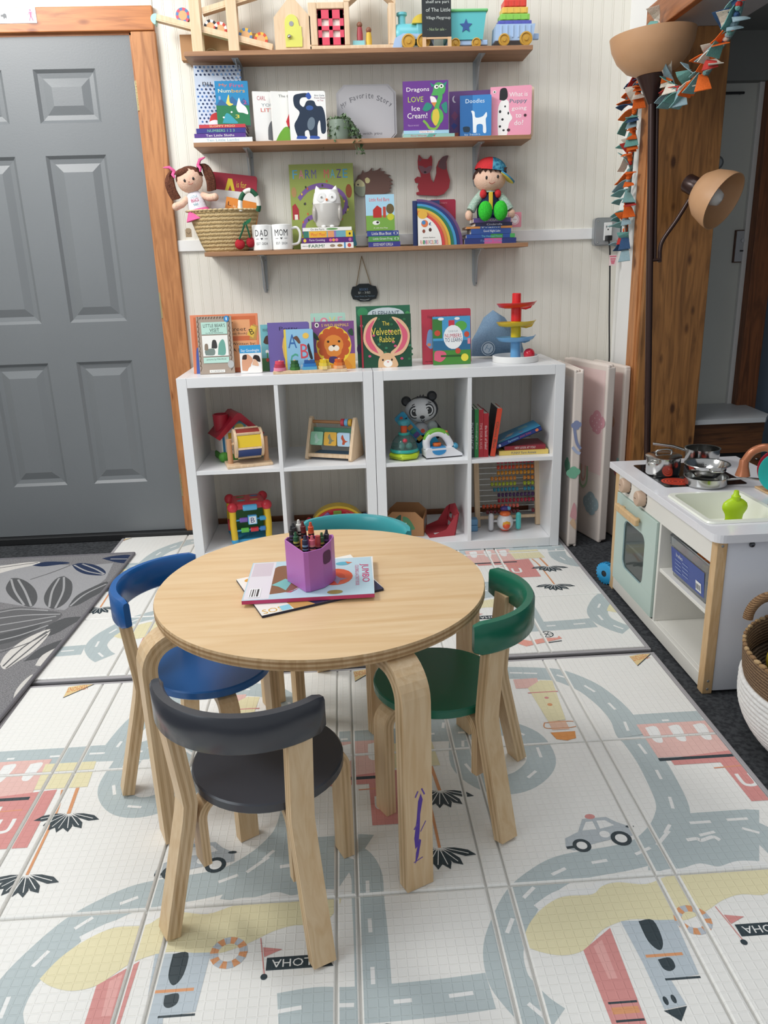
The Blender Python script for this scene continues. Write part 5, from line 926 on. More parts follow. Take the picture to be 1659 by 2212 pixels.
bk('board book with a big orange lion face on purple', -.234, -.065, .790, .954, -.305, KT, '7A4A86', lion, '6A3F78', .02, 0, .12, GT, .008)
bk('light blue alphabet board book with bears climbing ABC', -.345, -.230, .792, .931, -.338, KT, '8FC0DE', [('r', 'E3C84A', 0, 0, .07, 1), ('t', '3A6AA8', 'A', .28, .72, .3, .32), ('t', 'D64F5A', 'B', .68, .48, .26, .34), ('t', '4FA88A', 'C', .32, .26, .28, .34), ('e', 'EBC25A', .75, .84, .11, .07), ('b', '6A4A3A', [(.3, .8), (.45, .84), (.56, .7), (.5, .66), (.4, .74)]), ('b', '2A2A2E', [(.78, .6), (.84, .66), (.9, .5), (.96, .3), (.86, .32)]), ('t', 'F0F2F2', 'BOOK', .72, .12, .36, .08)], 'E3C84A', .018, -2, .1, GT, .008)
bk('tall green jungle picture book behind the rabbit ears book', -.054, .165, .781, 1.006, -.27, KT, '2E6A4E', [('e', 'C8D4D8', .55, .86, .34, .11), ('t', '3A4A5A', 'ELEPHANT', .55, .87, .5, .085), ('e', '3A8A5A', .12, .9, .1, .08), ('e', '24503E', .1, .6, .08, .1), ('e', '4A9A5A', .95, .8, .06, .1), ('e', '4A3A6A', .03, .3, .04, .08)], '245840', .012, 0, .12, GT)
rab = [('r', '1F4A34', 0, 0, 1, 1)] + [('e', random.choice(('2F6A44', '2A5A3E', 'C8507A', '3A7A5A')), random.random(), random.random(), .03, .024) for _ in range(40)] + [('r', '9A2A3A', 0, 0, .035, 1), ('b', 'E3B894', [(.38, .2), (.18, .3), (.05, .5), (.08, .75), (.2, .9), (.34, .95), (.24, .78), (.22, .6), (.3, .42), (.44, .28)]), ('b', 'D9607A', [(.34, .26), (.18, .36), (.09, .55), (.14, .76), (.28, .9), (.2, .7), (.2, .52), (.28, .38)]), ('b', 'E3B894', [(.62, .2), (.82, .26), (.95, .45), (.96, .68), (.82, .88), (.62, .95), (.74, .8), (.8, .6), (.72, .4), (.58, .28)]), ('b', 'D9607A', [(.64, .25), (.82, .34), (.92, .52), (.9, .7), (.7, .9), (.8, .7), (.82, .52), (.74, .36)]), ('b', 'DDB48A', [(.32, 0), (.34, .16), (.44, .26), (.58, .26), (.68, .16), (.7, 0)]), ('e', 'F2EEE6', .52, .07, .09, .07), ('e', 'D98A8A', .52, .1, .02, .015), ('e', '2A2020', .42, .14, .018, .022), ('e', '2A2020', .6, .14, .018, .022), ('t', 'E6D25A', 'The', .5, .83, .14, .08), ('t', 'E6D25A', 'Velveteen', .5, .68, .58, .14), ('t', 'E6D25A', 'Rabbit', .52, .53, .3, .11)]
bk('dark green picture book with two long pink rabbit ears', -.039, .164, .784, .974, -.302, KT, '1F4A34', rab, '9A2A3A', .01, 0, .1, GT)
bk('large red board book about head and shoulders behind the numbers one', .212, .413, .784, .985, -.262, KT, 'B83A4C', [('t', '7A2032', 'Head, shoulders, knees and toes', .52, .86, .8, .07), ('b', '7A9AC8', [(.08, .36), (.12, .6), (.2, .62), (.24, .4), (.18, .28)]), ('e', 'DE8A6A', .14, .36, .04, .03), ('t', '3A1A24', 'sing along', .12, .05, .14, .03)], 'A83044', .02, 0, .1, GT, .008)
bk('square board book with a farm scene around a white circle', .253, .406, .786, .957, -.292, KT, '3F86B0', [('r', '4A9AC8', 0, .5, 1, 1), ('r', '4A8A3A', 0, 0, 1, .3), ('r', '2F6A90', 0, .3, 1, .5), ('r', '3F7A3A', 0, .55, .25, .95), ('e', '5AA84A', .75, .8, .16, .1), ('r', 'C83A4A', .42, .78, .58, .92), ('e', 'EDEFF0', .54, .57, .26, .25), ('t', '8A9AA4', 'CLEVER FLAPS', .54, .69, .26, .04), ('t', 'B8304A', 'NUMBERS', .54, .6, .44, .08), ('t', '24345A', 'TO LEARN', .54, .51, .44, .08), ('e', 'E8D84A', .84, .14, .1, .08), ('b', 'D9607A', [(.02, .1), (.05, .28), (.28, .28), (.35, .18), (.2, .06)]), ('r', '2F5A2A', .2, .16, .75, .2), ('e', 'EDEDEB', .22, .95, .08, .03), ('e', 'EDEDEB', .65, .95, .07, .03), ('e', 'C8503A', .66, .28, .07, .06), ('e', 'C8503A', .12, .66, .08, .06), ('e', 'C8503A', .9, .62, .07, .06), ('r', 'DE8A9A', .92, .42, .99, .54)], '4A7A3A', .022, 0, .1, GT, .008)
# folded cloth
P = [(.438, .776), (.441, .844), (.464, .882), (.492, .937), (.532, .967), (.561, .948), (.584, .934), (.614, .888), (.655, .836), (.668, .796), (.663, .769)]
c = thing('blue_cloth_bag', 'slate blue fabric bag with a round white H emblem, slumped on the shelf', 'bag', (P[0][0], -.12, KT)); P = [(x - P[0][0], max(z - KT, 0)) for x, z in P]
m = MB(); CL = mat('7F9BB5', .9, 'fabric', c2='7390AB'); n = len(P); cx = sum(p[0] for p in P) / n; cz = sum(p[1] for p in P) / n
rings = [(1, .02), (.96, -.005), (.8, -.022), (.5, -.032)]; vs = []
for s, y in rings: vs += [(cx + (x - cx) * s, y + (.012 if s < 1 and (i % 3 == 0) else 0), max(cz + (z - cz) * s, 0)) for i, (x, z) in enumerate(P)]
fs = [(a * n + i, a * n + (i + 1) % n, (a + 1) * n + (i + 1) % n, (a + 1) * n + i) for a in range(3) for i in range(n)] + [tuple(range(3 * n, 4 * n)), tuple(range(n))[::-1]]
m.add(vs, fs, CL); m.obj('cloth', c, smooth=70)
art('emblem', c, [('o', 'B9C9D6', .065, .045, .028, .028, .003), ('e', 'B9C9D6', .065, .045, .022, .022), ('t', '7F9BB5', 'H', .065, .045, .022, .024, -.5)], lambda x, y, k: Vector((x, -.0335 - k, y)))
# ball drop tower
tx_ = (.597, -.260, .777); t = thing('ball_tower', 'plastic ball drop tower with red, yellow and blue trays', 'toy', (tx_[0], -.26, KT))
PR, PYL, PBU = mat('DB2B30', .25), mat('EBC823', .25), mat('6FAEE0', .25)
MB().lathe([(0, 0), (.092, 0), (.094, .003), (.094, .024), (.091, .026), (.088, .022), (.086, .008), (0, .008)], WHITE, 40).obj('base', t, smooth=40)
for z0, z1, m_, r_ in ((.008, .098, PBU, .021), (.098, .162, PYL, .021), (.162, .235, PR, .021), (.235, .272, PR, .018)):
    MB().lathe([(0, z0), (r_, z0), (r_, z1 - .003), (r_ - .003, z1), (0, z1)], m_, 24).obj('column', t, smooth=40)
for z, m_, a in ((.092, PBU, .1), (.152, PYL, -.1), (.226, PR, .06)):
    mm = MB(); K = 26
    prof = [(.02, -.008), (.045, -.014), (.07, -.008), (.08, .006), (.081, .007), (.0775, .007), (.068, -.004), (.045, -.009), (.02, -.003)]
    vs = []; fs = []
    for j in range(K + 1):
        q = a + .3 + (2 * pi - .5) * j / K
        for r, h in prof: vs.append((r * math.cos(q), r * math.sin(q), z + h + .014 * (j / K - .5)))
    k9 = len(prof)
    for j in range(K):
        for i in range(k9 - 1): fs.append((j * k9 + i, j * k9 + i + 1, (j + 1) * k9 + i + 1, (j + 1) * k9 + i))
    fs += [tuple(range(k9)), tuple(range(K * k9, K * k9 + k9))[::-1]]
    mm.add(vs, fs, m_).obj('tray', t, smooth=50)
MB().ball((.05, -.03, .031), .023, mat('C8283A', .15), 24, k=16).obj('ball_body', tag(bpy.data.objects.new('toy_ball', None), 'shiny red ball in the white base of the drop tower', 'ball'), smooth=80)
bo = bpy.data.objects['toy_ball']; COL.objects.link(bo); bo.location = (tx_[0], -.26, KT)
# shape sorter
sx = (-.236, -.352, .770); t = thing('shape_sorter', 'long wooden board with pegs for stacking shapes', 'toy', (sx[0] - .01, -.375, KT), .02)
MB().bb(-.145, .145, -.022, .022, 0, .012, PALE).obj('board', t, bevel=.002)
for i, (nm, kind, cs) in enumerate((('pink round', 'c', ('E58AA8', 'B83A52', 'DB4A62')), ('green octagonal', 'o', ('3F7A3A', '356A34', '2A5A2C')), ('blue rectangular', 'r', ('5AA8D0', '2F7AC0', '2A5A9A')), ('yellow cross shaped', 'x', ('F0D890', 'E8D050', 'E3C42F')), ('orange hexagonal', 'h', ('EDB080', 'DE7A3A', 'D2622A')))):
    px = -.118 + i * .0585
    MB().cyl((px, 0, .012), .004, .04, PALE, 10).obj('peg', t)
    for k in range(3):
        s = thing('shape_ring', nm + ' stacking piece, ' + ('bottom', 'middle', 'top')[k] + ' of its peg', 'block', (sx[0] - .01 + px, -.375 + px * .02, KT + .0124 + k * .0122), .02, 'stacking pieces on the wooden board')
        r = .025 - k * .0035
        P = {'c': circ(0, 0, r, n=20), 'o': circ(0, 0, r * .8, n=8), 'r': [(-r * 1.15, -r * .7), (r * 1.15, -r * .7), (r * 1.15, r * .7), (-r * 1.15, r * .7)], 'h': circ(0, 0, r, n=6),
             'x': [(-r * .4, -r), (r * .4, -r), (r * .4, -r * .4), (r, -r * .4), (r, r * .4), (r * .4, r * .4), (r * .4, r), (-r * .4, r), (-r * .4, r * .4), (-r, r * .4), (-r, -r * .4), (-r * .4, -r * .4)]}[kind]
        MB().prism(P, 0, .0118, mat(cs[k], .5)).obj('ring', s, bevel=.001)

# ---------------- inside the cubes ----------------
C1, C0 = .3925, .0410
t = thing('toy_house', 'plastic busy house with a red roof and green base', 'toy', (-.587, -.178, C1), .42)
RF = mat('B3263A', .35)
MB().bb(-.085, .085, -.06, .06, 0, .03, mat('4F9A3A', .45)).ball((-.075, -.055, .02), (.025, .02, .022), mat('5AA83F', .5), 10).ball((.075, -.055, .018), (.025, .02, .02), mat('5AA83F', .5), 10).obj('base', t, bevel=.006)
MB().prism([(-.08, .03), (.08, .03), (.08, .115), (0, .175), (-.08, .115)], -.055, .055, mat('E9E7E2', .4), plane='y').obj('walls', t, bevel=.004)
MB().prism([(-.105, .105), (-.09, .095), (0, .172), (.09, .095), (.105, .105), (.008, .2), (-.008, .2)], -.068, .068, RF, plane='y').obj('roof', t, bevel=.005)
MB().lathe([(0, .12), (.03, .12), (.033, .188), (.028, .19), (.026, .17), (0, .17)], RF, 20, TR(-.06, 0, .005)).obj('chimney', t, smooth=40)
art('front_details', t, [('r', '2F8FB8', -.05, .035, -.005, .085), ('r', 'E3B23A', -.05, .095, -.034, .12), ('e', '6FA8B8', 0, .145, .03, .022), ('e', 'E3C86A', 0, .14, .02, .015), ('e', '3A3A2A', -.025, .125, .008, .006), ('r', '2F7FB0', -.076, .035, -.066, .11), ('r', 'F0EEEA', -.055, .03, .0, .045), ('r', 'C8443A', .02, .05, .05, .08)], lambda x, y, k: Vector((x, -.055 - k, y)))
t = thing('rainbow_drum', 'wooden spinning drum toy with yellow and blue panels', 'toy', (-.52, -.32, C1), .26)
MB().bb(-.098, .088, -.055, .055, 0, .012, PALE).obj('base', t, bevel=.003)
for x in (-.078, .07): MB().cyl((x, 0, .012), .011, .1, mat('C99A74', .5), 16).obj('post', t)
MB().cyl((-.078, 0, .092), .006, .15, PALE, 10, axis='x').obj('axle', t)
for x in (-.06, .046): MB().cyl((x, 0, .092), .06, .011, PALE, 36, axis='x').obj('end_disc', t, bevel=.002)
cs = ['2A4A8A', 'E3C22F', 'A8423A', '4F9A4A', 'D9803A', '7A4A9A']
for k in range(6):
    a = k * pi / 3 + .3; T = TR(0, 0, .092) @ RX(-a)
    MB().bb(-.049, .046, -.052, -.049, -.024, .024, mat(cs[(k + 1) % 6], .4), T).obj('panel', t)
    MB().bb(-.049, .046, -.056, -.048, -.033, -.025, PALE, T).obj('slat', t)
t = thing('flip_triangle', 'wooden triangle toy with flip tiles and beads', 'toy', (-.168, -.255, C1), -.4)
for x in (-.105, .092): MB().prism([(-.075, .008), (-.068, 0), (.068, 0), (.075, .008), (.012, .165), (.004, .172), (-.004, .172), (-.012, .165)], x, x + .013, PALE, plane='x').obj('side_plate', t, bevel=.002)
MB().cyl((-.1, 0, .15), .007, .2, mat('A8764A', .5), 12, axis='x').obj('top_rod', t)
for x, c_ in ((.045, 'C83A4A'), (.062, '6FAEDB'), (.079, 'D9A62F')): MB().cyl((x - .008, 0, .15), .016, .0155, mat(c_, .4), 16, axis='x').obj('bead', t, bevel=.002)
for x in (-.06,): MB().bb(-.1, .1, -.066, -.05, .012, .026, PALE).bb(-.095, .095, .0, .006, .1, .125, mat('5E9A80', .5)).obj('cross_bar', t)
MB().bb(-.092, .092, -.05, .05, .01, .016, mat('5A86A8', .5)).obj('floor_panel', t)
for i, (x, c_, a) in enumerate(((-.062, '8CC0A0', .35), (.0, 'D9A62F', .25), (.06, 'B3D0E6', .05))):
    f_ = MB().prism(rrect(-.028, .028, -.028, .028, .006), -.006, .006, mat(c_, .5), TR(x, -.035, .085) @ RX(-a), plane='y').obj('flip_tile', t, bevel=.001)
    T_ = TR(x, -.035, .085) @ RX(-a)
    art('picture', f_, [('b', ('A9C8B8', '7A7A5A', 'B8502F')[i], [(-.008, .016), (-.002, .02), (.002, .008), (.01, -.004), (.02, -.006), (.008, -.012), (.004, -.02), (-.006, -.02), (-.004, -.006), (-.01, .004)])], lambda u, v, k: T_ @ Vector((u, -.006 - k, v)))
t = thing('activity_cube', 'red and yellow plastic activity cube with letter B block', 'toy', (-.555, -.235, C0), .22)
RP, YP, BP = mat('C92F3C', .25), mat('E3BE2A', .25), mat('3F9FD0', .25)
MB().bb(-.068, .068, -.07, .07, .15, .18, RP).obj('top', t, bevel=.01)
for x in (-.072, .072):
    for y in (-.072, .072):
        MB().ball((x, y, .165), .022, RP, 16).obj('corner', t, smooth=60); MB().tube([(x, y, .16), (x * 1.04, y * 1.04, .09), (x, y, .02)], .014, YP, 12).obj('post', t, smooth=60); MB().ball((x, y, .016), .0165, BP, 14).obj('foot', t, smooth=60)
MB().bb(-.07, .07, -.07, .07, .006, .02, BP).obj('base', t, bevel=.004)
MB().bb(-.066, .066, .05, .06, .02, .15, mat('3F7A3F', .5)).obj('back_panel', t)
MB().cyl((-.03, -.082, .163), .013, .06, mat('5AB0DE', .25), 14, axis='x').obj('roller', t, bevel=.004)
for z, it in ((.108, (('7A5AB0', -.045, .035), ('3F9FD0', .04, .03))), (.062, (('5FB84A', -.042, .034), ('D0363F', -.002, .034), ('3F7FC0', .038, .025)))):
    MB().cyl((-.072, -.074, z), .004, .144, BP, 8, axis='x').obj('rod', t)
    for c_, x, w_ in it: MB().cyl((x - .002, -.074, z), .0105, w_, mat(c_, .3), 14, axis='x').obj('bead', t, bevel=.003)
lb_ = MB().bb(-.012, .026, -.09, -.068, .088, .128, mat('5AB0DE', .3)).obj('letter_block', t, bevel=.003)
art('letter', lb_, [('r', 'E6ECF2', -.008, .092, .022, .124), ('t', '2A2A6A', 'B', .007, .108, .016, .022)], lambda x, y, k: Vector((x, -.09 - k, y)))
art('top_buttons', t, [('e', '6A8A4A', -.03, .03, .018, .012), ('e', '4A7AA8', .03, .035, .018, .012), ('e', '4A9AA0', -.03, -.025, .018, .012), ('e', 'C8A04A', .025, -.025, .018, .012)], lambda x, y, k: Vector((x, y, .18 + k)))
for s, c_ in ((-1, 'B82F3A'), (1, '4A7AA8')): MB().cyl((s * .08 - (.012 if s < 0 else 0), 0, .07), .026, .012, mat(c_, .3), 18, axis='x').obj('side_disc', t, bevel=.003)
t = thing('steering_toy', 'red and yellow toy steering wheel dashboard in the lower cube', 'toy', (-.17, -.2, C0))
MB().prism(circ(0, .03, .118, .094, 24, 0, pi), -.03, .03, YP, plane='y').obj('dashboard', t, bevel=.008)
MB().prism(circ(0, .03, .107, .084, 24, 0, pi), -.036, -.03, RP, plane='y').obj('arch_panel', t, bevel=.002)
for k in range(5):
    a = pi * (k + .5) / 5; c = (.082 * math.cos(a), -.038, .03 + .064 * math.sin(a))
    MB().box((0, 0, 0), (.036, .006, .026), mat(('4A6AC0', 'C8443A', '8AA84A', '8A6AB0', 'C8924A')[k], .3), TR(*c) @ RY(-(a - pi / 2))).obj('button', t, bevel=.004)
MB().bb(-.1, .1, -.06, .05, 0, .03, RP).obj('base', t, bevel=.006)
m = MB(); m.tube([(.05 * math.cos(a), -.065, .045 + .045 * math.sin(a)) for a in [2 * pi * k / 20 for k in range(20)]], .009, RP, 8, True); m.obj('steering_wheel', t, smooth=60)
MB().ball((0, -.068, .045), (.03, .012, .022), mat('8FCB6A', .3), 14).obj('horn', t, smooth=60); MB().ball((-.125, -.03, .06), (.014, .014, .02), RP, 12).tube([(-.125, -.03, 0), (-.125, -.03, .05)], .006, RP, 8).obj('gear_lever', t, smooth=60)
MB().bb(.108, .15, -.02, .02, 0, .075, mat('3A8AC0', .3)).obj('phone', t, bevel=.008)
# panda cube
t = thing('panda_toy', 'black and white plastic panda toy playing a blue guitar', 'toy', (.205, -.2, C1 - .0122))
WP = mat('DADADC', .3); BK = mat('26282C', .35); GB = mat('3A9CC4', .3)
MB().ball((0, 0, .075), (.05, .04, .0625), WP, 20).obj('body', t, smooth=70)
MB().ball((.0, -.01, .19), (.067, .05, .052), WP, 28, k=16).ball((.008, .012, .19), (.07, .045, .056), BK, 24).obj('head', t, smooth=70)
for x, z in ((-.06, .228), (.05, .247)): MB().lathe([(0, .008), (.014, .01), (.021, .004), (.021, -.008), (0, -.01)], BK, 18, TR(x, 0, z) @ RX(pi / 2)).obj('ear', t, smooth=40)
MB().prism([(-.02, .238), (-.012, .25), (-.006, .244), (.0, .256), (.006, .246), (.014, .256), (.018, .24)], -.012, .0, BK, plane='y').obj('hair_tuft', t)
for x, z, s in ((-.029, .188, 1), (.03, .196, 1)):
    T = TR(x, -.052 + .006, z) @ Matrix.Diagonal((1, .35, 1.15, 1))
    e = MB().lathe([(0, .02), (.0235, .012), (.0235, 0), (0, 0)], BK, 22, T @ RX(pi / 2)).obj('eye', t, smooth=40)
    MB().lathe([(0, .024), (.0185, .022), (.019, .01)], WP, 22, T @ RX(pi / 2)).obj('white', e); MB().lathe([(0, .028), (.0135, .026), (.014, .01)], BK, 20, T @ RX(pi / 2)).obj('pupil', e); MB().ball((x - .004, -.057, z + .007), .0035, WHITE, 8).obj('glint', e)
MB().ball((.002, -.059, .168), (.011, .006, .007), BK, 14).obj('nose', t, smooth=60); MB().tube(smoothpath([(-.003, -.054, .157), (.004, -.054, .15), (.012, -.052, .156)], 4), .0018, BK, 6).obj('mouth', t)
for x, z, a in ((-.034, .219, .5), (.036, .227, -.25)): MB().box((0, 0, 0), (.013, .004, .003), BK, TR(x, -.042, z) @ RY(-a)).obj('brow', t)
MB().ball((.046, -.045, .125), (.022, .014, .024), mat('8C9492', .4), 14).obj('paw', t, smooth=60); MB().tube([(.05, 0, .13), (.075, -.01, .1), (.06, -.03, .08)], .018, BK, 10).obj('arm', t, smooth=60)
T = TR(.0, -.052, .068) @ RY(-.72)
MB().prism(rrect(-.022, .022, .0, .12, .008), -.008, .008, GB, T, plane='y').prism(circ(0, -.03, .052, .05, 24), -.008, .008, GB, T, plane='y').prism(rrect(-.026, .026, .115, .15, .01), -.008, .008, GB, T, plane='y').obj('guitar', t, bevel=.002)
for k in range(5): MB().box((0, -.009, .015 + k * .021), (.024, .004, .017), mat(('C8A23A', '6A4AA0', '3F9A7A', 'D08A3A', 'B83A6A')[k], .3), T).obj('button', t, bevel=.001)
MB().cyl((.03, -.012, .03), .009, .005, mat('D9604A', .3), 14, T, axis='y').obj('volume_knob', t); MB().cyl((0, -.012, .132), .007, .005, mat('D9604A', .3), 14, T, axis='y').obj('tuning_knob', t)
t = thing('popper_toy', 'clear dome push popper toy on a lime green base', 'toy', (.123, -.327, C1)); LIME = mat('B5CC2C', .25); TQ = mat('2FA59A', .25)
MB().lathe([(0, 0), (.05, .0), (.068, .008), (.072, .02), (.062, .03), (0, .032)], LIME, 6, RZ(.3)).obj('base', t, bevel=.008, smooth=70)
MB().lathe([(.057, .03), (.056, .05), (.048, .075), (.034, .093), (.022, .1)], mat('9FB8B4', .05, trans=.85), 30).obj('dome', t, smooth=60)
MB().lathe([(0, .03), (.058, .03), (.06, .036), (.055, .046), (.052, .036), (0, .036)], TQ, 30).obj('collar', t, smooth=40)
MB().lathe([(0, .03), (.022, .032), (.02, .095), (.024, .1), (.024, .108), (0, .11)], TQ, 24).ball((-.012, -.035, .06), (.012, .01, .02), mat('7FD0C4', .15), 12).ball((.016, -.035, .058), (.014, .01, .014), mat('7FD0C4', .15), 12).ball((0, -.035, .078), .012, mat('C83A4A', .2), 12).obj('spinner', t, smooth=50)
MB().lathe([(0, .105), (.013, .105), (.013, .142), (0, .142)], mat('DB5328', .3), 18).obj('plunger', t, smooth=40); MB().lathe([(0, .14), (.022, .14), (.028, .148), (.026, .158), (.016, .162), (0, .163)], mat('3A8A96', .15), 22).obj('push_button', t, smooth=50)
t = thing('toy_iron', 'white toy iron with a green handle and orange dial', 'toy', (.275, -.325, C1), .18); IW = mat('E6E6EA', .25)
P = [(-.072, .004), (.085, .004), (.084, .014), (.06, .03), (.045, .055), (.02, .09), (-.005, .102), (-.035, .1), (-.06, .085), (-.074, .055), (-.066, .04), (-.074, .03)]
hole = [(-.048, .042), (.02, .042), (.012, .07), (-.008, .086), (-.03, .086), (-.048, .07)]
m = MB(); m.prism([(-.072, .004), (.085, .004), (.084, .014), (.06, .03), (.045, .042), (-.066, .042), (-.074, .03)], -.032, .032, IW, plane='y'); m.obj('body', t, bevel=.006)
MB().bb(-.072, .084, -.033, .033, 0, .005, mat('33353A', .4)).obj('sole_plate', t, bevel=.002)
hp_ = smoothpath([(-.06, 0, .04), (-.062, 0, .07), (-.045, 0, .095), (-.015, 0, .102), (.012, 0, .092), (.032, 0, .066), (.044, 0, .042)], 5)
MB().tube(hp_, .016, IW, 10).obj('handle', t, smooth=60); MB().tube([(x, y, z + .006) for x, y, z in hp_[2:24]], .0145, mat('6FB038', .3), 10).obj('grip', t, smooth=60)
MB().prism(circ(-.016, .034, .03, .02, 16, pi, 2 * pi), -.034, -.03, mat('3A8EC8', .3), plane='y').bb(-.046, .014, -.03, .03, .04, .046, mat('3A8EC8', .3)).obj('panel', t, bevel=.001); MB().cyl((-.016, 0, .046), .018, .013, mat('DB6A2A', .3), 20).obj('dial', t, bevel=.003)
MB().ball((.02, -.0, .103), (.012, .01, .006), mat('D9783A', .3), 10).obj('spray_button', t, smooth=60); MB().ball((.062, -.0, .04), (.014, .02, .014), mat('3F8FB0', .3), 12).obj('nozzle', t, smooth=60)
# books cube
GC = 'books in the upper cube of the shelf'
def spine_book(label, x, w, h, col, txt, tc, y=-.37, ry=0, side=None, d=.14):
    b = thing('standing_book', label, 'book', (x, y, C1 + (.0032 if ry else 0)), 0, GC, ry=ry); c = mat(col, .4); k = .0016
    MB().bb(0, w, 0, k, 0, h, c).obj('spine', b); MB().bb(0, k, k, d, 0, h, mat(side or col, .4)).obj('front_cover', b); MB().bb(w - k, w, k, d, 0, h, c).obj('back_cover', b)
    MB().bb(k, w - k, k, d - .002, .002, h - .003, PAGE).obj('pages', b)
    art('spine_print', b, [('t', tc, txt, .5, .45, w * .5 / w * (h / w) * .9 * .8 * .62, .5 * w / h, -pi / 2)] if False else [('t', tc, txt, w / 2, h * .45, h * .55, w * .5, -pi / 2)], lambda x_, z_, k_: Vector((x_, -k_, z_))); return b
spine_book('dark green book standing leftmost in the upper cube', .3925, .0165, .2, '2E3E3A', 'BOUNCE', 'B8C4CC')
spine_book('bright green book standing second from the left in the cube', .4098, .0165, .2, '2F8A4A', 'Goodnight Zoo', 'D8E8D0', -.372)
spine_book('tall red book standing between the green and short red ones', .427, .0195, .198, 'B52A36', 'TIME FOR A HUG', 'E8B0B0')
spine_book('shorter red book standing with white snake title', .4472, .0205, .182, 'B02832', 'the book of Snake!', 'E8D8D8', -.371)
spine_book('black book with orange spine leaning right beside the red books', .475, .0205, .2, 'D2482E', 'Ghost Bus', '4A4A3A', -.371, .14, '26262A')
def flatbook(label, x0, x1, z0, t_, col, txt, tc, y=-.36, d=.13):
    fb(label, x0, x1, C1 + z0, C1 + z0 + t_, y, col, txt, tc, d, GC, name='lying_book', tw=.5)
flatbook('yellow book lying flat at the bottom of the cube pile', .515, .722, 0, .019, 'E0C46A', 'FUNNY Farm Animals', '4A5A7A')
flatbook('dark red book lying flat on the yellow one', .54, .712, .0192, .018, '8C2A38', 'HEY! LOOK AT YOU!', 'E6DCDC', -.35)
b = thing('leaning_book', 'blue book leaning over the flat books in the cube', 'book', (.508, -.355, C1 + .027), 0, GC, ry=-.37)
MB().bb(0, .2, 0, .0016, 0, .02, mat('26397A', .35)).obj('spine', b); MB().bb(0, .2, 0, .13, .0184, .02, mat('2F86B0', .35)).obj('front_cover', b); MB().bb(0, .2, 0, .13, 0, .0016, mat('26397A', .35)).obj('back_cover', b); MB().bb(.002, .198, .002, .128, .002, .0184, PAGE).obj('pages', b)
art('spine_print', b, [('t', 'D0505A', 'your Solar', .13, .01, .05, .009), ('t', '8FC8E0', 'System', .075, .01, .045, .01), ('e', 'DE7A4A', .18, .01, .007, .006), ('e', 'D0D4E8', .015, .01, .005, .006)], lambda x, z, k: Vector((x, -k, z)))
art('cover_print', b, [('e', 'C8B8A8', .07, .05, .018, .006), ('e', 'B8A898', .08, .065, .018, .006), ('r', '8FA8A8', .02, .02, .05, .035), ('e', 'B85A5A', .12, .03, .01, .004), ('r', '6FA0A8', .12, .07, .16, .1)], lambda x, y, k: Vector((x, y, .02 + k)))
# barn cube
t = thing('cardboard_barn', 'brown cardboard camper box with printed trees in the lower cube', 'toy', (.13, -.235, C0), -.2); KB = mat('B08056', .8)
P = [(-.085, 0), (.085, 0), (.085, .075), (.05, .108), (-.05, .108), (-.085, .075)]
for y in (-.075, .07): MB().prism(P, y, y + .005, KB, plane='y').obj('end_panel', t)
MB().bb(.08, .085, -.07, .07, 0, .075, KB).obj('side_panel', t); MB().bb(-.085, -.08, -.07, .07, 0, .075, KB).obj('side_panel', t); MB().bb(-.08, .08, -.07, .07, 0, .004, KB).obj('floor_panel', t)
art('tree_print', t, [('b', '22503A', [(-.045, .03), (-.05, .06), (-.03, .085), (-.012, .095), (-.015, .06), (-.02, .035)]), ('b', '4F8A5E', [(.005, .03), (-.005, .085), (.02, .08), (.04, .05), (.045, .03)]), ('r', 'E6E2DA', -.012, .05, .012, .06)], lambda x, y, k: Vector((x, -.075 - k, y)))
art('window_print', t, [('r', '4A4A4A', -.045, .02, .045, .06), ('r', '9AA8A8', -.04, .024, -.004, .056), ('r', '9AA8A8', .004, .024, .04, .056)], lambda x, y, k: Vector((.085 + k, x, y)))
t = thing('red_cardboard_playset', 'red cardboard frame with cut windows beside the cardboard camper', 'toy', (.285, -.27, C0), .15); RC = mat('A8343E', .7)
def slab(mb, x0, x1, y0, y1, hole):
    for a in ((x0, x1, y0, hole[2]), (x0, x1, hole[3], y1), (x0, hole[0], hole[2], hole[3]), (hole[1], x1, hole[2], hole[3])): mb.bb(a[0], a[1], a[2], a[3], 0, .004, RC)
m = MB(); slab(m, -.075, .04, -.07, .07, (-.045, .02, -.045, -.01)); m.obj('floor_panel', t)
T = TR(.04, 0, .0) @ RY(-1.4)
m = MB()
for a in ((0, .1, -.07, -.055), (0, .1, .055, .07), (0, .012, -.07, .07), (.075, .1, -.07, .07), (.012, .075, -.006, .006), (.035, .05, -.07, .07)): m.bb(a[0], a[1], a[2], a[3], 0, .004, RC, T)
m.prism([(.1, -.07), (.1, .07), (.125, .0)], 0, .004, RC, T); m.obj('upright_panel', t)
for y in (-.07, .066): MB().prism([(-.075, .004), (.04, .004), (.058, .1), (.04, .09), (.0, .03)], y, y + .004, RC, plane='y').obj('gusset', t)
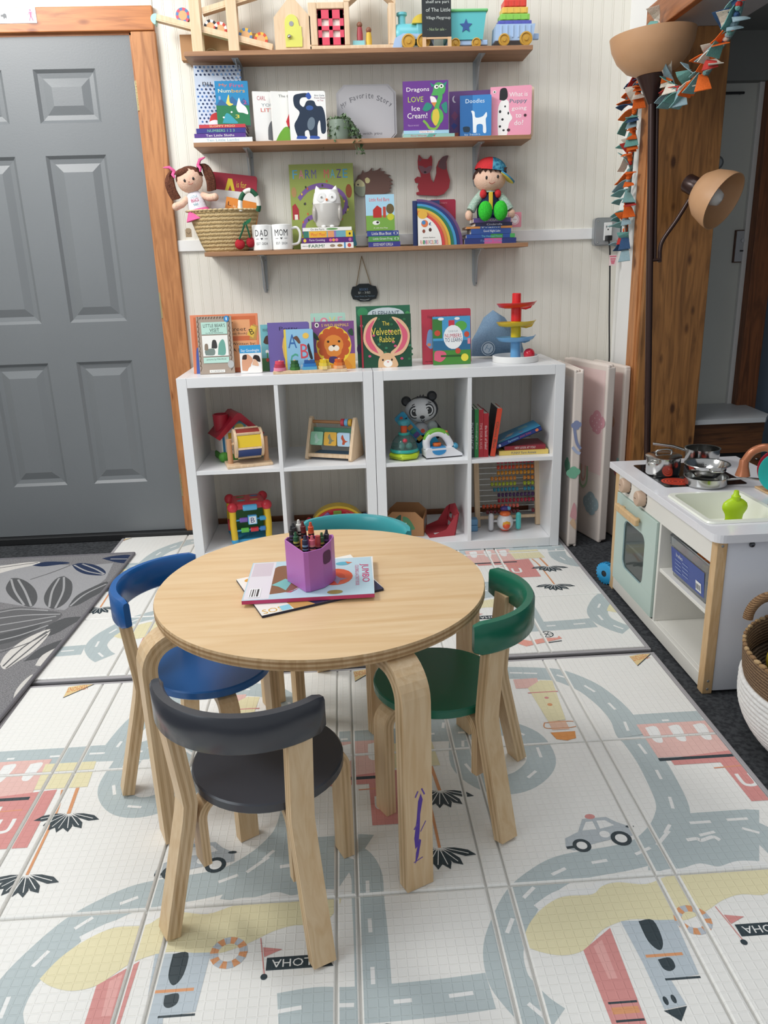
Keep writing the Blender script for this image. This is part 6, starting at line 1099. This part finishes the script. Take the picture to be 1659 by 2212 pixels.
# abacus
t = thing('abacus', 'wooden abacus with rows of colourful beads', 'toy', (.584, -.235, C0), 0, rx=-.2)
for x in (-.135, .135): MB().bb(x - .0115, x + .0115, -.01, .01, 0, .315, PALE).obj('post', t, bevel=.002)
MB().cyl((-.125, 0, .04), .008, .25, PALE, 12, axis='x').obj('bar', t); MB().cyl((-.125, 0, .3), .008, .25, PALE, 12, axis='x').obj('bar', t)
rows = [('B0304A', 10, .0), ('D9503A', 5, 0), ('DE9A2F', 10, 0), ('DE8F3A', 7, .08), ('A9B82F', 7, .08), ('2F86A0', 7, .07), ('4A2A5A', 10, 0), ('A82A3E', 10, 0), ('D2542F', 10, .07), ('7A2A34', 9, .07)]
for k, (c_, n, off) in enumerate(rows):
    z = .285 - k * .0245; MB().cyl((-.125, 0, z), .0018, .25, STEEL, 6, axis='x').obj('wire', t)
    xs_ = [.115 - i * .0168 for i in range(10)] if off == 0 else [.115 - off - i * .0168 for i in range(n)] + [.115 - i * .0175 for i in range(10 - n)]
    for i, x in enumerate(xs_):
        cc = 'E0752F' if (k == 1 and i < 5) else ('DE6A5A' if k == 8 and i < 5 else c_); MB().lathe([(0, -.0075), (.0085, -.005), (.0095, 0), (.0085, .005), (0, .0075)], mat(cc, .35), 8, TR(x, 0, z) @ RY(pi / 2)).obj('bead', t)
t = thing('toy_plane', 'white and orange baby activity plane in front of the abacus', 'toy', (.557, -.3, C0))
MB().ball((0, 0, .042), (.036, .04, .038), WP, 18).obj('body', t, smooth=70); MB().ball((0, -.02, .04), (.024, .022, .024), mat('E0A02F', .3), 14).ball((.0, -.034, .032), (.016, .012, .014), mat('E0582F', .3), 12).obj('nose', t, smooth=60)
MB().ball((0, 0, .078), (.024, .026, .012), mat('E0682F', .3), 14).obj('canopy', t, smooth=60); MB().ball((.002, .01, .098), (.022, .016, .012), mat('4A3A80', .3), 12).ball((.016, .004, .1), (.01, .01, .009), mat('5AA8D0', .2), 10).obj('pilot', t, smooth=60)
for x, c_ in ((-.062, 'D6D6DA'), (.058, '4FBCB8')): MB().tube([(x, -.005, .018), (x, -.005, .07)], .0115, mat(c_, .3), 12).ball((x, -.005, .072), .0115, mat(c_, .3), 12).ball((x, -.005, .016), .0115, mat(c_, .3), 12).cyl((min(x, 0), 0, .045), .005, abs(x), mat('C9C9CC', .3), 8, axis='x').obj('wing', t, smooth=60)
MB().ball((0, -.0, .01), (.022, .025, .008), mat('E0502F', .3), 12).obj('underside', t, smooth=60)
t = thing('toy_block', 'blue ridged toy block beside the cube divider', 'toy', (.415, -.275, C0))
for z in (.0, .028): MB().bb(-.02, .025, -.02, .02, z, z + .027, mat('6FA3CC', .4)).obj('segment', t, bevel=.004)

# ---------------- right side: folded mats ----------------
MF = mat('E6DAD2', .5, 'paint', c2='E2D6CC'); MFP = mat('E3CBC6', .5, 'paint')
def cloud(cx, cy, s, c_, dots=None):
    out = [('e', c_, cx + dx * s, cy + dy * s, r * s, r * s) for dx, dy, r in ((-.5, 0, .5), (0, .3, .6), (.5, .1, .5), (.1, -.35, .5), (-.3, -.4, .35))]
    if dots: out += [('e', dots, cx + (i - 2) * s * .3, cy + (j - 2) * s * .28, .06 * s, .06 * s) for i in range(5) for j in range(5) if (i + j) % 2 == 0]
    return out
def folded(label, xb, yb, xf, yf, th, h, items, n=2):
    L = math.hypot(xf - xb, yf - yb); a = math.atan2(yf - yb, xf - xb)
    t = thing('folded_mat', label, 'play mat', (xb, yb, -.0148), a, 'folded mats leaning beside the shelf')
    for k in range(n):
        w = th / n; o = MB().bb(0, L - .012 * (k % 2), -th / 2 + k * w + .0008, -th / 2 + (k + 1) * w - .0008, 0, h, MF).obj('panel', t, bevel=min(w * .4, .008), seg=3)
    art('print', t, items, lambda x, y, k: Vector((x, -th / 2 - k + .0006, y)), .5)
    e = MB().bb(L - .014, L + .001, -th / 2 + .002, th / 2 - .002, .01, h - .01, MF).obj('fold_edge', t, bevel=.006, seg=3)
    return t
folded('narrow folded mat closest to the cube shelf, printed with a blue rainbow', .826, -.04, .828, -.395, .042, .755, [('r', 'E9E0DC', .05, .05, .34, .72)] + cloud(.31, .35, .04, '7FBFA0'), 3)
art('edge_print', bpy.data.objects['folded_mat'], cloud(-.004, .53, .022, '8A94B8') + [('s', '8A94B8', [(-.012, .52), (.0, .46), (.018, .43)], .012), ('s', 'B5C0DC', [(-.016, .44), (.0, .42), (.018, .41)], .012)] + cloud(-.008, .33, .03, '7FBFA0') + [('b', 'E0A8AC', [(-.015, .14), (.0, .2), (.014, .16), (.01, .12)])] + [('b', 'E3C0A0', [(-.015, .11), (.0, .13), (.014, .1), (.01, .08)])], lambda x, y, k: Vector((.357 + k, x, y)), .5)
folded('folded mat printed with a pink dotted cloud, between the other two', .885, -.03, .972, -.36, .042, .765, [('r', 'E6CCC8', .02, .3, .33, .74)] + cloud(.285, .52, .058, 'DBA0AA', 'EDD0D4') + [('s', 'A9C4A0', [(.17, .32), (.17, .25), (.2, .22), (.23, .25), (.23, .32)], .012), ('s', 'D9B0A0', [(.185, .32), (.185, .27), (.2, .25), (.215, .27), (.215, .32)], .01)] + cloud(.27, .16, .06, '9DB2B8', 'BACBD0'), 2)
folded('folded mat printed with an orange cloud, beside the wooden post', 1.01, -.03, 1.058, -.31, .03, .75, [('r', 'E3C8C2', .02, .3, .27, .72)] + cloud(.17, .5, .055, 'D6A98E', 'E0BCA4') + [('s', 'A9C4A0', [(.1, .34), (.1, .26), (.13, .23)], .014), ('b', 'D98A8A', [(.24, .3), (.26, .34), (.28, .3), (.26, .28)]), ('r', 'A8D0CC', .262, .3, .28, .36)], 1)
# outlet box and cord
o = thing('outlet_box', 'square metal electrical box with white outlet and black plug', 'outlet', (1.028, -.013, 1.27))
MB().prism(rrect(-.056, .056, -.056, .056, .012), -.032, 0, GALV, plane='y').obj('box', o, bevel=.004); MB().prism(rrect(-.052, .052, -.052, .052, .012), -.036, -.032, mat('B9BCBE', .35, metal=.6), plane='y').obj('cover_plate', o, bevel=.002)
for x, z in ((-.042, .042), (.042, .042), (.042, -.042), (-.042, -.042)): MB().ball((x, -.037, z), (.004, .002, .004), STEEL, 8, k=5).obj('screw', o)
MB().bb(-.017, .017, -.04, -.036, -.036, .036, WHITE).obj('receptacle', o, bevel=.002)
art('slots', o, [('r', '2A2A2A', -.008, .014, -.006, .024), ('r', '2A2A2A', .005, .014, .0065, .024), ('e', '2A2A2A', 0, .008, .003, .003), ('r', '2A2A2A', -.01, .018, -.006, .02)], lambda x, y, k: Vector((x, -.04 - k, y)))
o = thing('power_cord', 'black power cord hanging from the wall outlet', 'cord', (1.028, -.05, 1.25))
MB().bb(-.012, .012, -.03, .008, -.018, .004, BLACK).obj('plug', o, bevel=.004)
MB().tube(smoothpath([(.0, -.016, -.012), (.006, -.02, -.05), (.012, -.012, -.1), (.02, -.006, -.22), (.026, -.004, -.34), (.034, -.002, -.46), (.036, -.002, -.54), (.02, -.004, -.7), (.03, -.02, -1.2)], 5), .0035, BLACK, 8).obj('cable', o, smooth=60)
tg_ = MB().bb(.004, .036, -.026, -.0245, -.118, -.075, mat('EBD5D6', .5)).obj('warning_tag', o)
art('tag_print', tg_, [('r', 'D9788A', .006, -.084, .034, -.078), ('p', 'D9788A', [(.008, -.088), (.032, -.088), (.026, -.112), (.014, -.112)]), ('r', 'EBD5D6', .012, -.096, .028, -.094)], lambda x, y, k: Vector((x, -.026 - k, y)))
# ---------------- floor lamp ----------------
LB = mat('3A2622', .3, metal=.3); SH_ = mat('CCA07A', .45, c2='C2956C')
lp = thing('floor_lamp', 'brown torchiere floor lamp with amber bowl and side reading arm', 'lamp', (1.112, -.5, -.015), ry=-.0605)
MB().lathe([(0, 0), (.12, 0), (.122, .01), (.1, .02), (.03, .028), (0, .03)], LB, 32).obj('base', lp, smooth=40)
MB().cyl((0, 0, .02), .0125, 1.7, LB, 16).obj('pole', lp, smooth=60); MB().cyl((.019, 0, 1.16), .0065, .56, LB, 10).obj('wire_tube', lp, smooth=60)
MB().lathe([(.0, 1.69), (.014, 1.69), (.02, 1.705), (.053, 1.778), (.05, 1.782), (0, 1.782)], LB, 28).obj('cone', lp, smooth=40)
MB().lathe([(.048, 1.778), (.088, 1.796), (.12, 1.83), (.137, 1.868), (.143, 1.905), (.14, 1.905), (.133, 1.868), (.116, 1.833), (.084, 1.801), (.048, 1.784)], SH_, 48).obj('bowl_shade', lp, smooth=60)
MB().cyl((.0, -.004, 1.165), .006, .04, LB, 8, axis='x').bb(.03, .042, -.008, .004, 1.155, 1.195, LB).obj('joint', lp, bevel=.002)
J = [(.036, -.002, 1.17), (.037, -.002, 1.2), (.048, -.004, 1.235), (.09, -.025, 1.30), (.125, -.04, 1.36), (.14, -.045, 1.38)]
MB().tube(smoothpath(J, 6), .0075, LB, 10).obj('arm', lp, smooth=60)
T = TR(.178, -.055, 1.44) @ RY(2.2) @ RX(.55)
T = TR(.14, -.045, 1.405) @ Vector((.52, -.7, -.5)).to_track_quat('Z', 'Y').to_matrix().to_4x4()
MB().lathe([(0, -.035), (.028, -.035), (.032, -.03), (.032, .02), (.03, .024), (0, .024)], LB, 24, T).obj('socket', lp, smooth=40)
MB().lathe([(.03, .015), (.062, .03), (.086, .062), (.098, .105), (.101, .13), (.098, .13), (.094, .105), (.081, .065), (.058, .035), (.03, .022)], SH_, 40, T).obj('arm_shade', lp, smooth=60)
MB().lathe([(0, .03), (.014, .035), (.016, .055), (.028, .075), (.03, .092), (.022, .112), (0, .12)], mat('F0EEEA', .2), 24, T).obj('bulb', lp, smooth=60)
# ---------------- garland ----------------
gl = thing('fabric_garland', 'garland of knotted orange, teal and cream fabric strips on the doorway', 'garland', (1.05, -.3, 1.7))
pa = [(1.056, -1.02, 1.86), (1.056, -.98, 1.78), (1.056, -.89, 1.742), (1.056, -.82, 1.695), (1.056, -.69, 1.68), (1.056, -.56, 1.715), (1.056, -.46, 1.81), (1.056, -.385, 1.95)]
pb = [(1.056, -.385, 1.95), (1.056, -.3, 1.87), (1.056, -.26, 1.79), (1.056, -.225, 1.7), (1.056, -.215, 1.6), (1.056, -.205, 1.45), (1.056, -.195, 1.3), (1.056, -.225, 1.2)]
mesh_cache = {}
GC_ = ['DE6A2E', 'D9D0C2', '6FA39C', '3A5578', 'DE6A2E', '8FA8B0', 'B83F3A', 'E3DACB', '7FA8A8']
cord = MB()
for P in (pa, pb): cord.tube([(x - 1.05, y + .3, z - 1.7) for x, y, z in smoothpath(P, 5)], .006, mat('6A8A8A', .9, 'fabric'), 6)
cord.obj('cord', gl)
def strip_mesh(c_, v):
    k_ = (c_, v)
    if k_ not in mesh_cache:
        rr = random.Random(sum(map(ord, c_)) + v); L = .058 + .025 * rr.random(); w = .017 + .008 * rr.random(); m = MB(); P = []
        for i in range(5):
            s = i / 4; x = s * L; z = .01 * math.sin(s * 3 + v); ww = w * (.35 + .75 * s)
            P.append([(x, -ww, z + .004 * math.sin(v + s * 4)), (x, ww, z - .004 * math.cos(v + s * 3))])
        vs = [q for p in P for q in p] + [(a, b, c + .0022) for p in P for a, b, c in p]
        fs = [(2 * i, 2 * i + 2, 2 * i + 3, 2 * i + 1) for i in range(4)] + [(10 + 2 * i, 11 + 2 * i, 13 + 2 * i, 12 + 2 * i) for i in range(4)] + [(2 * i, 10 + 2 * i, 12 + 2 * i, 2 * i + 2) for i in range(4)] + [(2 * i + 1, 2 * i + 3, 13 + 2 * i, 11 + 2 * i) for i in range(4)] + [(8, 18, 19, 9)]
        m.add(vs, fs, mat(c_, .9, 'fabric')); m.ball((0, 0, 0), (.009, .011, .009), mat(c_, .9, 'fabric'), 8, k=5); mesh_cache[k_] = m.mesh('strip')
    return mesh_cache[k_]
rg = random.Random(5)
for P, n in ((pa, 56), (pb, 70)):
    Q = smoothpath(P, 12)
    for i in range(n):
        q = Vector(Q[int((i + .5) / n * (len(Q) - 1))]); o = bpy.data.objects.new('strip', strip_mesh(GC_[rg.randrange(9)], rg.randrange(3))); COL.objects.link(o); o.parent = gl
        an = rg.choice((-1, 1)) * rg.uniform(.3, 1.3); dirv = Vector((-.35 * rg.random() - .05, math.sin(an) * 1.0, -.75 + .9 * rg.random())) if rg.random() < .8 else Vector((-.3, rg.uniform(-.5, .5), .8))
        o.rotation_euler = dirv.to_track_quat('X', 'Z').to_euler(); o.location = q - Vector((1.05, -.3, 1.7)) + Vector((-.008, 0, 0))
# ---------------- play kitchen ----------------
k = thing('play_kitchen', 'white wooden play kitchen with mint oven door and sink', 'play kitchen', (.845, -1.215, -.0148))
KW = mat('EFEDE6', .35, 'paint'); PW_ = mat('D9B98E', .5, 'wood', c2='C9A474', scale=2); MINT = mat('BFD2CA', .4); TOPM = mat('ECECF0', .15, 'paint')
H0 = .458
def kb(name, x0, x1, y0, y1, z0, z1, m, bev=.0015): return MB().bb(x0, x1, y0, y1, z0, z1, m).obj(name, k, bevel=bev)
for y in (-.385, .36): kb('leg', .0, .028, y - .002, y + .03, 0, H0, PW_, .002)
for y in (-.385, .36): kb('leg', .36, .388, y - .002, y + .03, 0, H0, PW_, .002)
kb('end_panel', .03, .36, -.382, -.37, .006, H0, mat('E9ECF4', .4, 'paint')); kb('end_panel', .03, .36, .37, .382, .006, H0, KW)  # near panel tinted bluer than the far one: cool window light put into its colour
kb('back_panel', .375, .385, -.36, .36, .03, H0, KW); kb('fascia', .002, .014, -.355, .36, .382, H0, KW)
kb('floor_board', .0165, .375, -.36, .36, .03, .05, KW); kb('plinth', .002, .016, -.355, .36, .008, .05, KW); kb('divider', .004, .375, -.02, -.008, .05, .382, KW); kb('shelf', .01, .375, -.36, -.02, .222, .234, KW); kb('oven_shelf', .02, .375, -.008, .36, .2, .208, KW)
# oven door with window
dm = MB(); wy0, wy1, wz0, wz1 = .08, .27, .13, .305; D0, D1, E0, E1 = -.005, .352, .056, .38
for a in ((D0, D1, E0, wz0), (D0, D1, wz1, E1), (D0, wy0, wz0, wz1), (wy1, D1, wz0, wz1)): dm.bb(-.004, .008, a[0], a[1], a[2], a[3], MINT)
for cy_, cz, s1, s2 in ((wy0, wz0, 1, 1), (wy1, wz0, -1, 1), (wy1, wz1, -1, -1), (wy0, wz1, 1, -1)):
    q = [(cy_, cz)] + [(cy_ + s1 * (.03 - .03 * math.sin(a)), cz + s2 * (.03 - .03 * math.cos(a))) for a in [pi / 2 * i / 5 for i in range(6)]]; dm.prism(q, -.004, .008, MINT, plane='x')
od = dm.obj('oven_door', k, bevel=.001)
MB().prism(rrect(wy0 + .003, wy1 - .003, wz0 + .003, wz1 - .003, .028), .002, .0035, mat('A9B4B2', .05, trans=.9), plane='x').obj('window_pane', od)
MB().tube([(-.0, y, z) for y, z in rrect(wy0, wy1, wz0, wz1, .03, 5)], .003, mat('8FA8AC', .4), 6, True).obj('window_rim', od)
MB().bb(-.03, -.014, .11, .305, .33, .354, PW_).bb(-.016, -.002, .13, .15, .335, .35, PW_).bb(-.016, -.002, .265, .285, .335, .35, PW_).obj('handle', od, bevel=.004)
for y, z in ((.272, .426), (.13, .42)):
    dk = MB().cyl((.002, y, z), .031, .003, mat('9FB8B0', .5), 28, T=TR(0, 0, 0), axis='x').obj('dial_plate', k)
    kn = MB().lathe([(.026, 0), (.0255, .022), (.022, .026), (0, .026)], mat('C9AE98', .5), 28, TR(.002, y, z) @ RY(-pi / 2)).obj('knob', k, smooth=40)
    art('dial_marks', dk, [('e', 'EEF2F0', .0285 * math.cos(a), .0285 * math.sin(a), .0015, .0015) for a in [2 * pi * i / 14 for i in range(14)]], lambda u, v, kk, y=y, z=z: Vector((.0018 - kk, y - u, z + v)))
    MB().box((-.0245, y + .008, z), (.001, .012, .002), mat('6A5548', .5)).obj('pointer', kn)
# counter with sink cutout
ct = MB(); X0, X1, Y0, Y1 = -.022, .44, -.415, .398; sx0, sx1, sy0, sy1 = .012, .222, -.312, -.05
ct.prism(rrect(X0, X1, Y0, sy0, .03, 6, (1, 1, 0, 0)), H0, H0 + .022, TOPM)
for a in ((X0, X1, sy1, Y1), (X0, sx0, sy0, sy1), (sx1, X1, sy0, sy1)): ct.bb(a[0], a[1], a[2], a[3], H0, H0 + .022, TOPM)
ct.obj('countertop', k, bevel=.0008)
sk = MB(); SKM = mat('F0F2E6', .3); zt = H0 + .022
R0 = rrect(sx0 - .012, sx1 + .012, sy0 - .012, sy1 + .012, .022); R1 = rrect(sx0 + .004, sx1 - .004, sy0 + .004, sy1 - .004, .022); R2 = rrect(sx0 + .014, sx1 - .014, sy0 + .014, sy1 - .014, .02); n = len(R0)
vs = [(x, y, zt + .0005) for x, y in R0] + [(x, y, zt + .006) for x, y in rr_(R0, R1, .15)] + [(x, y, zt + .006) for x, y in R1] + [(x, y, zt - .075) for x, y in R2]
fs = [(a * n + i, a * n + (i + 1) % n, (a + 1) * n + (i + 1) % n, (a + 1) * n + i) for a in range(3) for i in range(n)] + [tuple(range(3 * n, 4 * n))]
sk.add(vs, fs, SKM); sk.obj('sink', k, smooth=35)
MB().prism(rrect(.035, .3, .04, .33, .012), zt, zt + .0015, mat('17181B', .08)).obj('hob', k)
hb = [('e', '8A2A1E', 0, 0, .045, .045)] + [('o', 'D9482E', 0, 0, r, r, .005) for r in (.01, .02, .03, .04)]
for cx_, cy_ in ((.09, .1), (.1, .26), (.22, .12)): art('burner_print', k, hb, lambda x, y, kk, cx_=cx_, cy_=cy_: Vector((cx_ + x, cy_ + y, zt + .0015 + kk)))
COP = mat('B5714F', .3, metal=.35)
f_ = MB(); f_.lathe([(0, zt), (.022, zt), (.02, zt + .01), (.014, zt + .014), (.013, zt + .03), (0, zt + .03)], COP, 20, TR(.262, -.19, 0))
f_.tube(smoothpath([(.262, -.19, zt + .02), (.262, -.188, zt + .11), (.25, -.182, zt + .15), (.225, -.17, zt + .168), (.195, -.155, zt + .155), (.178, -.147, zt + .125)], 6), .0115, COP, 14); f_.lathe([(.0115, 0), (.013, -.004), (.014, -.02), (.021, -.048), (0, -.048)], COP, 20, TR(.177, -.146, zt + .13)); f_.obj('faucet', k, smooth=50)
for y, z in ((-.371, .44), (-.371, .04), (-.371, .015)): MB().ball((.014, -.387, z), (.004, .002, .004), GALV, 8, k=5).obj('bolt', k)
MB().ball((.095, -.384, .44), (.008, .006, .008), mat('55585C', .2, metal=.8), 12).obj('hook', k)
kx, ky, kz = .845, -1.215, -.0148 + zt + .0017
def pan(label, x, y, r, h, parts, rz=0, z=0):
    t = thing('toy_pan', label, 'pan', (kx + x, ky + y, kz + z), rz, 'metal toy pans on the play stove')
    MB().lathe([(0, 0), (r * .92, 0), (r, .006), (r, h), (r + .003, h + .001), (r + .003, h + .003), (r - .002, h + .002), (r - .003, .008), (0, .004)], STEEL, 40).obj('bowl', t, smooth=40)
    return t
t = pan('small steel pot with a lid, nearest the mats on the stove', .088, .2, .055, .058, 0)
l_ = MB().lathe([(0, .068), (.02, .067), (.046, .062), (.057, .0612), (.058, .063), (.046, .067), (0, .072)], STEEL, 36).obj('lid', t, smooth=40); MB().tube(smoothpath([(-.026, 0, .069), (-.024, 0, .079), (0, 0, .083), (.024, 0, .079), (.026, 0, .069)], 4), .003, STEEL, 8).obj('lid_handle', l_, smooth=60)
for s in (-1, 1): MB().tube(smoothpath([(s * .054, -.016, .045), (s * .068, -.014, .047), (s * .068, .014, .047), (s * .054, .016, .045)], 4), .0025, STEEL, 6, T=RZ(.6)).obj('side_handle', t, smooth=60)
t = pan('steel saucepan with a long handle at the back of the stove', .262, .29, .056, .058, 0)
MB().tube([(-.05, .018, .05), (-.09, .036, .062), (-.15, .062, .068)], .0045, STEEL, 8).tube([(-.048, .028, .05), (-.086, .046, .062), (-.147, .071, .068)], .0035, STEEL, 8).obj('handle', t, smooth=60)
t = pan('shallow steel frying pan under the colander', .165, .05, .064, .026, 0)
MB().tube([(.058, -.024, .02), (.1, -.04, .027), (.15, -.058, .025)], .004, STEEL, 8).obj('handle', t, smooth=60)
t = thing('toy_colander', 'steel toy colander resting in the frying pan', 'colander', (kx + .168, ky + .055, kz + .0275), 0, 'metal toy pans on the play stove')
MB().lathe([(0, 0), (.034, 0), (.056, .02), (.064, .038), (.069, .039), (.068, .041), (.062, .04), (.053, .022), (.032, .004), (0, .003)], STEEL, 40).obj('bowl', t, smooth=40)
hl = MB()
for i in range(5):
    for j in range(3): a = 1.2 + i * .14; r = .034 + j * .006; hl.ball((r * math.cos(a), r * math.sin(a), .006 + (r - .03) * .9 + .004), .0017, BLACK, 6, k=4)
hl.obj('holes', t, kind='stuff')
for s in (-1, 1): MB().tube(smoothpath([(-.02, s * .06, .032), (-.016, s * .077, .032), (.016, s * .077, .032), (.02, s * .06, .032)], 4), .0025, STEEL, 6).obj('side_handle', t, smooth=60)
t = thing('soap_bottle', 'lime green toy soap bottle standing in the sink', 'bottle', (.967, -1.44, -.0148 + zt - .074)); LG_ = mat('B7DB1E', .35)
MB().lathe([(0, 0), (.028, 0), (.03, .004), (.029, .04), (.024, .055), (.026, .066), (.035, .082), (.036, .09), (.033, .1), (.024, .108), (.013, .114), (0, .115)], LG_, 28, Matrix.Diagonal((1, .5, 1, 1))).obj('bottle_body', t, smooth=50); MB().lathe([(.0125, .108), (.0125, .12), (.008, .124), (.006, .136), (0, .137)], LG_, 18).obj('cap', t, smooth=40)
t = thing('red_toy_food', 'red rounded toy piece lying in the sink', 'toy', (.885, -1.40, -.0148 + zt - .0735)); MB().ball((0, 0, .018), (.022, .02, .018), mat('D2452F', .35), 16).obj('body', t, smooth=70); MB().ball((0, 0, .037), (.003, .003, .005), mat('4F8A3A', .5), 8).obj('stem', t)
for nm, c_, x, y in (('red', 'B8283E', .35, -.04), ('turquoise', '22B5AE', .335, -.075)):
    t = thing('toy_plate', nm + ' toy plate standing upright beside the faucet', 'plate', (kx + x, ky + y, kz + .0635), 0, 'toy plates in the rack'); T = Vector((-.55, -.8, .12)).to_track_quat('Z', 'Y').to_matrix().to_4x4()
    MB().lathe([(0, .004), (.04, .004), (.046, .008), (.062, .012), (.063, .01), (.048, .003), (.042, 0), (0, 0)], mat(c_, .35), 40, T).obj('dish', t, smooth=40)
t = thing('plate_rack', 'small wooden plate rack at the back of the play kitchen', 'rack', (kx + .345, ky - .055, kz - .0012)); MB().bb(-.05, .07, -.05, .05, 0, .006, PW_).obj('base', t, bevel=.002)
for y in (-.038, -.002, .036):
    MB().cyl((.0, y + .0, .006), .003, .03, PW_, 8).obj('peg', t)
# storage bin on the kitchen shelf
t = thing('storage_bin', 'clear plastic bin with blue label on the kitchen shelf', 'bin', (.94, -1.405, -.0148 + .2345)); CLR = mat('D8DCE0', .12, trans=.8)
o_ = rrect(-.075, .075, -.135, .135, .02); oi = [(x * .96, y * .97) for x, y in o_]; n = len(o_); m = MB()
vs = [(x * .9, y * .92, 0) for x, y in o_] + [(x, y, .1) for x, y in o_] + [(x * 1.06, y * 1.04, .1) for x, y in o_] + [(x * 1.07, y * 1.05, .125) for x, y in o_] + [(x, y, .125) for x, y in oi] + [(x * .88, y * .9, .003) for x, y in oi]
fs = [tuple(range(n))[::-1]] + [(a * n + i, a * n + (i + 1) % n, (a + 1) * n + (i + 1) % n, (a + 1) * n + i) for a in range(5) for i in range(n)] + [tuple(range(5 * n, 6 * n))]
m.add(vs, fs, CLR); m.obj('tub', t, smooth=30)
lb = MB().add([(-.0685, .115, .012), (-.0685, -.1, .012), (-.0765, -.105, .092), (-.0765, .12, .092)], [(0, 1, 2, 3)], mat('2F4A98', .35)).obj('blue_label', t)
art('label_print', lb, [('t', 'E8ECF4', 'oxford', .06, .078, .045, .012), ('r', 'F2F2F2', -.085, .02, -.05, .05)] + [('r', '8A9AC8', .0 + (i % 2) * .05, .065 - i * .006, .04 + (i % 2) * .05, .068 - i * .006) for i in range(8)] + [('r', '2A2A3A', -.08 + i * .006, .025, -.077 + i * .006, .042) for i in range(5)], lambda u, v, kk: Vector((-.0688 - .1 * (v - .012) - kk - .0004, u, v)))
for i in range(6):
    c_ = ('C8342E', 'D9A62E', '2F5AA8', 'E07A2E', '3F8A4A', '2F3A78')[i]
    q = thing('toy_brick', ('red', 'yellow', 'blue', 'orange', 'green', 'navy')[i] + ' toy brick inside the clear plastic bin', 'toy brick', (.94 + (-.03 if i % 2 else .025), -1.405 - .075 + .075 * (i // 2), .224 + (.05 if i in (0, 1, 3) else 0)), .3 * i, 'toy bricks in the clear bin')
    MB().bb(-.022, .022, -.024, .024, 0, .045, mat(c_, .35)).obj('block', q, bevel=.002)
    for u in (-.011, .011): MB().cyl((u, 0, .045), .006, .004, mat(c_, .35), 10).obj('stud', q)
# blue wheel by the kitchen
t = thing('ribbed_toy_roller', 'blue ribbed toy wheel on the carpet by the kitchen leg', 'toy wheel', (.842, -.798, -.0148), .5); BW_ = mat('2E9AD0', .35)
m = MB(); m.lathe([(.012, -.014), (.034, -.014), (.04, -.01), (.04, .01), (.034, .014), (.012, .014)], BW_, 28, TR(0, 0, .042) @ RY(pi / 2)); m.obj('tyre', t, smooth=40)
for i in range(20): a = 2 * pi * i / 20; MB().box((0, 0, 0), (.022, .005, .004), BW_, TR(0, .04 * math.cos(a), .042 + .04 * math.sin(a)) @ RX(a - pi / 2)).obj('tread', t)
MB().cyl((-.012, 0, .042), .013, .024, mat('22262A', .5), 16, axis='x').obj('hub', t)
# laundry style basket
t = thing('rope_basket', 'white rope basket with brown woven rim and ring handle', 'basket', (1.062, -1.9, -.0148)); ROPE = mat('E9E8E6', .8, 'fabric', scale=120); SEA = mat('9A7C5C', .9, 'weave', c2='5E4632', scale=40)
m = MB(); zz = 0; prof = []
for i in range(15):
    z = .004 + i * .0125; r = .16 + .085 * (1 - (1 - min(z / .15, 1)) ** 2.2); m.tube([(r * math.cos(a), r * math.sin(a), z) for a in [2 * pi * j / 48 for j in range(48)]], .0075, ROPE, 8, True)
m.lathe([(0, .002), (.16, .002)], ROPE, 40); m.obj('rope_body', t, smooth=60)
m = MB(); m.lathe([(.241, .18), (.247, .2), (.25, .24), (.251, .262), (.243, .265), (.24, .24), (.237, .19)], SEA, 60); m.obj('woven_band', t, smooth=60)
m = MB()
for j in range(70): a = 2 * pi * j / 70; m.ball((.247, 0, .264), (.006, .015, .006), mat(('A08058', '8A6A48', 'B89A70')[j % 3], .8), 6, RZ(a) @ TR(.247, 0, .264) @ RX(.3) @ TR(-.247, 0, -.264), 4)
m.obj('braided_rim', t, smooth=60)
m = MB(); m.tube([(-.1 + .055 * math.cos(a), .222, .265 + .06 * math.sin(a)) for a in [pi * j / 14 for j in range(15)]], .013, mat('A8845E', .8, 'weave', c2='7A5A3C', scale=60), 10); m.obj('ring_handle', t, smooth=60)
m = MB(); m.lathe([(0, .02), (.15, .02), (.235, .2)], mat('8E7A66', .9, 'weave', c2='5E4E3E', scale=40), 40); m.obj('lining', t)
for nm, lbl, cat_, sh in (('blue_bin', 'blue plastic tub lying in the rope basket', 'tub', 0), ('yellow_ball', 'yellow ball half buried in the rope basket', 'ball', 1), ('grey_plush', 'grey ribbed soft toy in the rope basket', 'soft toy', 2)):
    q = thing(nm, lbl, cat_, (1.062, -1.9, .15))
    if sh == 0: MB().prism([(-.1, -.06), (.12, -.06), (.12, .06), (-.1, .06)], 0, .1, mat('1F3F9A', .35), TR(-.045, -.03, .015) @ RY(-.35) @ RZ(.3)).obj('tub_body', q, bevel=.008)
    elif sh == 1: MB().ball((-.115, .09, .04), .05, mat('D2B83A', .4), 20).obj('ball_body', q, smooth=80)
    else:
        MB().ball((-.05, .15, .075), (.08, .05, .05), mat('8C8C92', .9, 'fabric', scale=60), 16).obj('body', q, smooth=70)
        for j in range(5): MB().tube([(-.1 + j * .022, .105, .06), (-.1 + j * .022, .11, .1), (-.1 + j * .022, .14, .122)], .008, mat('77777D', .9, 'fabric', scale=60), 8).obj('rib', q)
